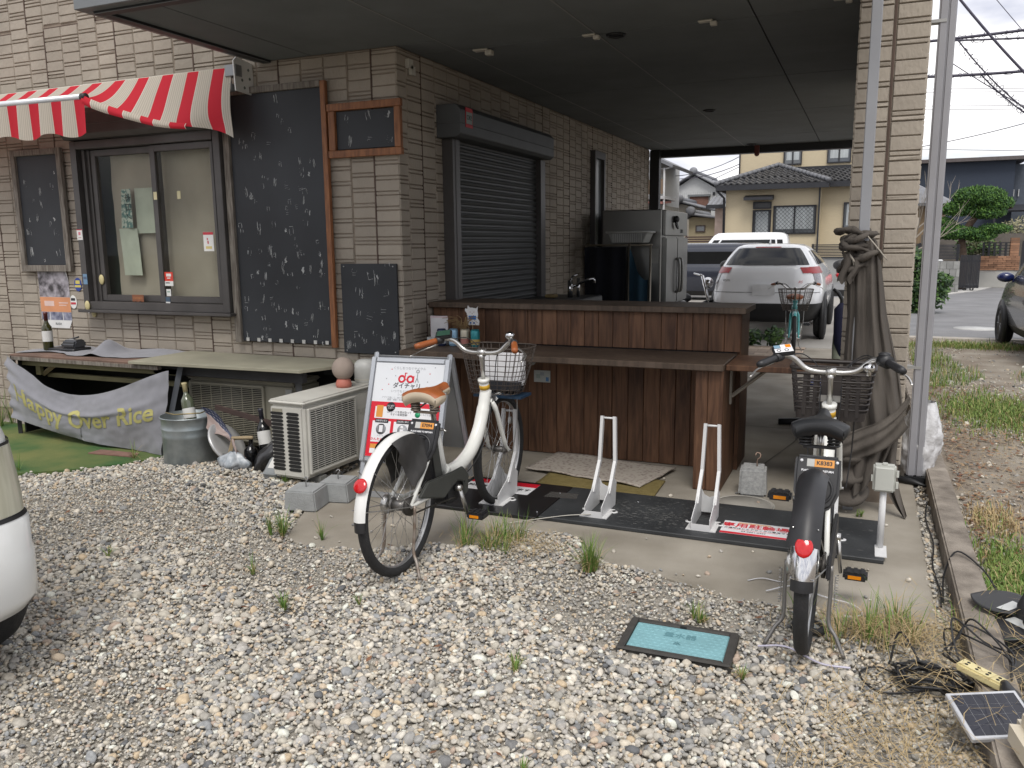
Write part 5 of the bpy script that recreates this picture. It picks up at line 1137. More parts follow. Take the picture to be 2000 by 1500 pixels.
_m = _N.new('ShaderNodeMath'); _m.operation = 'ADD'; _K(_v.outputs['Distance'], _m.inputs[0]); _K(_n.outputs[0], _m.inputs[1]); _r = _N.new('ShaderNodeValToRGB'); _e = _r.color_ramp.elements; _e[0].position = .55; _e[0].color = (.19, .145, .125, 1); _e[1].position = 1.0; _e[1].color = (.38, .34, .29, 1); _q = _r.color_ramp.elements.new(.75); _q.color = (.27, .225, .2, 1); _K(_m.outputs[0], _r.inputs[0]); _K(_r.outputs[0], _b.inputs['Base Color'])
tag(sheet('rug', [(-2.04, 4.95), (-1.22, 4.80), (-1.10, 5.30), (-1.98, 5.43)], .020, .008, m_rug, .012), 'faded patterned rug lying against the counter foot', 'rug')
tag(sheet('floor_mat', [(-1.86, 4.66), (-1.10, 4.66), (-1.11, 5.02), (-1.86, 5.05)], .009, .008, mat('olive_mat', (.15, .115, .035), .9, col2=(.20, .155, .055), scale=30, bump=.3, bscale=200), .004), 'olive yellow mat sticking out from under the rug', 'mat')
b = B(); b.lathe([(.175, -.002), (.175, .003), (.165, .003), (.165, .0015), (.155, .0015), (.155, .004), (0, .004)], 36, cap=False); o = b.build('manhole_cover', mat('cover_conc', (.36, .34, .30), .9, var=.12, bump=.2)); o.location = (-.59, 4.74, .001); tag(o, 'round concrete manhole cover behind the base board', 'manhole cover')
t = thing('concrete_block', 'speckled grey concrete weight with a hook beside the counter leg', 'concrete block', (-.57, 4.99, 0), rad(4), 'concrete blocks by the counter')
b = B(); b.prism([(-.082, 0), (.082, 0), (.074, .17), (-.074, .17)], -.08, .08); b.build('body', mat('grey_weight', (.27, .275, .27), .9, col2=(.42, .42, .41), scale=60, bump=.4, bscale=120), t, bevel=.014, segs=2)
b = B(); b.tube(bez([(.02, 0, .168), (.02, 0, .21), (.035, 0, .225), (.035, .01, .245), (.015, .01, .25), (.008, .0, .235)], 5), .0045, 6); b.build('hook', mat('rusty_hook', (.25, .18, .14), .5, .6), t)
t = thing('meter_box', 'small pale grey utility box on a white post at the board end', 'utility box', (.125, 4.22, .022))
b = B(); b.box(-.022, .03, -.13, .03, 0, .004); b.build('foot_plate', m_rack, t); b = B(); b.cyl((.0, 0, .004), (.0, 0, .30), .0155, 14); b.build('post', m_rack, t)
m_box = mat('grey_plastic_box', (.50, .51, .47), .5, var=.03)
b = B(); b.box(-.05, .05, -.03, .03, .29, .42); b.build('housing', m_box, t, bevel=.008, segs=2); b = B(); b.box(-.042, .040, -.040, -.0305, .298, .412); b.build('door', m_box, t, bevel=.004)
b = B(); b.box(.051, .062, -.035, -.02, .315, .345); b.box(.051, .062, -.035, -.02, .37, .40); b.box(-.058, -.051, -.03, -.018, .34, .37); b.box(-.01, .012, -.02, .01, .421, .428); b.build('latch', m_box, t)
# cloth wrapped on the post
m_clo = mat('brown_cloth', (.062, .053, .045), .95, col2=(.13, .114, .097), scale=3, bump=.9, bscale=34, stretch=(1, 1, .16))
def curtain(u, v):        # v 0 top (z 1.58) .. 1 bottom; u goes round the front
    z = 1.50-1.34*v
    env = [(0, .072), (.10, .088), (.3, .10), (.55, .145), (.75, .155), (.92, .12), (1, .08)]
    for (a, ra), (c, rb) in zip(env, env[1:]):
        if a <= v <= c: hw = ra+(rb-ra)*(v-a)/(c-a); break
    cx = -.04+.11*min(1, v*1.35) if v < .8 else .07-.05*(v-.8)*5
    a = math.pi*(1.05*u-.025); fold = .024*(abs(math.sin(u*17+1.6*math.sin(v*2.6)))*2-1)*(.5+.6*v)+.007*math.sin(u*47+5*math.sin(v*4))+.020*math.sin(u*9+1.3+v*2.5)*(.3+v)+.012*mnoise.noise(Vector((u*6, v*7, 1)))
    return Vector((cx-hw*math.cos(a)*1.0, 4.93-(.085+.03*v+fold)*max(0, math.sin(a))**.7-.02, z-.10*v*v*math.sin(u*5)*.5))
cl = thing('draped_cloth', 'dark brown cloth tied round the grey steel post and hanging down', 'cloth', (0, 4.9, 0))
lI = Matrix.Translation((0, -4.9, 0))
def clb(b, nm, m, **k): o = b.build(nm, m, cl, **k); o.matrix_parent_inverse = lI; return o
b = B(); b.grid(curtain, 110, 60); clb(b, 'hanging', m_clo)
b = B(); rk = random.Random(5)
for k in range(11):      # bunched rolls wound round the post
    zc = 1.375+.017*k; R0 = .066+.020*math.sin(k*1.9); tr = .015+.006*rk.random(); tx, ty = rk.uniform(-.35, .35), rk.uniform(-.3, .3); ph = rk.uniform(0, 6.28)
    P_ = []
    for q in range(36):
        a = q*math.pi/18; rr_ = R0+.020*math.sin(2*a+ph)+.012*math.sin(5*a+ph*2); x_, y_ = rr_*math.cos(a), rr_*math.sin(a); P_.append((-.04+x_-.012*k*.3, 4.882+y_, zc+tx*x_+ty*y_+.008*math.sin(3*a+ph)))
    b.tube(P_, [tr*(1+.3*math.sin(q*.9+k)) for q in range(36)], 9, closed=True, flat=.8)
for (x_, z0_, w_, l_) in ((-.115, 1.44, .05, .16), (-.075, 1.40, .04, .12)):
    b.grid(lambda u, v: (x_-w_/2+w_*u+.015*math.sin(v*5), 4.80-.02*math.sin(u*4)-.01*v, z0_-l_*v+.01*math.sin(u*9)), 10, 10)
clb(b, 'bunched_knot', m_clo)
b = B(); b.tube(bez([(-.02, 4.80, 1.53), (.03, 4.785, 1.47), (.085, 4.80, 1.40)], 6), .006, 6, flat=.5); b.tube(bez([(-.10, 4.80, 1.43), (-.08, 4.79, 1.40), (-.07, 4.79, 1.37)], 5), .006, 6); clb(b, 'cord', mat('pale_cord', (.34, .31, .26), .7))
def sling(u, v):      # lower swag folded round the post
    a = math.pi*(1.1*u-.05); r_ = .085+.018*math.sin(v*14+u*2)*1.0
    return Vector((-.03-r_*math.cos(a), 4.87-r_*1.2*math.sin(a), .33-.24*v-.04*math.sin(math.pi*u)*v))
b = B(); b.grid(sling, 40, 30); clb(b, 'lower_swag', m_clo)
def tail(u, v):
    w_ = (.13*(1-v)**.8+.015); cx = .13+.13*v*v
    return Vector((cx-w_/2+w_*u, 4.86-.02*math.sin(u*9+v*3)-.05*v, .44-.435*v+.01*math.sin(u*7)))
b = B(); b.grid(tail, 26, 36); clb(b, 'trailing_tail', m_clo)
def swag(u, v):       # big fold crossing below
    P0 = Vector((-.10, 4.80, .36)); P1 = Vector((.08, 4.74, .37)); P2 = Vector((.23, 4.78, .62)); p = (1-u)**2*P0+2*u*(1-u)*P1+u*u*P2
    a = v*math.pi; return p+Vector((.012*math.sin(v*8), -.03*math.sin(a)-.007*math.sin(v*22+u*3)-.006*math.sin(u*14), .085*(math.cos(a))+.02*math.sin(u*5)))
b = B(); b.grid(swag, 44, 20); clb(b, 'fold', m_clo)
# plastic bag by the pillar
def pbag(u, v):
    a = 2*math.pi*u; r_ = (.115*math.sin(math.pi*min(1, .20+.62*v))**.8)*(1+.0*v)+.022*mnoise.noise(Vector((math.cos(a)*2.2, math.sin(a)*2.2, v*6)))+.01*mnoise.noise(Vector((math.cos(a)*7, math.sin(a)*7, v*16)))
    return Vector((.345+r_*math.cos(a)*(1.05-.4*max(0, v-.75)*3)+.03*v, 5.70+r_*math.sin(a), .0+.50*v))
b = B(); b.grid(pbag, 60, 50); tag(b.build('plastic_bag', mat('white_bag', (.56, .56, .57), .25, var=.12, scale=20, bump=.6, bscale=40)), 'crumpled white plastic bag behind the grey downpipe', 'bag')
# blue water-meter cover
wc = thing('meter_cover', 'light blue meter box cover with dark frame set in the gravel', 'meter cover', (-.585, 2.93, 0), rad(1.5))
b = B(); rect_frame(b, -.21, .21, -.135, .135, .03, 0, 1)
vv = [(x, z, -.05+.065*y) for (x, y, z) in b.v]; b2 = B(); b2.add(vv, b.f); b2.build('frame', mat('dark_frame', (.045, .042, .038), .8, var=.2, scale=20), wc, bevel=.006)
m_lid = mat('blue_lid', (.20, .385, .42), .6, var=.1, scale=10, bump=.1)
b = B(); b.box(-.179, .179, -.104, .104, -.02, .010); lid = b.build('lid', m_lid, wc, bevel=.004)
b = B()
for j in range(9):
    for i in range(13):
        x = -.162+i*.0265+(.013 if j % 2 else 0); y = -.088+j*.0215
        if x > .17 or (-.085 < x < .095 and .015 < y < .055): continue
        b.add([(x-.011, y, .0101), (x, y-.0085, .0101), (x+.011, y, .0101), (x, y+.0085, .0101), (x, y, .0130)], [(0, 1, 4), (1, 2, 4), (2, 3, 4), (3, 0, 4)])
o = b.build('studs', m_lid, lid); o['kind'] = 'stuff'
text('量水器', .042, Matrix.Translation((0, .034, .0106)), mat('lid_mark', (.11, .24, .27), .7), lid, bold=.0006); text('水', .03, Matrix.Translation((0, -.03, .0134)), MATS['lid_mark'], lid)
b = B(); b.box(-.012, .012, .105, .112, .004, .016); b.build('key_slot', m_hole, lid)
# ================================================================== BICYCLES
m_tyre = mat('tyre_rubber', (.018, .018, .019), .75, var=.2, scale=40, bump=.5, bscale=220)
m_rim = mat('rim_alloy', (.42, .42, .42), .35, .8, var=.06)
m_spoke = mat('spoke_steel', (.40, .40, .40), .35, .8)
m_wfr = mat('white_frame_paint', (.70, .70, .66), .25, coat=.4, var=.04, scale=9)
m_bkp = mat('bike_black_plastic', (.018, .018, .020), .45, var=.15, scale=20)
m_olv = mat('chain_case_grey', (.055, .057, .052), .5, var=.12)
m_orr = mat('orange_reflector', (.75, .25, .01), .2, var=.05)
m_redr = mat('red_reflector', (.50, .005, .008), .15, coat=.5, var=.1, scale=60)
m_silver = mat('silver_alloy', (.55, .54, .52), .28, .9, var=.04)
m_rust = mat('rusty_steel', (.17, .12, .085), .55, .5, col2=(.34, .31, .28), scale=24)
m_stl = mat('dull_steel', (.22, .21, .20), .4, .7)
WR = .322
def arc(cy, cz, r, a0, a1, n=16, x=0): return [Vector((x, cy-r*math.cos(rad(a0+(a1-a0)*i/n)), cz+r*math.sin(rad(a0+(a1-a0)*i/n)))) for i in range(n+1)]
def fender(b, cy, r, a0, a1, w_, depth=.018, n=22):       # angle 0 = straight back, 90 = top, 180 = front
    P = arc(cy, .32, r, a0, a1, n); m_ = 8
    vs = []
    for p in P:
        d = (p-Vector((0, cy, .32))).normalized()
        for j in range(m_+1):
            t = -1+2*j/m_; vs.append(p+Vector((w_/2*t, 0, 0))-d*depth*t*t)
    W = m_+1; fs = [(i*W+j, i*W+j+1, (i+1)*W+j+1, (i+1)*W+j) for i in range(n) for j in range(m_)]
    old = b.smooth; b.smooth = True; b.add(vs, fs); b.smooth = old
def bicycle(label, loc, rz, S, group):
    t = thing('bicycle', label, 'bicycle', loc, rz, group)
    def bd(b, nm, m, par=t, **k): return b.build(nm, m, par, **k)
    YB = 1.07
    for wy, rear in ((0, 1), (YB, 0)):
        c = (0, wy, .32)
        b = B(); b.torus(c, (1, 0, 0), WR-.035, .0115, 56, 8, flat=1.15); wh = bd(b, 'wheel', m_rim)
        b = B(); b.torus(c, (1, 0, 0), WR-.0205, .0225, 64, 10, flat=1.12); bd(b, 'tyre', m_tyre, wh)
        b = B(); hr = .022 if not rear else .03
        hr *= .8; b.cyl((-.045, wy, .32), (.045, wy, .32), hr, 16); b.cyl((-.075, wy, .32), (.075, wy, .32), .007, 8); b.cyl((-.036, wy, .32), (-.032, wy, .32), hr+.012, 16); b.cyl((.032, wy, .32), (.036, wy, .32), hr+.012, 16); bd(b, 'hub', S.get('hub', m_silver), wh)
        b = B()
        for i in range(32):
            a = 2*math.pi*i/32; s = 1 if i % 2 else -1; a2 = a+(.55 if (i//2) % 2 else -.55)
            b.tube([(s*.034, wy+.032*math.cos(a2), .32+.032*math.sin(a2)), (0, wy+(WR-.044)*math.cos(a), .32+(WR-.044)*math.sin(a))], .0013, 3, caps=False)
        bd(b, 'spokes', m_spoke, wh)
        b = B(); b.cyl((-.006, wy+.16, .46), (.006, wy+.16, .46), .022, 14); bd(b, 'wheel_reflector', mat('clear_reflector', (.5, .5, .48), .2), wh)
    # frame
    b = B(); fr = S['frame']
    b.tube(bez([(0, .895, .70), (0, .855, .60), (0, .79, .49), (0, .70, .40), (0, .58, .355), (0, .47, .355), (0, .43, .38)], 6), [.033]*6+[.036]*25+[.034]*6, 14)
    b.tube([(0, .455, .29), (0, .40, .45), (0, .355, .62)], .024, 12)
    b.tube([(0, .865, .765), (0, .905, .62)], .028, 14); b.tube([(0, .8655, .768), (0, .870, .75)], .033, 14)
    for s in (-1, 1):
        b.tube(bez([(s*.062, 0, .32), (s*.06, .1, .318), (s*.05, .28, .31), (s*.03, .42, .30)], 4), .011, 8)
        b.tube([(s*.060, .005, .325), (s*.046, .2, .49), (s*.026, .36, .60)], .010, 8)
    fr_o = bd(b, 'frame', fr)
    if S.get('model'):
        for (z, cl, nm) in ((.735, m_orr, ''),): b = B(); b.tube([(0, .8735, .735), (0, .8805, .71)], .0292, 14); bd(b, 'yellow_sticker', mat('yellow_sticker', (.55, .32, .02), .4), fr_o)
    # fork
    b = B()
    for s in (-1, 1): b.tube(bez([(s*.03, .905, .63), (s*.047, .925, .58), (s*.052, .985, .45), (s*.056, 1.03, .36), (s*.058, YB, .318)], 5), [.016]*5+[.014]*10+[.010]*6, 8)
    b.tube([(-.035, .902, .635), (.035, .902, .635)], .018, 8); bd(b, 'fork', fr)
    # fenders
    b = B(); fender(b, YB, WR+.016, 72, 165 if S.get('ffull') else 120, .052); bd(b, 'front_fender', S['fender'])
    if S.get('rear_black'):
        b = B(); fender(b, 0, WR+.034, 30, 112, .102, .030); f_ = bd(b, 'rear_fender', m_bkp)
        b = B(); fender(b, 0, WR+.018, 11, 32, .082, .028); bd(b, 'fender_tip', m_chr, f_)
        b = B(); fender(b, 0, WR+.0165, 4, 12, .074, .024); bd(b, 'mud_flap', m_bkp, f_)
    else:
        b = B(); fender(b, 0, WR+.020, 4, 118, .058, .016); f_ = bd(b, 'rear_fender', S['fender'])
        b = B(); fender(b, 0, WR+.0185, -4, 5, .052, .014); bd(b, 'mud_flap', m_bkp, f_)
    # rear reflector
    a = rad(S.get('ref_a', 27)); rr_ = WR+S.get('ref_r', .028); p = Vector((0, -rr_*math.cos(a), .32+rr_*math.sin(a))); d = (p-Vector((0, 0, .32))).normalized()
    b = B(); T = frame_T(p, (1, 0, 0), Vector((1, 0, 0)).cross(d)*-1); k = S.get('ref_k', 1)
    b.lathe([(.030*k, -.004), (.030*k, .010), (.024*k, .018), (0, .021)], 18, T=frame_T(p, (1, 0, 0), (Vector((1, 0, 0)).cross(d)) if True else 0), cap=False)
    if (T.to_3x3() @ Vector((0, 0, 1))).dot(d) > 0: pass
    rf = B(); rf.ball((0, 0, 0), (.033*k, .011, .033*k*S.get('ref_h', 1)), 18, 10, T=Matrix.Translation(p+d*.004) @ Matrix.Rotation(-a, 4, 'X')); bd(rf, 'tail_reflector', m_redr, f_)
    # fender stay wire
    b = B()
    for s in (-1, 1): b.tube([(s*.066, 0, .32), (s*.036, -.33*math.cos(rad(12)), .32+.33*math.sin(rad(12)))], .0025, 5); b.tube([(s*.066, 0, .32), (s*.04, -.26, .545)], .0022, 5)
    bd(b, 'fender_stay', m_spoke)
    # seat post and saddle
    b = B(); b.tube([(0, .36, .60), (0, .325, .765)], .0135, 12); bd(b, 'seat_post', m_silver)
    b = B(); b.tube([(0, .361, .595), (0, .355, .625)], .020, 12); b.tube([(.02, .36, .61), (.07, .34, .60)], .006, 6); bd(b, 'seat_clamp', m_silver)
    def sec(s):      # s 0 rear .. 1 nose -> y, halfwidth, top z
        y = .208+.285*s; z = .812+.006*math.cos(s*5)+.008*s
        if s < .2: w2 = .086+.021*math.sqrt(max(0, 1-((.2-s)/.2)**2))
        else: k = min(1, (s-.2)/.5); w2 = .027+.080*(1-k*k*(3-2*k))
        if s > .9: w2 *= math.sqrt(max(.05, 1-((s-.9)/.1)**2*.9))
        return y, w2, z
    def top(u, v):
        y, w2, z = sec(v); t_ = -1+2*u
        e = (.030*((v-.9)/.1)**2 if v > .9 else 0)+(.010*((.12-v)/.12)**2 if v < .12 else 0)
        return Vector((w2*t_, y, z+.004-.026*abs(t_)**2.5-e))
    b = B(); b.grid(top, 20, 30); sd = bd(b, 'saddle', S['sad_top'])
    def skirt(sg):
        def f(u, v):
            p = top(0 if sg < 0 else 1, u); y, w2, z = sec(u); dp = .052*(1-.55*u)
            return p+Vector((sg*.006*math.sin(v*3.1)-sg*.018*v*v, 0, -dp*v))
        return f
    b = B(); b.grid(skirt(-1), 30, 4); b.grid(skirt(1), 30, 4)
    def backs(u, v):
        p = top(u, 0); return p+Vector((0, -.007*math.sin(v*3.1)+.02*v*v, -.052*v))
    b.grid(backs, 20, 4)
    def nose(u, v):
        p = top(u, 1); return p+Vector((0, .004, -.022*v))
    b.grid(nose, 20, 2); bd(b, 'saddle_skirt', S['sad_skirt'], sd)
    b = B()
    for s in (-1, 1):
        for k2 in range(4): b.torus((s*.052, .265, .715+.0125*k2), (0, 0, 1), .021, .0045, 14, 6)
        b.tube([(s*.052, .265, .71), (s*.02, .33, .745), (0, .42, .78)], .0045, 6)
    b.box(-.06, .06, .255, .275, .700, .71); bd(b, 'saddle_spring', S['spring'], sd)
    # stem, handlebar
    b = B(); b.tube([(0, .865, .76), (0, .845, .885), (0, .842, .905)], [.0125, .0125, .017], 10); b.tube([(-.022, .848, .915), (.022, .848, .915)], .021, 10); bd(b, 'stem', m_silver)
    HP = lambda s: [(0, .848, .915), (s*.06, .85, .915), (s*.11, .853, .928), (s*.155, .848, .967), (s*.19, .825, .985), (s*.225, .775, .982), (s*.285, .665, .962)]
    b = B()
    for s in (-1, 1): b.tube(bez(HP(s), 6), .0125, 10)
    hb_ = bd(b, 'handlebar', m_silver)
    for s in (-1, 1):
        A, C = Vector((s*.232, .762, .980)), Vector((s*.290, .655, .9605)); b = B(); b.tube([A, A.lerp(C, .1), A.lerp(C, .8), C], [.017, .0165, .0175, .014], 12); bd(b, 'grip', S['grip'], hb_)
        b = B(); b.tube(bez([A+Vector((-s*.01, .03, -.008)), A+Vector((s*.022, .02, -.03)), A.lerp(C, .5)+Vector((s*.045, .03, -.042)), C+Vector((s*.035, -.0, -.055))], 5), [.008]*6+[.0065]*9+[.005], 6, flat=.6); bd(b, 'brake_lever', m_silver, hb_)
        b = B(); b.tube([A+Vector((-s*.02, .035, .004)), A], .021, 10); bd(b, 'lever_clamp', m_bkp, hb_)
    if S.get('display'):
        T = frame_T((-.205, .80, 1.010), (1, .35, .12), (-.3, .8, .45)); b = B(); b.box(-.045, .045, -.032, .032, -.012, .012, T); dsp = bd(b, 'display', m_bkp, hb_, bevel=.006, segs=2)
        if S['display'] == 2:
            b = B(); b.box(-.040, .040, -.028, .000, .0123, .0129, T); b.box(-.01, .04, .001, .028, .0123, .0128, T); bd(b, 'display_face', P_W, dsp); b = B(); b.box(-.038, -.012, .003, .026, .0123, .0131, T); b.cur = 1; b.box(.012, .036, .004, .026, .0129, .0135, T); bd(b, 'display_screen', [mat('lcd_blue', (.22, .35, .45), .2), m_orr], dsp)
            b = B()
            for x in (-.022, .012): b.torus(T @ Vector((x, -.014, .0132)), T.to_3x3() @ Vector((0, 0, 1)), .008, .0018, 14, 4, flat=.3)
            bd(b, 'display_button', m_bkp, dsp)
        else: b = B(); b.box(-.036, .036, -.024, .024, .0123, .0129, T); bd(b, 'display_face', mat('lcd_green', (.03, .07, .05), .15), dsp)
    if S.get('bell'):
        b = B(); c = Vector((.175, .835, 1.015)) if S['bell'] == 1 else Vector((.155, .825, .945)); b.ball(c, (.026, .026, .022), 16, 10); b.cyl(c-Vector((0, 0, .035)), c, .010, 8); bd(b, 'bell', m_chr, hb_)
    if S.get('shifter'): b = B(); b.tube([(.205, .80, .987), (.232, .762, .981)], .029, 14); b.ball((.215, .795, 1.012), (.026, .022, .010)); bd(b, 'gear_shifter', m_bkp, hb_)
    # cables
    b = B()
    for s, q in ((-1, .06), (1, .05), (1, .09)):
        b.tube(bez([(s*.205, .83, .972), (s*.13, .93, 1.0-q*.3), (s*.05, .95, .90), (s*.045, .915, .76), (s*.032, .90, .60)], 6), .0028, 5)
    b.tube(bez([(.03, .90, .66), (.045, .80, .47), (.045, .62, .33), (.05, .3, .30)], 6), .003, 5); bd(b, 'cables', m_bkp)
    # basket
    m_bk = S['basket_m']
    def loop(x, y0, y1, z, r_, n=6):
        P = []
        for (cx, cy, a0) in ((x-r_, y1-r_, 0), (-x+r_, y1-r_, 90), (-x+r_, y0+r_, 180), (x-r_, y0+r_, 270)):
            for i in range(n+1): a = rad(a0+90*i/n); P.append(Vector((cx+r_*math.cos(a), cy+r_*math.sin(a), z)))
        return P
    if S['basket'] == 'wire':
        Z0, Z1 = .665, .925
        def lv(t_): return loop(.140+.066*t_**.8, .955-.015*t_, 1.15+.065*t_, Z0+(Z1-Z0)*t_, .075+.02*t_)
        b = B(); b.tube(lv(1), .0045, 6, closed=True); bk = bd(b, 'basket', m_bk)
        b = B()
        for t_ in (.0, .10, .2, .3, .4, .5, .62, .74, .87): b.tube(lv(t_), .0021, 4, closed=True)
        b.build('basket_wires', m_bk, bk); b = B()
        L0, L1, Lm = lv(0), lv(1), lv(.5)
        for i in range(len(L0)):
            b.tube([L0[i], Lm[i], L1[i]], .0019, 4)
        for A_, B_ in zip(L0[3:], L0[3:]): pass
        for k2 in range(7):
            x = -.12+.04*k2
            for z0_, z1_ in ((Z0, Z1),): b.tube([(x, .955, Z0), (x*1.4, .942, Z1)], .0019, 4); b.tube([(x, 1.15, Z0), (x*1.4, 1.213, Z1)], .0019, 4); b.tube([(x, .955, Z0), (x, 1.15, Z0)], .0019, 4)
        b.build('basket_wires', m_bk, bk)
        if S.get('load'):
            b = B(); b.box(-.10, .14, 1.10, 1.135, .70, .88); bd(b, 'white_insert', P_W, bk); b = B(); b.box(-.13, .165, 1.0, 1.16, .636, .650); bd(b, 'navy_panel', mat('navy_card', (.012, .035, .07), .5), bk); b = B(); b.box(-.12, .13, 1.06, 1.14, .67, .72); bd(b, 'dark_tray', mat('dark_tray', (.02, .022, .028), .6), bk)
            b = B(); b.tube(bez([(.15, 1.0, .90), (.16, 1.03, .80), (.15, 1.05, .74)], 5), .012, 6, flat=.3); bd(b, 'white_strap', P_W, bk)
    else:
        Z0, Z1 = .675, .915
        def lv(t_): return loop(.152+.030*t_, .945-.01*t_, 1.15+.05*t_, Z0+(Z1-Z0)*t_, .035+.012*t_, 4)
        b = B(); b.tube(lv(1), .010, 8, closed=True, flat=1.0); bk = bd(b, 'basket', m_bk)
        b = B()
        for t_ in (.90, .76, .65, .54, .43, .33, .22): b.tube(lv(t_), .0050, 6, closed=True)
        L = [lv(t_) for t_ in (0, .06, .12, .17)]; n_ = len(L[0]); b.add([p for l in L for p in l], [(k2*n_+i, k2*n_+(i+1) % n_, (k2+1)*n_+(i+1) % n_, (k2+1)*n_+i) for k2 in range(3) for i in range(n_)]+[tuple(range(n_))])
        b.build('basket_bands', m_bk, bk); b = B(); A0, A1 = lv(.1), lv(1)
        for y0_, s_ in ((0, 1),):
            for x in (-.115, -.07, .07, .115): b.box(x-.008, x+.008, .936, .944, Z0+.02, Z1-.02); b.box(x-.008, x+.008, 1.155, 1.163, Z0+.02, Z1-.06)
            for y in (1.0, 1.06, 1.12):
                for s in (-1, 1): b.tube([(s*.155, y, Z0+.02), (s*.180, y+.01, Z1)], .006, 4)
        b.box(-.045, .045, .934, .944, Z0+.02, Z1-.005); b.build('basket_ribs', m_bk, bk)
        b = B(); b.box(-.050, .045, .925, .933, .765, .795); bd(b, 'basket_bracket', m_silver, bk)
    b = B()
    for s in (-1, 1): b.tube([(s*.085, YB, .325), (s*.10, 1.10, .50), (s*.105, 1.09, .668)], .0035, 5)
    b.tube([(0, .90, .66), (0, 1.0, .655)], .012, 6); b.box(-.03, .03, .90, .96, .635, .665); bd(b, 'basket_stay', S['basket_stay'])
    # drive
    b = B(); b.cyl((-.05, .45, .285), (.05, .45, .285), .032, 14); dr_ = bd(b, 'bottom_bracket', m_silver)
    ca = S.get('crank', -80)
    for s in (1, -1):
        a = rad(ca if s > 0 else ca+180); e = Vector((s*.098, .45+.155*math.cos(a), .285+.155*math.sin(a)))
        b = B(); b.tube([(s*.082, .45, .285), e], [.0155, .012], 8, flat=.6); b.cyl((s*.06, .45, .285), (s*.092, .45, .285), .017, 10); cr = bd(b, 'crank_arm', m_silver)
        b = B(); b.box(min(e.x+s*.01, e.x+s*.105), max(e.x+s*.01, e.x+s*.105), e.y-.036, e.y+.036, e.z-.016, e.z+.016); pd = bd(b, 'pedal', m_bkp, cr, bevel=.008, segs=2)
        b = B(); b.box(min(e.x+s*.03, e.x+s*.08), max(e.x+s*.03, e.x+s*.08), e.y-.0385, e.y-.0362, e.z-.007, e.z+.007); b.build('pedal_reflector', m_orr, pd); b = B()
        for k2 in range(3): b.box(min(e.x+s*(.025+.026*k2), e.x+s*(.04+.026*k2)), max(e.x+s*(.025+.026*k2), e.x+s*(.04+.026*k2)), e.y-.03, e.y+.03, e.z+.0162, e.z+.020)
        b.build('pedal_tread', m_bkp, pd)
    if S.get('electric'):
        b = B(); b.prismx([(.36, .22), (.47, .20), (.56, .26), (.55, .33), (.44, .36), (.36, .32)], -.055, .055); bd(b, 'motor', m_bkp, bevel=.015, segs=2)
        b = B(); b.prismx([(-.06, .29), (.02, .265), (.33, .235), (.45, .20), (.545, .235), (.555, .33), (.50, .375), (.40, .375), (.18, .365), (.02, .36), (-.05, .345)] if S.get('rear_black') else [(.05, .345), (.12, .325), (.30, .275), (.36, .30), (.44, .325), (.51, .30), (.505, .225), (.545, .235), (.555, .33), (.50, .385), (.40, .385), (.14, .40)], .062, .078); bd(b, 'chain_case', S['case'], bevel=.006, segs=2)
        T = Matrix.Translation((0, .285, .45)) @ Matrix.Rotation(rad(13), 4, 'X'); b = B(); b.box(-.045, .045, -.045, .05, -.14, .17, T); ba_ = bd(b, 'battery', m_bkp, bevel=.014, segs=3)
        b = B(); b.box(.0455, .047, -.03, .035, -.11, .12, T); bd(b, 'battery_panel', m_olv, ba_, bevel=.0)
        # lock panel with number tag
        TL = frame_T((0, .215, .565), (1, 0, 0), (0, .42, .9)); pl = [(-.083, .115), (.083, .115), (.085, .04), (.083, -.03), (.062, -.085), (.02, -.11), (-.02, -.11), (-.062, -.085), (-.083, -.03), (-.085, .04)]
        b = B(); q = [(x, y) for x, y in pl]; b.prismz(q, -.02, .014, TL); lk = bd(b, 'lock_case', m_bkp, bevel=.012, segs=3)
        b = B(); b.box(-.012, .060, .068, .098, .0142, .0152, TL); bd(b, 'number_tag', P_OR, lk); b = B(); b.box(-.040, -.0125, .068, .098, .0142, .0150, TL); bd(b, 'tag_patch', mat('tag_grey', (.45, .45, .43), .5), lk)
        text(S['tag'], .022, TL @ Matrix.Translation((.024, .083, .0156)), P_BK, lk, bold=.0006, ext=.0002); text('PLACE HERE TO RETURN', .0105, TL @ Matrix.Translation((0, .052, .0146)), P_W, lk, ext=.0002, bold=.0004)
        for x in (-.06, .07): b = B(); b.lathe([(.006, .0142), (.006, .0152)], 10, T=TL @ Matrix.Translation((x, .09, 0))); bd(b, 'lock_mark', P_W, lk)
        b = B(); b.torus(TL @ Vector((0, -.02, .012)), TL.to_3x3() @ Vector((0, 0, 1)), .058, .007, 24, 6); bd(b, 'lock_ring', m_bkp, lk)
    if S.get('flap'):
        def fl(s):
            def f(u, v):
                a = rad(72+62*u); r_ = WR+.012-(.20-.04*math.cos(u*5))*v*(1 if u > .25 else .55+1.8*u); return Vector((s*(.034+.022*math.sin(v*2.2)+.010*math.sin(u*5+v*4)), -r_*math.cos(a), .32+r_*math.sin(a)))
            return f
        b = B(); b.grid(fl(1), 18, 14); bd(b, 'coat_guard', mat('worn_rubber', (.045, .043, .042), .6, var=.3, scale=14)); b = B(); b.grid(fl(-1), 18, 14); bd(b, 'coat_guard', MATS['worn_rubber'])
    # cassette + chain
    b = B(); b.cyl((.045, 0, .32), (.058, 0, .32), .042, 22); b.tube([(.054, 0, .278), (.054, .2, .262), (.054, .45, .235)], .0045, 5); b.tube([(.054, 0, .362), (.054, .2, .355), (.054, .45, .335)], .0045, 5); bd(b, 'chain', mat('chain_dark', (.06, .055, .05), .5, .6))
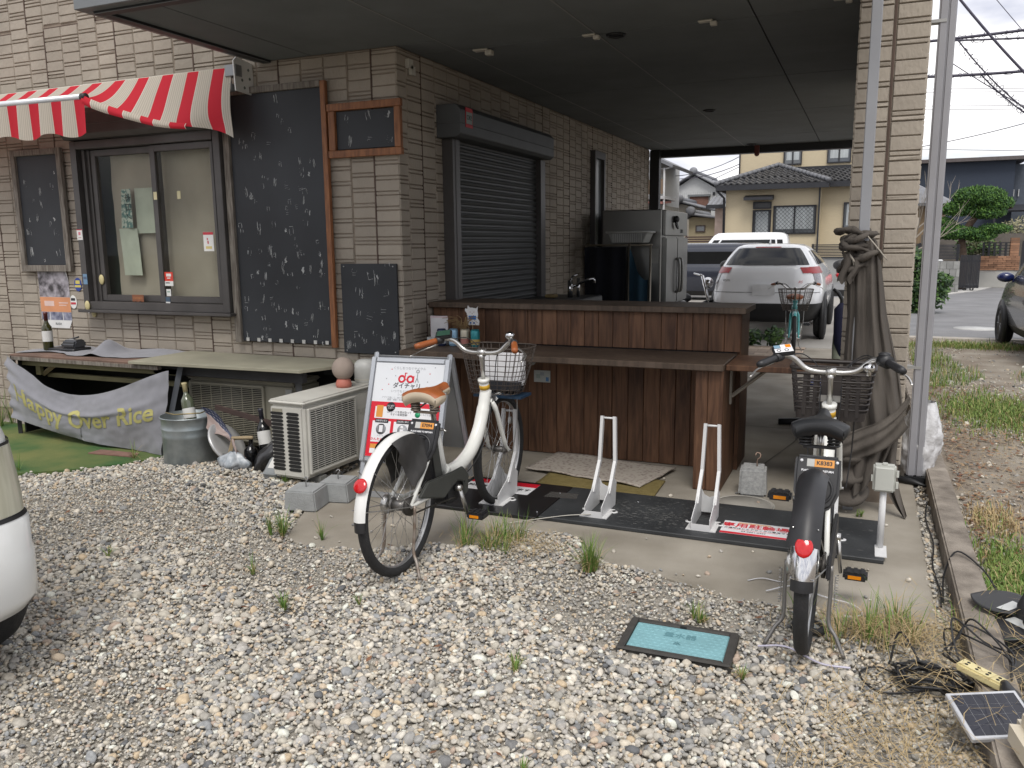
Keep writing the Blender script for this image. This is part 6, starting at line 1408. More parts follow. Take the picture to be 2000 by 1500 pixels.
    b = B(); b.cyl((-.075, 0, .32), (-.055, 0, .32), .045 if S.get('electric') else .03, 18); b.box(-.075, -.06, .0, .09, .30, .33); bd(b, 'rear_brake', S.get('brake', m_silver))
    # stand
    for s in (-1, 1):
        b = B(); sp = S.get('splay', .045)
        b.tube(bez([(s*.078, .005, .325), (s*.080, -.005, .22), (s*.080, -.02, .115), (s*(.085+sp*.4), -.035, .07), (s*(.085+sp), -.06, .004)], 5), .0075, 8); sd_ = bd(b, 'stand_leg', S['stand'])
        b = B(); P_ = [(s*(.098+.006*math.cos(k2*1.05)), .008+.006*math.sin(k2*1.05), .29-.0016*k2) for k2 in range(84)]; b.tube(P_, .0016, 4, caps=False); bd(b, 'stand_spring', m_spoke, sd_)
    if S.get('wb'):      # longer wheelbase: everything ahead of the crank moves forward together
        def walk(o, shift=None):
            for ch in o.children:
                if ch.type == 'MESH':
                    me = ch.data; ys = [v.co.y for v in me.vertices]; sh = shift
                    if ch.name.startswith('wheel') and not ch.name.startswith('wheel_ref'): sh = S['wb'] if sum(ys)/len(ys) > .6 else 0.0
                    for v in me.vertices: v.co.y += sh if sh is not None else S['wb']*min(1, max(0, (v.co.y-.48)/.3))
                    walk(ch, sh if ch.name.startswith('wheel') else None)
        walk(t)
    return t
m_brn = mat('tan_leather', (.30, .085, .022), .5, var=.12, scale=20, bump=.15, bscale=120); m_cream = mat('cream_vinyl', (.52, .44, .33), .5, var=.05)
m_wire = mat('brown_wire', (.075, .06, .05), .5, .4)
SL = dict(frame=m_wfr, fender=mat('white_fender', (.72, .72, .70), .3, var=.03), sad_top=m_brn, sad_skirt=m_cream, spring=m_rust, grip=m_brn, display=1, bell=1, basket='wire', basket_m=m_wire, basket_stay=m_spoke, load=1, electric=1, case=m_olv, tag='E7094', flap=1, stand=m_rust, crank=-72, ref_a=30, model=1, hub=m_stl, wb=.06)
SR = dict(frame=m_wfr, fender=m_chr, sad_top=mat('black_vinyl', (.016, .017, .019), .42, var=.1), sad_skirt=MATS['black_vinyl'], spring=m_bkp, grip=m_bkp, display=2, bell=2, shifter=1, basket='plastic', basket_m=mat('dark_brown_plastic', (.030, .024, .022), .5, var=.1), basket_stay=m_bkp, electric=1, case=m_bkp, tag='K8383', rear_black=1, ref_a=30, ref_r=.020, ref_k=.9, ref_h=1.25, stand=m_stl, splay=.055, crank=-88, model=1)
G_B = 'bicycles parked at the stands'
bicycle('white electric bicycle with tan saddle and wire basket in the left stand', (-1.92, 3.135, .004), rad(0), SL, G_B)
bicycle('black and white electric bicycle with dark plastic basket seen from behind', (-.142, 3.08, .004), rad(-.8), SR, G_B)
m_teal = mat('teal_paint', (.07, .40, .40), .3, coat=.4)
ST = dict(frame=m_teal, fender=m_teal, sad_top=m_brn, sad_skirt=m_brn, spring=m_spoke, grip=m_brn, basket='wire', basket_m=m_wire, basket_stay=m_spoke, stand=m_spoke)
bicycle('teal city bicycle with wire basket facing the camera behind the counter', (-.90, 11.75, .0), rad(185), ST, 'bicycles beyond the counter')
# small wheel lying behind the tyre
t = thing('caster_wheel', 'small grey rimmed wheel lying flat behind the bicycle tyre', 'wheel', (-.135, 3.20, .015)); t.rotation_euler = (rad(-6), rad(4), 0)
b = B(); b.torus((0, 0, .012), (0, 0, 1), .052, .014, 30, 8); b.build('tyre', m_tyre, t); b = B(); b.lathe([(.045, .004), (.045, .016), (.03, .018), (.012, .026), (0, .026)], 24, cap=False); b.build('hub', mat('grey_hub', (.26, .28, .28), .5), t)
b = B(); b.tube(bez([(-.33, 3.52, .012), (-.22, 3.60, .02), (-.10, 3.55, .012), (.02, 3.50, .015), (.05, 3.42, .01), (-.05, 3.36, .01)], 8), .003, 5); b.tube(bez([(-.42, 3.62, .006), (-.36, 3.66, .01), (-.25, 3.62, .03), (-.17, 3.28, .28)], 8), .0025, 5); tag(b.build('string', mat('white_string', (.6, .6, .62), .7)), 'loose white string trailing over the slab by the black bicycle', 'string')
b = B(); b.tube(bez([(-.30, 2.98, .02), (-.2, 3.0, .026), (-.08, 2.93, .02), (.02, 2.93, .022)], 6), .004, 5); tag(b.build('string', mat('lilac_cord', (.5, .48, .58), .6)), 'pale lilac cord on the gravel under the rear tyre', 'string')
b = B(); b.tube(bez([(-1.72, 3.92, .01), (-1.6, 4.0, .02), (-1.45, 4.10, .03), (-1.32, 4.14, .04)], 6), .003, 5); tag(b.build('string', mat('grey_string', (.4, .38, .34), .8)), 'grey cable tied to the middle stand trailing to the gravel', 'string')
# ================================================================== CLUTTER ON THE KERB
sp = thing('solar_panel', 'small silver framed solar panel lying on the kerb end', 'solar panel', (.415, 2.62, .075), rad(25)); sp.rotation_euler = (rad(17), rad(-3), rad(22)); sp.location.z = .10
b = B(); b.box(-.105, .105, -.085, .085, 0, .018); b.build('frame', mat('panel_alu', (.55, .56, .58), .35, .5), sp, bevel=.003)
m_cell = mat('solar_cell', (.012, .013, .022), .15, spec=.6, var=.2, scale=12)
for i in range(6):
    for j in range(4):
        b = B(); x0 = -.094+i*.0315; y0 = -.074+j*.0372; b.box(x0, x0+.0302, y0, y0+.036, .0182, .0190); b.build('cell', m_cell, sp)
b = B(); b.box(.0, .05, -.10, -.086, .003, .012); b.build('bracket', mat('panel_bracket', (.5, .5, .48), .4, .4), sp); b = B(); b.cyl((.01, -.1005, .008), (.01, -.106, .008), .006, 8); b.build('bolt', m_rim, sp)
ps = thing('power_strip', 'pale yellow power strip lying on the kerb by the cables', 'power strip', (.41, 2.86, .10), rad(-30)); ps.rotation_euler = (0, rad(6), rad(-32))
b = B(); b.box(-.075, .075, -.026, .026, 0, .028); b.build('body', mat('yellow_ivory', (.62, .54, .28), .5, var=.05), ps, bevel=.006, segs=2)
for i in range(4):
    for s in (-1, 1): b = B(); b.cyl((-.05+.033*i, s*.008, .0278), (-.05+.033*i, s*.008, .0288), .0055, 10); b.build('socket', m_hole, ps)
m_cab = mat('black_cable', (.012, .012, .013), .5, var=.1)
b = B(); P_ = []
for k in range(150):
    a = k*.42; r_ = .085+.022*math.sin(k*.9)+.012*math.cos(k*.37); P_.append((.27+r_*math.cos(a)*1.15, 2.93+r_*math.sin(a)*.8, .022+.012*(k % 9)/3+.008*math.sin(k*1.7)))
b.tube(bez(P_, 2), .0042, 5); b.tube(bez([(.27, 2.86, .03), (.12, 2.80, .02), (.05, 2.90, .02), (.11, 2.98, .02), (.2, 2.88, .03)], 8), .004, 5); b.tube(bez([(.25, 3.0, .04), (.18, 3.12, .10), (.15, 3.05, .02), (.145, 3.02, .02)], 8), .004, 5)
tag(b.build('cable_coil', m_cab), 'tangled black cable coil lying beside the kerb', 'cable')
b = B()
for k in range(4):
    g_ = lambda s: R.gauss(0, s); b.tube(bez([(.36+.012*k, 2.88+g_(.01), .125), (.33+g_(.02), 2.98+g_(.03), .13+g_(.02)), (.35+g_(.03), 3.12+g_(.04), .15+g_(.03)), (.45+g_(.03), 3.10+g_(.05), .15+g_(.03)), (.50+g_(.01), 2.97+g_(.03), .13), (.49, 2.84, .12)], 6), .0036, 5)
b.tube(bez([(.35, 3.6, .02), (.36, 3.8, .01), (.35, 4.1, .01), (.37, 4.4, .02), (.36, 4.8, .01), (.38, 5.1, .02)], 6), .004, 5); b.tube(bez([(.36, 3.65, .02), (.38, 3.9, .05), (.44, 4.05, .11), (.53, 3.9, .09), (.57, 3.75, .05)], 6), .004, 5)
tag(b.build('cable', m_cab), 'black cables looping from the power strip along the kerb', 'cable')
sl_ = thing('spot_lamp', 'black conical solar spot lamp lying beside the power strip', 'lamp', (.47, 2.80, .115)); sl_.rotation_euler = (rad(112), 0, rad(10))
b = B(); b.lathe([(.012, -.02), (.018, 0), (.03, .03), (.052, .12), (.055, .125), (.048, .125), (.03, .06), (0, .05)], 20, cap=False); b.build('shade', m_bkp, sl_)
b = B(); b.lathe([(.047, .118), (0, .118)], 20, cap=False); b.build('lens', mat('lamp_lens', (.2, .24, .24), .1), sl_)
cbx = thing('plastic_tub', 'cream plastic tub on the kerb at the picture edge', 'tub', (.525, 2.42, .085), rad(10))
b = B(); b.box(-.08, .10, -.09, .11, 0, .11); b.build('body', mat('cream_tub', (.58, .52, .41), .5, var=.04), cbx, bevel=.03, segs=4); b = B(); b.box(-.05, .07, -.06, .08, .1102, .116); b.build('lid', MATS['cream_tub'], cbx, bevel=.002)
fa = thing('fan_blades', 'black plastic propeller with broad rounded blades lying on the kerb', 'propeller', (.625, 3.42, .12)); fa.rotation_euler = (rad(10), rad(-5), 0)
m_fan = mat('fan_black', (.026, .026, .028), .5, var=.15); m_fanp = mat('blade_pale', (.5, .51, .5), .4)
b = B(); b.lathe([(.045, -.01), (.04, .03), (.022, .075), (0, .08)], 20, cap=False); b.build('hub', m_fan, fa)
for k, a in enumerate((rad(138), rad(218), rad(300), rad(30))):
    def bl(u, v, a=a, k=k, sc=1.0, dz=0):
        r_ = .025+.185*v*sc; w_ = (.092*math.sin(math.pi*min(1, .14+.80*v))**.6+.006)*sc; t_ = (u-.5)*2; x = r_; y = t_*w_
        return Vector((x*math.cos(a)-y*math.sin(a), x*math.sin(a)+y*math.cos(a), .010*t_-.012*v*v-.016*k+dz))
    b = B(); b.grid(bl, 16, 14); bo = b.build('blade', m_fan, fa, solid=.003)
    b = B(); b.grid(lambda u, v: bl(.35+.5*u, .10+.22*v, dz=.004), 8, 4); b.build('pale_patch', m_fanp, bo)  # pale patch near the root of each blade
b = B(); b.tube(bez([(.02, -.02, .05), (-.03, -.09, .03), (-.02, -.16, -.01), (-.10, -.19, -.05)], 6), .006, 6); b.build('lead', m_cab, fa)
b = B(); b.box(.52, .80, 3.05, 3.5, -.01, .02); tag(b.build('rubber_sheet', mat('dark_rubber', (.05, .048, .045), .8, var=.2), bevel=.004), 'dark flat sheet under the black propeller', 'sheet')
# ================================================================== VEHICLES
m_carglass = mat('car_glass', (.010, .011, .012), .05, spec=.35, var=.2, scale=1.5)
m_cwhite = mat('white_car_paint', (.80, .81, .82), .22, coat=.6, var=.02)
m_trim = mat('black_trim', (.015, .015, .016), .5)
m_alloy = mat('alloy_wheel', (.45, .45, .43), .35, .7)
def se(t, w, yr, yf, n):
    c, s = math.cos(t), math.sin(t); return (w*math.copysign(abs(c)**(2/n), c), (yr+yf)/2+(yf-yr)/2*math.copysign(abs(s)**(2/n), s))
class Car:
    def __init__(s, sl): s.sl = sl      # slices (z, halfwidth, y_rear, y_front, exponent)
    def at(s, z):
        L_ = s.sl
        for a, c in zip(L_, L_[1:]):
            if a[0] <= z <= c[0]:
                k = (z-a[0])/(c[0]-a[0]); return [p+(q-p)*k for p, q in zip(a, c)]
        return L_[0] if z < L_[0][0] else L_[-1]
    def P(s, z, t, off=0):
        q = s.at(z); x, y = se(t, q[1]+off, q[2]-off, q[3]+off, q[4]); return Vector((x, y, z))
    def body(s, b, n=64):
        vs = []; N = len(s.sl)
        for q in s.sl:
            for i in range(n): x, y = se(2*math.pi*i/n, q[1], q[2], q[3], q[4]); vs.append((x, y, q[0]))
        fs = [(k*n+i, k*n+(i+1) % n, (k+1)*n+(i+1) % n, (k+1)*n+i) for k in range(N-1) for i in range(n)]+[tuple(range(n-1, -1, -1)), tuple(range((N-1)*n, N*n))]
        old = b.smooth; b.smooth = True; b.add(vs, fs); b.smooth = old
    def patch(s, z0, z1, t0, t1, off=.006, nu=14, nv=5, skew=0):
        b = B(); t0, t1 = rad(t0), rad(t1)
        b.grid(lambda u, v: s.P(z0+(z1-z0)*v, t0+(t1-t0)*u+skew*(v-.5), off), nu, nv); return b
def wheel_far(t, x, y, r, side):
    b = B(); b.torus((x, y, r), (1, 0, 0), r-.055, .055, 28, 8, flat=1.6); wh = b.build('wheel', m_tyre, t)
    b = B(); b.cyl((x+side*.045, y, r), (x+side*.06, y, r), r*.60, 24); b.build('rim', m_alloy, wh)
    b = B()
    for k in range(10): a = k*.628; b.tube([(x+side*.064, y+.04*math.cos(a), r+.04*math.sin(a)), (x+side*.064, y+r*.56*math.cos(a), r+r*.56*math.sin(a))], .012, 4)
    b.build('spokes', mat('rim_dark', (.10, .10, .10), .4, .5), wh)
    return wh
m_sred = mat('tail_red', (.33, .004, .006), .3, var=.2, scale=12)
# white SUV seen from behind
su = thing('parked_car', 'white SUV parked beyond the passage, seen from behind', 'car', (-1.45, 13.05, 0), group='parked cars')
C1 = Car([(.28, .70, .18, 4.0, 6), (.34, .80, .06, 4.2, 6), (.50, .845, .0, 4.25, 6.5), (.62, .855, .0, 4.25, 6.5), (.74, .86, .035, 4.22, 6), (.90, .835, .06, 4.15, 5.5), (1.03, .80, .085, 3.9, 5), (1.13, .745, .13, 3.3, 4.6), (1.24, .68, .24, 2.75, 4.4), (1.35, .60, .38, 2.35, 4.2), (1.42, .53, .46, 2.1, 4), (1.455, .44, .56, 1.9, 3.6), (1.47, .25, .75, 1.6, 3)])
b = B(); C1.body(b); b.build('body', m_cwhite, su)
C1.patch(.28, .575, -170, -10, .008, 60).build('lower_bumper', m_trim, su); C1.patch(1.15, 1.40, -132, -48, .006, 20, 6).build('rear_window', m_carglass, su)
C1.patch(1.405, 1.44, -125, -55, .012).build('spoiler', m_cwhite, su); C1.patch(1.41, 1.425, -97, -83, .016).build('brake_light', m_sred, su)
for (a, c) in ((-160, -128), (-52, -20)): C1.patch(1.02, 1.12, a, c, .008, 14, 4).build('tail_light', m_sred, su); 
for (a, c) in ((-150, -131), (-49, -30)): C1.patch(.86, 1.018, a, c, .008, 10, 4).build('tail_light', mat('clear_lamp', (.28, .26, .27), .1, spec=.8, var=.3, scale=30), su)
for (a, c) in ((-128, -112), (-68, -52)): C1.patch(1.03, 1.115, a, c, .008, 10, 4).build('tail_light', m_sred, su)
for (a, c) in ((-24, 14), (166, 204)): C1.patch(1.15, 1.36, a, c, .006, 14, 5).build('side_window', m_carglass, su)
C1.patch(1.15, 1.17, -100, -72, .014).build('wiper', m_trim, su)
for a in (-141, -39): C1.patch(.6, 1.0, a-.12, a+.12, .004, 2, 8).build('panel_gap', m_trim, su)
C1.patch(.735, .742, -140, -40, .004, 40, 1).build('panel_gap', m_trim, su)
b = B(); b.box(-.165, .165, -.012, .0, .70, .865); b.build('number_plate', mat('plate_pale', (.72, .73, .74), .4), su)
text('VEZEL', .045, frame_T((-.56, .035, .92), (1, -.05, 0), (0, .1, 1)), m_chr, su, shear=.2); text('RS', .055, frame_T((.52, .035, .90), (1, .05, 0), (0, .1, 1)), P_RED, su, shear=.3)
for s in (-1, 1):
    for y in (.75, 3.3):
        b = B(); b.cyl((s*.80, y, .33), (s*.862, y, .33), .40, 28); b.build('wheel_arch', m_trim, su); wheel_far(su, s*.79, y, .33, s)
    b = B(); b.ball((s*.98, 2.7, 1.08), (.12, .07, .09)); b.build('mirror', m_trim, su)
b = B(); b.cyl((0, .62, 1.46), (0, .70, 1.53), .02, 6, .008); b.build('antenna_fin', m_cwhite, su)
# dark minivan (side on) and white kei van behind it
def van(label, loc, rz, paint, sl, wz, wins, wy=(-.2, -.2), group='parked cars', r=.30, L_=2.4):
    t = thing('parked_car', label, 'car', loc, rz, group); c = Car(sl); b = B(); c.body(b); b.build('body', paint, t)
    for (z0, z1, a, d) in wins: c.patch(z0, z1, a, d, .006, 16, 5).build('window', m_carglass, t)
    c.patch(sl[0][0], sl[0][0]+.12, 0, 360, .005, 60, 2).build('sill', m_trim, t)
    for s in (-1, 1):
        for y in wy: b = B(); b.cyl((s*(sl[2][1]-.05), y, r), (s*(sl[2][1]+.004), y, r), r+.06, 26); b.build('wheel_arch', m_trim, t); wheel_far(t, s*(sl[2][1]-.06), y, r, s)
    return t, c
m_navyp = mat('navy_car_paint', (.022, .026, .04), .2, coat=.6, var=.05)
KEI = lambda h, L2: [(.22, .62, -L2+.1, L2-.1, 7), (.35, .70, -L2, L2, 8), (.7, .735, -L2, L2, 8), (.95, .735, -L2+.02, L2-.12, 7), (h*.62, .70, -L2+.05, L2-.5, 6.5), (h*.86, .645, -L2+.12, L2-.85, 6), (h*.95, .60, -L2+.18, L2-.98, 5.5), (h*.99, .50, -L2+.3, L2-1.1, 5), (h, .3, -L2+.6, L2-1.4, 4)]
t_, c_ = van('dark navy minivan parked sideways left of the white SUV', (-4.4, 22.6, -.1), rad(90), m_navyp, KEI(1.58, 2.2), 0, [(1.05, 1.36, -158, -140), (1.05, 1.36, -172-28, -162), (1.05, 1.36, 140, 158), (1.05, 1.36, -38, -4), (1.05, 1.36, 0, 34)], (-1.35, 1.35))
c_.patch(.92, .95, 186, 190, .012).build('door_handle', m_trim, t_); c_.patch(.25, 1.0, 199.5, 199.9, .007).build('door_gap', m_trim, t_)
b = B(); c_.body(b); 
t_, c_ = van('white kei van parked behind the dark minivan, only its roof showing', (-4.1, 29.0, -.05), rad(90), m_cwhite, KEI(1.86, 1.75), 0, [(1.2, 1.62, 140, 160), (1.2, 1.62, 164, 200), (1.2, 1.62, 204, 222), (1.2, 1.6, -40, 40)], (-1.1, 1.1))
# red motorcycle / scooter by the wall, mostly hidden
t = thing('scooter', 'red scooter half hidden between the SUV and the pillar', 'scooter', (-.62, 20.0, 0), rad(80), 'scooters')
b = B(); b.ball((0, .45, .62), (.17, .26, .28)); b.ball((0, -.35, .75), (.16, .42, .16)); b.build('fairing', mat('red_paint', (.50, .01, .015), .2, coat=.6), t)
b = B(); b.box(-.12, .12, -.55, .35, .28, .42); b.ball((0, -.2, .92), (.13, .32, .06)); b.build('seat', m_trim, t); b = B(); b.tube([(-.35, .5, 1.05), (0, .42, 1.0), (.35, .5, 1.05)], .02, 6); b.build('handlebar', m_trim, t)
for y in (-.55, .65): b = B(); b.torus((0, y, .24), (1, 0, 0), .19, .05, 24, 8); b.build('wheel', m_tyre, t)
# dark grey car at the right edge
m_dgrey = mat('grey_car_paint', (.06, .062, .068), .25, coat=.6, var=.04)
t_, c_ = van('dark grey hatchback at the right edge beyond the lot', (2.62, 12.75, 0), rad(2), m_dgrey, [(.20, .66, -1.65, 1.6, 7), (.33, .74, -1.75, 1.7, 7), (.62, .78, -1.75, 1.74, 7), (.86, .765, -1.72, 1.55, 6), (.98, .735, -1.68, 1.15, 5.5), (1.25, .66, -1.5, .72, 5), (1.42, .60, -1.35, .35, 4.6), (1.48, .5, -1.15, .15, 4.2), (1.50, .25, -.8, -.2, 3)], 0, [(1.0, 1.38, 138, 157), (1.0, 1.38, 161, 196), (1.0, 1.36, 52, 128), (1.0, 1.38, -16, 40)], (-1.15, 1.10), r=.29)
b = B(); b.ball((-.84, .62, .98), (.11, .07, .07), 14, 8); b.cyl((-.76, .62, .93), (-.6, .6, .95), .03, 8); b.build('mirror', mat('blue_mirror', (.012, .02, .09), .2, coat=.5), t_); c_.patch(.72, .85, 112, 138, .008).build('headlight', MATS['clear_lamp'], t_); c_.patch(.80, .825, 170, 173, .014).build('door_handle', m_chr, t_)
# white van at the left edge, front corner in frame
vn = thing('parked_van', 'white van at the left edge with its headlight corner in view', 'van', (-4.31, 1.22, .01), rad(-90), 'parked cars')
C5 = Car([(.235, .66, -1.6, 1.60, 10), (.25, .715, -1.7, 1.685, 10), (.30, .735, -1.7, 1.71, 11), (.455, .735, -1.7, 1.715, 11), (.47, .731, -1.7, 1.709, 11), (.575, .731, -1.7, 1.709, 11), (.595, .718, -1.7, 1.69, 11), (.66, .716, -1.7, 1.688, 11), (.86, .708, -1.7, 1.672, 10), (.98, .70, -1.7, 1.63, 9), (1.10, .69, -1.7, 1.50, 8), (1.45, .64, -1.65, 1.15, 7), (1.75, .58, -1.6, .85, 6), (1.84, .5, -1.5, .6, 5), (1.86, .3, -1.2, .2, 4)])
b = B(); C5.body(b, 160); b.build('body', mat('van_white', (.70, .71, .70), .25, coat=.5, var=.02), vn)
m_lamp = mat('headlamp_lens', (.36, .35, .26), .2, spec=.4, col2=(.58, .57, .47), scale=3, stretch=(9, 9, .3))
for (a, c) in ((93, 154), (26, 87)): C5.patch(.60, .835, a, c, .006, 60, 8).build('headlight', m_lamp, vn); C5.patch(.837, .847, a, c, .006, 24, 2).build('lamp_seal', m_trim, vn); C5.patch(.585, .598, a, c, .004, 24, 2).build('lamp_seal', m_trim, vn)
C5.patch(1.12, 1.6, 55, 125, .006, 20, 6).build('windscreen', m_carglass, vn); C5.patch(1.12, 1.6, 155, 185, .006, 16, 6).build('side_window', m_carglass, vn); C5.patch(1.12, 1.6, -5, 25, .006, 16, 6).build('side_window', m_carglass, vn)
for s in (-1, 1):
    for y in (1.27, -1.1):
        b = B(); b.torus((s*.66, y, .275), (1, 0, 0), .215, .06, 48, 12, flat=1.25); wh = b.build('wheel', m_tyre, vn); b = B(); b.cyl((s*.68, y, .275), (s*.72, y, .275), .17, 24); b.build('rim', m_alloy, wh)
# ================================================================== BACKGROUND
def atz(p, z): return (p[0], p[1], z)
m_cream_w = mat('cream_siding', (.53, .45, .31), .85, var=.05, scale=30, stretch=(.3, .3, 3), bump=.5, bscale=10)
m_tile = mat('roof_tile', (.055, .055, .058), .6, objvar=.25, var=.25, scale=5)
m_tileg = mat('roof_tile_grey', (.17, .175, .19), .6, objvar=.15, var=.2, scale=5)
m_dktrim = mat('dark_trim', (.02, .021, .026), .5)
m_wwall = mat('white_cladding', (.55, .56, .56), .8, var=.05)
m_pane = mat('far_pane', (.10, .11, .12), .06, spec=.8, var=.3, scale=.6)
m_lace = mat('lace_curtain', (.42, .45, .46), .8, var=.2, scale=8, stretch=(1, 1, .1))
H1Y = 36
h1 = thing('neighbour_house', 'cream two storey house with black tiled lower roof beyond the cars', 'house', (-3.894, 36.000, 1.335))
hz = Vector(h1.location)
def nb(b, nm, m, par=h1, **k):
    o = b.build(nm, m, par, **k)
    if par is h1: o.matrix_parent_inverse = Matrix.Translation(-hz)
    return o
XL, XR, XE = -5.662, -1.921, 0.214
ZE = 3.655
b = B(); b.box(XL, XR, 36, 44, -.2, ZE+.1); b.box(XR, XE, 36.5, 44, -.2, ZE+.1); b.box(-5.447, XE, 38.3, 46, ZE, 8.5); nb(b, 'wall', m_cream_w)
b = B(); b.box(-5.447-.06, -5.447, 38.24, 38.34, ZE, 8.5); b.box(-1.974-.03, -1.974+.03, 35.85, 35.95, 0, ZE); b.tube([(-5.986, 35.6, ZE-.05), (-5.715, 35.85, ZE-.35), (-5.666, 35.85, 0)], .05, 6); nb(b, 'downpipe', m_dktrim)
EX0, EX1, EY = -6.013, -1.612, 35.45
b = B(); b.box(EX0, EX1, EY, EY+.12, ZE-.06, ZE+.16); b.box(EX1, XE, EY+.5, EY+.62, ZE-.02, ZE+.2); b.box(EX0, EX0+.1, EY+.12, 44, ZE-.05, ZE+.15); nb(b, 'gutter', m_dktrim)
# hipped lower roof: ridge peak, tiles one by one on the front slope
PK = Vector((-3.821, 38.2, 4.699))
b = B(); A_, B_, C_ = Vector((EX0-.02, EY, ZE+.15)), Vector((EX1, EY, ZE+.15)), PK
b.add([A_, B_, C_, Vector((EX0-.02, 42, ZE+.15)), Vector((EX1, 42, ZE+.15)), Vector((PK.x, 42, PK.z))], [(0, 1, 2), (0, 2, 5, 3), (1, 4, 5, 2)]); roof = nb(b, 'roof', m_tile)
tm = B(); tm.grid(lambda u, v: (-.125+.25*u, -.02-.30*(1-v)+.02, .035*math.sin(u*6.283)+.035+.03*(1-v)), 8, 1); tm.grid(lambda u, v: (-.125+.25*u, -.30, .035*math.sin(u*6.283)+.035+.03-.05*v), 8, 1); tme = tm.mesh('roof_tile', m_tile)
sl_d = (PK-Vector((PK.x, EY, ZE+.15))); nrow = 9
for j in range(nrow):
    k = (j+.9)/nrow; y = EY+sl_d.y*k; z = ZE+.15+sl_d.z*k
    x0 = A_.x+(PK.x-A_.x)*k; x1 = B_.x+(PK.x-B_.x)*k; n = int((x1-x0)/.25); ang = math.atan2(sl_d.z, sl_d.y)
    for i in range(n):
        o = bpy.data.objects.new('roof_tile', tme); COL.objects.link(o); o.parent = roof; o.location = (x0+.125+.25*i+((x1-x0)-n*.25)/2, y, z); o.rotation_euler = (ang, 0, 0)
b = B()
for (p, q) in ((A_, PK), (B_, PK)):
    n = 14
    for i in range(n): b.tube([p.lerp(q, i/n)+Vector((0, -.02, .06)), p.lerp(q, (i+.97)/n)+Vector((0, -.02, .09))], [.10, .085], 8)
nb(b, 'hip_tiles', m_tileg)
# right-hand lean-to roof
W0, W1 = Vector((EX1-.3, EY+.55, ZE+.2)), Vector((XE+.1, EY+.55, ZE+.2)); W2, W3 = Vector((XE+.1, 38.25, 4.519)), Vector((PK.x+.4, 38.25, 4.519))
b = B(); b.add([W0, W1, W2, W3], [(0, 1, 2, 3)]); roof2 = nb(b, 'lean_to_roof', m_tile)
for j in range(8):
    k = (j+.9)/8; y = W0.y+(W2.y-W0.y)*k; z = W0.z+(W2.z-W0.z)*k; ang = math.atan2(W2.z-W0.z, W2.y-W0.y)
    for i in range(9):
        x = EX1-.1+.25*i-.35*k*4
        if x < EX1-.2-1.6*k: continue
        o = bpy.data.objects.new('roof_tile', tme); COL.objects.link(o); o.parent = roof2; o.location = (x, y, z); o.rotation_euler = (ang, 0, 0)
b = B(); b.box(-3.807, XE, 38.1, 38.3, 4.490, 4.637); nb(b, 'flashing', m_dktrim)
def fwin(par, x0, x1, z0, z1, y, split=1, curtain=True, bars=False, nm='window'):
    b = B(); rect_frame(b, x0, x1, z0, z1, .05, y-.06, y+.02)
    for i in range(1, split+1): xm = x0+(x1-x0)*i/(split+1); b.box(xm-.03, xm+.03, y-.05, y+.015, z0+.05, z1-.05)
    w = nb(b, nm, m_dktrim, par) if par is h1 else b.build(nm, m_dktrim, par)
    b = B(); b.box(x0+.05, x1-.05, y-.004, y+.01, z0+.05, z1-.05); b.build('pane', m_pane, w)
    if curtain: b = B(); b.grid(lambda u, v: (x0+.12+(x1-x0-.24)*u, y-.012+.004*math.sin(u*40), z0+.2+(z1-z0-.26)*v), 30, 2); b.build('curtain', m_lace, w)
    if bars:
        b = B(); W_ = x1-x0; Hh = z1-z0; st_ = .16; k = -Hh
        while k < W_:
            for s in (1, -1):
                pts = []
                a0, a1 = max(0, k), min(W_, k+Hh)
                if a1 > a0: zz = lambda a: (a-k) if s > 0 else Hh-(a-k); b.tube([(x0+a0, y-.075, z0+zz(a0)), (x0+a1, y-.075, z0+zz(a1))], .008, 3)
            k += st_
        b.build('lattice', m_dktrim, w)
    return w
fwin(h1, -3.733, -2.067, 1.801, 2.949, 35.98, 1, True, True)
dw = fwin(h1, -4.549, -3.814, 1.127, 2.797, 35.98, 0, True, True, 'door')
fwin(h1, -4.549, -3.814, 2.838, 3.128, 35.98, 0, False)
b = B(); b.prismx([(35.98, 3.195), (35.4, 3.195-.02), (35.4, 3.278), (35.98, 3.401)], -4.870, -3.728); nb(b, 'door_canopy', m_dktrim); 
fwin(h1, -3.642, -2.890, 4.744, 6.2, 38.28, 1, True); fwin(h1, -1.884, -0.940, 4.743, 6.2, 38.28, 1, True)
fwin(h1, -1.072, -0.275, 1.919, 3.033, 36.46, 0, True)
# low fence and slats in front
def slat_fence(label, x0, x1, y, z0, z1, n, m, group='fences'):
    t = thing('fence', label, 'fence', ((x0+x1)/2, y, 0), group=group); c = (x0+x1)/2
    for i in range(n):
        h = (z1-z0)/n; b = B(); b.box(x0-c, x1-c, -.01, .01, z0+h*i, z0+h*i+h*.62); b.build('slat', m, t)
    for x in np.linspace(x0+.05, x1-.05, max(2, int((x1-x0)/1.2)+1)): b = B(); b.box(x-c-.03, x-c+.03, .011, .06, 0, z1); b.build('post', m, t)
    return t
slat_fence('dark brown slat fence between fridge and cream house', -6.727, -5.340, 33, 1.252, 1.766, 6, mat('brown_slats', (.05, .025, .02), .6)); slat_fence('black slat fence right of the white SUV', -2.011, 1.675, 33, 0.898, 1.401, 9, m_dktrim)
b = B(); b.box(-2.011, 0.345, 33.05, 33.2, -.2, 0.898); tag(b.build('block_wall', mat('grey_blocks', (.33, .33, .32), .9, var=.15, scale=3), bevel=.01), 'grey block wall under the black slat fence', 'wall', 'low walls')
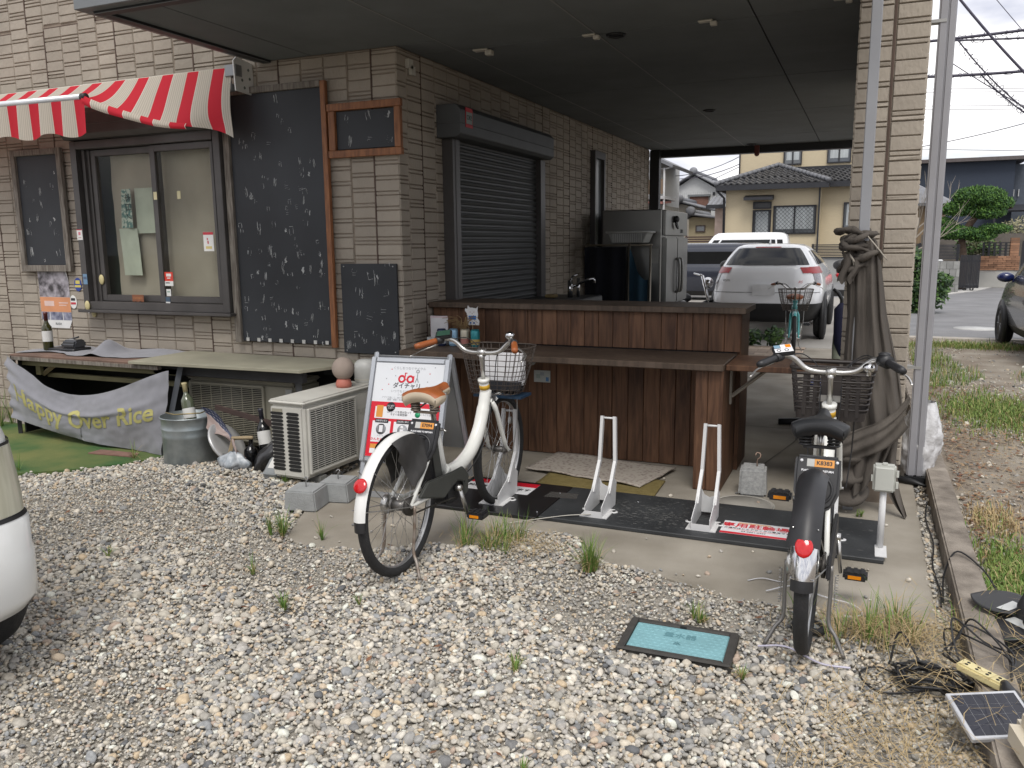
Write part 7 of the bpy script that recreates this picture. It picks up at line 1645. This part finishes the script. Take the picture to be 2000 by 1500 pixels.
# white gabled house behind
def gable(label, px, Y, depth, wallm, roofm, eave_over=.35, name='far_house'):
    xl, xr, zl, xp, zp, zb = px; t = thing(name, label, 'house', (xp, Y, 0), group='houses far behind')
    L_ = lambda x: x-xp
    b = B(); b.prism([(L_(xl)+eave_over, zb), (L_(xr)-eave_over, zb), (L_(xr)-eave_over, zl), (0, zp-.12), (L_(xl)+eave_over, zl)], 0, depth); b.build('wall', wallm, t)
    n = int(depth/.3); b = B(); th = .12
    rf = None
    for s, xe in ((-1, xl), (1, xr)):
        b = B(); nx = 10
        def f(u, v, xe=xe): k = u; return (L_(xe)*k, -.4+(depth+.8)*v, zp+(zl-zp)*k+.04*abs(math.sin(v*n*math.pi)))
        b.grid(f, nx, n*4); b.build('roof', roofm, t, solid=.10)
    b = B(); b.tube([(0, -.45, zp+.10), (0, depth+.4, zp+.10)], .16, 8); b.ball((0, -.45, zp+.16), (.25, .12, .22)); b.build('ridge', roofm, t)
    return t
g1 = gable('white clad house with grey gable roof and a brown sunblind', (-11.748, -8.383, 4.697, -10.098, 5.619, -.5), 52, 7, m_wwall, m_tileg)
gx = g1.location.x
b = B(); b.grid(lambda u, v: (-10.351-gx+(-9.201--10.351)*u, -.1-.05*math.sin(u*3), 3.683+(4.266-3.683)*v-.0*math.sin(u*3)), 12, 6); b.build('sunblind', mat('brown_blind', (.16, .085, .065), .9), g1)
b = B(); b.box(-10.351-gx-.1, -9.201-gx+.1, -.25, -.01, 4.266, 4.266+.12); b.build('blind_box', m_fasc, g1)
b = B(); b.box(-8.966-gx, -8.843-gx, -.06, .0, 4.324, 4.506); b.build('window', m_dktrim, g1)
b = B()
for i in range(24): x = -11.473-gx+i*.13; b.box(x, x+.02, -.02, -.003, -.5, 4.610-.05)
b.build('cladding_ribs', mat('rib_white', (.46, .47, .47), .8), g1)
g2 = gable('small ochre house with low grey tiled roof', (-8.533, -6.968, 2.677, -8.231, 2.873, -.5), 42, 4, mat('ochre_wall', (.40, .34, .22), .85, var=.06), m_tileg, .15)
b = B(); rect_frame(b, -8.042-g2.location.x, -7.563-g2.location.x, 2.013, 2.338, .05, -.06, .0); fw2 = b.build('window', mat('brown_frame', (.07, .05, .045), .6), g2); b = B(); b.box(-8.017-g2.location.x, -7.589-g2.location.x, -.03, -.01, 2.038, 2.313); b.build('pane', m_pane, fw2)
g3 = gable('grey roofed gable between the white and ochre houses', (-10.307, -8.592, 3.369, -9.856, 3.752, -.5), 47, 3.5, mat('beige_wall2', (.42, .38, .32), .85), m_tileg, .2)
b = B(); xa, xb = -6.820, -6.013; b.box(xa+.35, xb, 38.2, 41, -.3, 3.052); an = thing('house_annex', 'pink beige annex with grey tiles beside the cream house', 'house', ((xa+xb)/2, 38.2, 0), group='houses far behind')
aI = Matrix.Translation((-(xa+xb)/2, -38.2, 0)); o = b.build('wall', mat('pink_wall', (.42, .33, .29), .85), an); o.matrix_parent_inverse = aI
b = B(); zt, zb_ = 3.541, 3.096; b.grid(lambda u, v: (xa+(xb-xa)*u, 37.9+1.6*v, zb_+(zt-zb_)*v+.05*abs(math.sin(u*12))), 40, 8); o = b.build('roof', m_tileg, an); o.matrix_parent_inverse = aI; b = B(); b.box(xa, xb, 37.82, 37.9, zb_-.12, zb_+.05); o = b.build('gutter', m_dktrim, an); o.matrix_parent_inverse = aI
# left house with balcony
lx = -9.073; lh = thing('balcony_house', 'white house edge with brown balcony screen at the passage end', 'house', (lx, 40, 0), group='houses far behind')
b = B(); b.box(-6, -9.542-lx, .0, 5, -.5, 5.408); b.build('wall', m_wwall, lh)
b = B(); zt, zl_ = 5.479, 5.012; b.add([(-3, -.8, zt+1.2), (-3, 4, zt+1.2), (-8.645-lx, 4, zl_), (-8.645-lx, -.8, zl_)], [(0, 1, 2, 3)]); b.build('roof', m_tileg, lh, solid=.15)
b = B(); b.box(-.9, .0, -.6, -.55, 3.781, 4.451); b.build('balcony_screen', mat('brown_screen', (.16, .11, .07), .8, var=.2, scale=30, stretch=(5, 5, .2)), lh)
b = B(); b.box(-1, .03, -.7, 2, 3.541, 3.685); b.tube([(0, -.6, -.3), (0, -.6, 4.960)], .05, 6); b.tube([(.03, -.6, 4.913), (.35, -.7, 4.964)], .03, 6); b.tube([(-.9, -.6, 4.855), (0, -.6, 4.927)], .02, 6); b.build('balcony_frame', mat('grey_frame', (.4, .4, .4), .6), lh)
b = B(); b.add([(-1, -.9, 3.397), (.0, -.9, 3.349), (.0, 1, 3.469), (-1, 1, 3.469)], [(0, 1, 2, 3)]); b.build('lower_roof', mat('red_roof', (.26, .11, .09), .8), lh, solid=.1); b = B(); b.box(-3, -.05, -.2, 3, -.5, 3.253); b.build('lower_wall', mat('grey_wall3', (.25, .24, .21), .9), lh)
# ------------------------------------------------------------------ right side
m_navy = mat('navy_cladding', (.028, .040, .065), .7, var=.08, scale=20, stretch=(4, 4, .1))
nv = thing('navy_house', 'large navy clad house with flat eaves at upper right', 'house', (4.565, 46, 0))
c = nv.location.x; x0, x1 = -0.446-c, 6.063-c
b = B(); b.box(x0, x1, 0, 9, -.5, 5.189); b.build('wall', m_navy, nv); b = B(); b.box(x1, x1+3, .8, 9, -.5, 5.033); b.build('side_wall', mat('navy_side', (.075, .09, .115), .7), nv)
b = B(); b.box(x0-.3, x1+.5, -.4, 9.3, 5.165, 5.332); b.build('eaves', mat('brown_eaves', (.10, .085, .085), .6), nv)
b = B(); b.prismx([(-1.6, 2.733), (.0, 3.020), (.0, 3.115), (-1.65, 2.805)], 4.981-c, x1+3); b.build('porch_roof', m_dktrim, nv); b = B(); b.box(5.163-c, 5.247-c, -1.5, -1.4, -.3, 2.716); b.build('porch_post', m_dktrim, nv)
b = B(); b.box(x1+.1, x1+.14, .7, .79, 3.524, 3.854); b.box(x1+.3, x1+.34, .7, .79, 3.524, 3.854); b.build('window', m_wwall, nv)
# old roof with bamboo screen
orf = thing('old_shed', 'old shed with grey roof and brown bamboo screen behind the downpipe', 'shed', (2.421, 36, 0)); c = orf.location.x
b = B(); b.box(1.407-c, 2.556-c, 0, 2.5, 0, 2.859); b.build('bamboo_screen', mat('bamboo', (.13, .085, .05), .85, col2=(.26, .19, .11), scale=30, stretch=(4, 4, .1)), orf)
b = B(); b.add([(1.335-c, 1.2, 3.362+.4), (2.726-c, 1.2, 3.035), (2.813-c, -.4, 2.774), (1.357-c, -.4, 2.865)], [(0, 1, 2, 3)]); b.build('roof', m_tileg, orf, solid=.12)
# walls along the street
bw = B(); bw.box(1.652, 5.960, 33, 33.2, 0, 1.692); tag(bw.build('boundary_wall', mat('old_wall', (.12, .105, .09), .9, var=.3, scale=2.5, bump=.3)), 'weathered dark wall behind the pine tree', 'wall', 'street walls')
gw = thing('block_wall', 'grey concrete block wall left of the black gate', 'wall', (2.056, 27, 0), group='street walls'); c = gw.location.x
zt = 0.896; n = 4; xg0, xg1 = 1.294-c, 2.394-c
for j in range(n):
    for i in range(7):
        w_ = (xg1-xg0)/6.5; xx = xg0+w_*i-(w_/2 if j % 2 else 0)
        b = B(); b.box(max(xx+.006, xg0), min(xx+w_-.006, xg1), 0, .14, zt*j/n+.004, zt*(j+1)/n-.006)
        if min(xx+w_, xg1)-max(xx, xg0) > .05: b.build('block', mat('wall_block', (.27, .27, .26), .9, objvar=.2, var=.2, scale=4), gw)
b = B(); b.box(xg0, xg1, .02, .12, 0, zt-.01); b.build('mortar', mat('mortar', (.2, .2, .19), .9), gw)
slat_fence('black louvre fence on the grey block wall', 1.246, 2.368, 27.05, 0.955, 1.378, 10, m_dktrim, 'street fences')
gt = thing('gate', 'black slatted sliding gate between block wall and brick wall', 'gate', (2.773, 28, 0)); c = gt.location.x
gx0, gx1 = 2.485-c, 3.020-c
for i in range(14): b = B(); x = gx0+(gx1-gx0)*i/14; b.box(x, x+(gx1-gx0)/14*.8, -.02, .02, .08, 1.053); b.build('slat', m_dktrim, gt)
b = B(); b.box(gx0, gx1, .021, .04, .1, .16); b.box(gx0, gx1, .021, .04, .85, .9); b.build('rail', m_dktrim, gt)
for k in (.3, .65): b = B(); b.torus((gx0+(gx1-gx0)*k, -.03, .06), (0, 1, 0), .04, .02, 14, 6); b.build('caster', m_trim, gt)
bk = thing('brick_wall', 'orange brown stone strip wall on a concrete base by the gate', 'wall', (3.773, 30, 0), group='street walls'); c = bk.location.x
bx0, bx1 = 3.209-c, 4.285-c; zb0, zb1 = 0.541, 0.986
b = B(); b.box(bx0, bx1+2.5, 0, .2, 0, zb0-.005); b.build('concrete_base', mat('pale_concrete', (.42, .41, .38), .9, var=.1, scale=2), bk)
m_bst = mat('strip_stone', (.30, .16, .095), .85, objvar=.3, var=.2, scale=6)
for j in range(7):
    for i in range(5):
        w_ = (bx1-bx0)/4.5; xx = bx0+w_*i-(w_*.4 if j % 2 else 0); h = (zb1-zb0)/7
        a0, a1 = max(xx+.004, bx0), min(xx+w_-.004, bx1)
        if a1-a0 > .05: b = B(); b.box(a0, a1, -.02-.02*R.random(), .19, zb0+h*j+.003, zb0+h*(j+1)-.004); b.build('brick', m_bst, bk)
b = B(); zc = 1.549
for j in range(7): q = B(); h = (zc-zb1)/7; q.box(4.014-c, 4.248-c, -.03, .2, zb1+h*j+.003, zb1+h*(j+1)-.004); q.build('brick', m_bst, bk)
b = B(); b.box(bx1+.5, bx1+2.5, .0, .19, zb0, zb1); b.build('wall_end', m_bst, bk)
fz0, fz1 = 0.956, 1.397; fl_ = thing('railing', 'black metal grid railing on top of the brick wall', 'railing', (3.706, 30.05, 0)); c2 = fl_.location.x
for k in range(6): b = B(); x = 3.287-c2+(4.054-3.287)*k/5; b.box(x-.03, x+.03, 0, .04, fz0-.03, fz1); b.build('post', m_dktrim, fl_)
for k in range(6): b = B(); z = fz0+(fz1-fz0)*k/5; b.box(3.287-c2, 4.054-c2, .041, .06, z-.012, z+.012); b.build('rail', m_dktrim, fl_)
b = B(); b.box(bx1+.05, bx1+.45, .06, .1, .2, zc-.1); b.build('side_door', m_dktrim, bk)
b = B(); b.add([(1.15, 24.6, .0), (2.6, 28.1, .0), (6.2, 40, .0), (6.6, 40, .0), (2.95, 27.9, .0), (1.35, 24.4, .0)], [(0, 5, 4, 1), (1, 4, 3, 2)]); struct(b.build('road_gutter', mat('gutter_pale', (.45, .44, .42), .9), solid=.02))
b = B(); b.box(1.242, 1.907, 26.2, 26.6, zt-.0, 0.955); tag(b.build('white_box', m_wwall, bevel=.03), 'white box lid on the block wall beside the bush', 'box')
# ------------------------------------------------------------------ plants
def leafcloud(b, c, r, n, size, rr, mi=None, flat=1.0, aim=None):
    for _ in range(n):
        d = Vector((rr.gauss(0, 1), rr.gauss(0, 1), rr.gauss(0, 1))).normalized(); q = rr.random()**.35
        p = Vector(c)+Vector((d.x*r[0], d.y*r[1], d.z*r[2]))*q
        a = Vector((rr.gauss(0, 1), rr.gauss(0, 1), rr.gauss(0, 1)*flat)).normalized() if aim is None else (Vector(aim)+Vector((rr.gauss(0, .6), rr.gauss(0, .6), rr.gauss(0, .4)))).normalized()
        s = a.orthogonal().normalized()*size*.22*rr.uniform(.6, 1.3); l = a*size*rr.uniform(.6, 1.3)
        b.cur = 0 if rr.random() < .55 else 1; b.add([p-s, p+l*.5-s*1.2, p+l, p+l*.5+s*1.2, p+s], [(0, 1, 2, 3, 4)])
m_pine = [mat('pine_dark', (.03, .085, .018), .7, var=.3), mat('pine_light', (.085, .18, .03), .7, var=.2)]
rr = random.Random(21)
pt = thing('pine_tree', 'cloud pruned green pine tree above the street wall', 'tree', (2.635, 29, 0)); c = pt.location.x
b = B(); b.tube(bez([(0, 0, 0), (.02, 0, .9), (-.05, 0, 1.6), (.25, 0, 2.2), (.35, 0, 2.5)], 6), [.13]*6+[.10]*12+[.06]*7, 8); b.tube(bez([(-.02, 0, 1.5), (-.5, .1, 1.75), (-.8, 0, 1.9)], 4), .05, 6); b.tube(bez([(.2, 0, 2.1), (.8, .1, 2.35), (1.2, 0, 2.45)], 4), .05, 6); b.tube(bez([(0, 0, 1.55), (.6, 0, 1.75), (1.0, 0, 1.8)], 4), .045, 6); b.build('trunk', mat('pine_bark', (.07, .045, .03), .9, var=.3, scale=12, bump=.5), pt)
for (dx, dz, rx, rz_, n) in ((.30, 2.78, .75, .30, 1500), (.78, 2.55, .50, .22, 800), (-.25, 2.42, .50, .24, 800), (.55, 2.30, .55, .22, 800), (-.65, 1.98, .42, .19, 600), (-.30, 1.70, .75, .22, 1300), (.35, 1.62, .55, .20, 800), (.80, 1.80, .48, .15, 700)):
    b = B(); leafcloud(b, (0, 0, 0), (rx, rx*.7, rz_), n*2, .08, rr, aim=(0, 0, .9)); b.build('crown', m_pine, pt, loc=(dx, 0, dz))
def shrub(name, label, loc, balls, mats, n, size, group=None, cat='shrub'):
    t = thing(name, label, cat, loc, group=group); b = B()
    b.tube([(0, 0, 0), (.02, 0, balls[0][2])], .03, 6); b.build('stem', MATS['pine_bark'], t); b = B()
    for (x, y, z, r_) in balls: leafcloud(b, (x, y, z), (r_, r_, r_), n, size, rr)
    b.build('foliage', mats, t)
m_hed = [mat('leaf_dark', (.022, .055, .016), .6, var=.3), mat('leaf_light', (.07, .14, .03), .6, var=.2)]
shrub('hedge_bush', 'narrow green hedge bush between the pillar and the road', (1.12, 19.3, 0), [(-.15, 0, .25, .3), (-.25, 0, .6, .32), (-.2, 0, .95, .3), (.12, 0, .38, .3), (.22, 0, .62, .25), (-.3, .2, 1.15, .2)], m_hed, 420, .10, 'garden shrubs')
shrub('garden_shrub', 'olive shrub behind the black gate', (3.027, 30.6, .2), [(-.2, 0, 1.0, .35), (.15, 0, 1.05, .3), (.5, 0, 1.0, .3)], [mat('olive_leaf', (.07, .08, .025), .7, var=.3), m_hed[1]], 300, .10, 'garden shrubs')
shrub('garden_shrub', 'pale flowering shrub top above the wall at far right', (4.617, 33.6, .6), [(-.2, 0, 1.25, .3), (.25, 0, 1.4, .35)], [mat('pale_leaf', (.22, .22, .12), .7), mat('pale_leaf2', (.34, .31, .2), .7)], 160, .10, 'garden shrubs')
shrub('weed_clump', 'dark green weeds growing below the white SUV bumper', (-1.62, 12.35, 0), [(-.12, 0, .10, .13), (.12, 0, .14, .12), (.42, 0, .16, .14), (-.3, 0, .08, .1)], m_hed, 130, .08, 'weeds')
# bare tree
bt = thing('bare_tree', 'leafless pale branched tree behind the pillar', 'tree', (1.058, 25, 0))
b = B(); b.tube([(0, 0, 0), (.0, 0, 1.6), (.08, 0, 2.1)], [.09, .07, .05], 7)
def branch(p, d, l, r_, k):
    q = p+d*l*.55+Vector((0, 0, .06*l)); e = p+d*l+Vector((0, 0, .18*l)); b.tube([p, q, e], [r_, r_*.75, r_*.45], 5)
    if k == 0: return
    for _ in range(3 if k > 1 else 2):
        nd = (d+Vector((rr.uniform(-.7, .7), rr.uniform(-.5, .5), rr.uniform(-.35, .65)))).normalized(); branch(q if rr.random() < .4 else e, nd, l*rr.uniform(.55, .85), r_*.55, k-1)
for a in range(6): branch(Vector((.02, 0, 1.2+.11*a)), Vector((math.cos(a*2.4)*.9, math.sin(a*2.4)*.5, .35+.05*a)).normalized(), .62, .024, 3)
b.build('branches', mat('pale_bark', (.30, .265, .22), .9), bt)
# navy folded umbrella-like object and pole by the pillar
t = thing('folded_parasol', 'navy folded parasol leaning behind the pillar', 'parasol', (-.235, 9.2, -.15)); b = B(); b.tube([(0, 0, .0), (0, 0, 1.05), (-.04, 0, 1.12), (-.09, 0, 1.16)], [.02, .022, .02, .016], 8); b.build('pole', m_black, t); b = B(); b.lathe([(.02, .45), (.075, .6), (.085, .95), (.03, 1.02)], 14, T=Matrix.Translation((.01, 0, 0))); b.build('canopy', mat('navy_cloth', (.012, .014, .045), .8), t); b = B(); b.ball((-.02, 0, .55), (.055, .03, .30)); b.build('grey_pad', mat('sage_pad', (.24, .26, .2), .7), t)
b = B(); b.box(-.5, -.2, 9.0, 9.3, .0, .04); tag(b.build('crate_lid', mat('blue_plastic', (.015, .03, .16), .5), bevel=.01), 'blue plastic lid on the floor behind the pillar', 'lid')
b = B(); b.tube([(-.62, 7.05, .02), (-.38, 7.12, .03)], .03, 6); tag(b.build('black_roll', m_black), 'short black roll lying on the passage floor', 'roll')
# motorbike parts behind the fridge
t = thing('motorbike', 'dark motorbike front half hidden behind the fridge', 'motorbike', (-2.85, 13.3, 0), rad(-70)); b = B(); b.torus((0, .6, .3), (1, 0, 0), .25, .05, 28, 8); b.torus((0, -.6, .3), (1, 0, 0), .25, .05, 28, 8); b.build('wheel', m_tyre, t); b = B(); b.ball((0, .05, .62), (.10, .22, .10)); b.box(-.1, .1, -.3, .3, .3, .5); b.build('engine', m_black, t); b = B(); b.tube([(-.32, .35, 1.0), (0, .42, .98), (.32, .35, 1.0)], .016, 6); b.tube([(.05, .6, .3), (.05, .42, .98)], .025, 8); b.ball((0, .52, .86), .09); b.build('front_end', m_chr, t)
# ------------------------------------------------------------------ overhead wires and pole
def wire(label, pts, r_, n=10, fuzz=0):
    A_, C_ = Vector(pts[0]), Vector(pts[1]); sag = pts[2]; P_ = [A_.lerp(C_, i/n)+Vector((0, 0, -sag*4*(i/n)*(1-i/n))) for i in range(n+1)]
    b = B(); b.tube(P_, r_, 5)
    if fuzz:
        Q = [A_.lerp(C_, i/(n*16))+Vector((.09*math.sin(i*.8), .09*math.cos(i*.8), .11*math.sin(i*1.1)*rr.random()-sag*4*(i/(n*16))*(1-i/(n*16)))) for i in range(n*16+1)]; b.tube(Q, .010, 3)
    tag(b.build('overhead_wire', mat('wire_dark', (.05, .045, .07), .6)), label, 'wire', 'overhead wires')
wire('thick upper power cable crossing the sky behind the downpipe', ((-0.354, 30.000, 7.587), (5.767, 30.000, 7.749), .05), .045, 10, 1)
wire('second power cable just below the thick upper one', ((-0.369, 30.500, 7.847), (5.900, 30.500, 7.450), .05), .03, 10, 1)
wire('thick lower bundled cable crossing the sky', ((-0.300, 30.000, 6.647), (5.878, 30.000, 6.525), .1), .045, 10, 1)
wire('steep cable falling from top centre to the right edge', ((1.614, 26.000, 8.028), (4.178, 26.000, 4.980), .1), .035)
wire('steep fuzzy cable pair falling to the lower right', ((2.135, 30.000, 7.523), (5.158, 30.000, 4.610), .3), .022, 10, 1); wire('thin steep wire at the upper right corner', ((3.016, 32.000, 9.409), (4.745, 32.000, 7.215), 0), .012)
wire('fuzzy cable falling from the lower bundle to the right edge', ((2.805, 30.000, 6.490), (5.161, 30.000, 4.580), .2), .022, 10, 1)
for i, (w0, w1) in enumerate((((-0.419, 45.000, 8.677), (8.910, 45.000, 8.024)), ((-0.411, 45.000, 8.535), (8.924, 45.000, 7.873)), ((-0.374, 45.000, 7.892), (8.977, 45.000, 7.286)), ((-0.365, 45.000, 7.725), (8.991, 45.000, 7.134)))): wire(['highest of four thin level wires over the navy house', 'second of four thin level wires over the navy house', 'third of four thin level wires over the navy house', 'lowest of four thin level wires over the navy house'][i], (w0, w1, 0), .012)
wire('thin wire rising right above the navy house', ((1.166, 34.000, 4.770), (6.070, 34.000, 5.808), .1), .015); wire('faint level wire just over the navy roof', ((1.717, 50.000, 6.282), (10.179, 50.000, 5.688), 0), .014)
wire('diagonal paired wire falling right over the navy house', ((2.327, 40.000, 8.941), (7.227, 40.000, 5.586), .1), .02)
wire('upper thin wire seen through the passage end', ((-11.697, 45.000, 5.188), (-6.307, 45.000, 5.529), .5), .02); wire('middle thin wire seen through the passage end', ((-11.437, 44.000, 5.132), (-6.131, 44.000, 5.838), .5), .018); wire('wire rising to the cream house corner through the passage', ((-6.679, 38.300, 4.235), (-5.451, 38.300, 4.780), 0), .014)
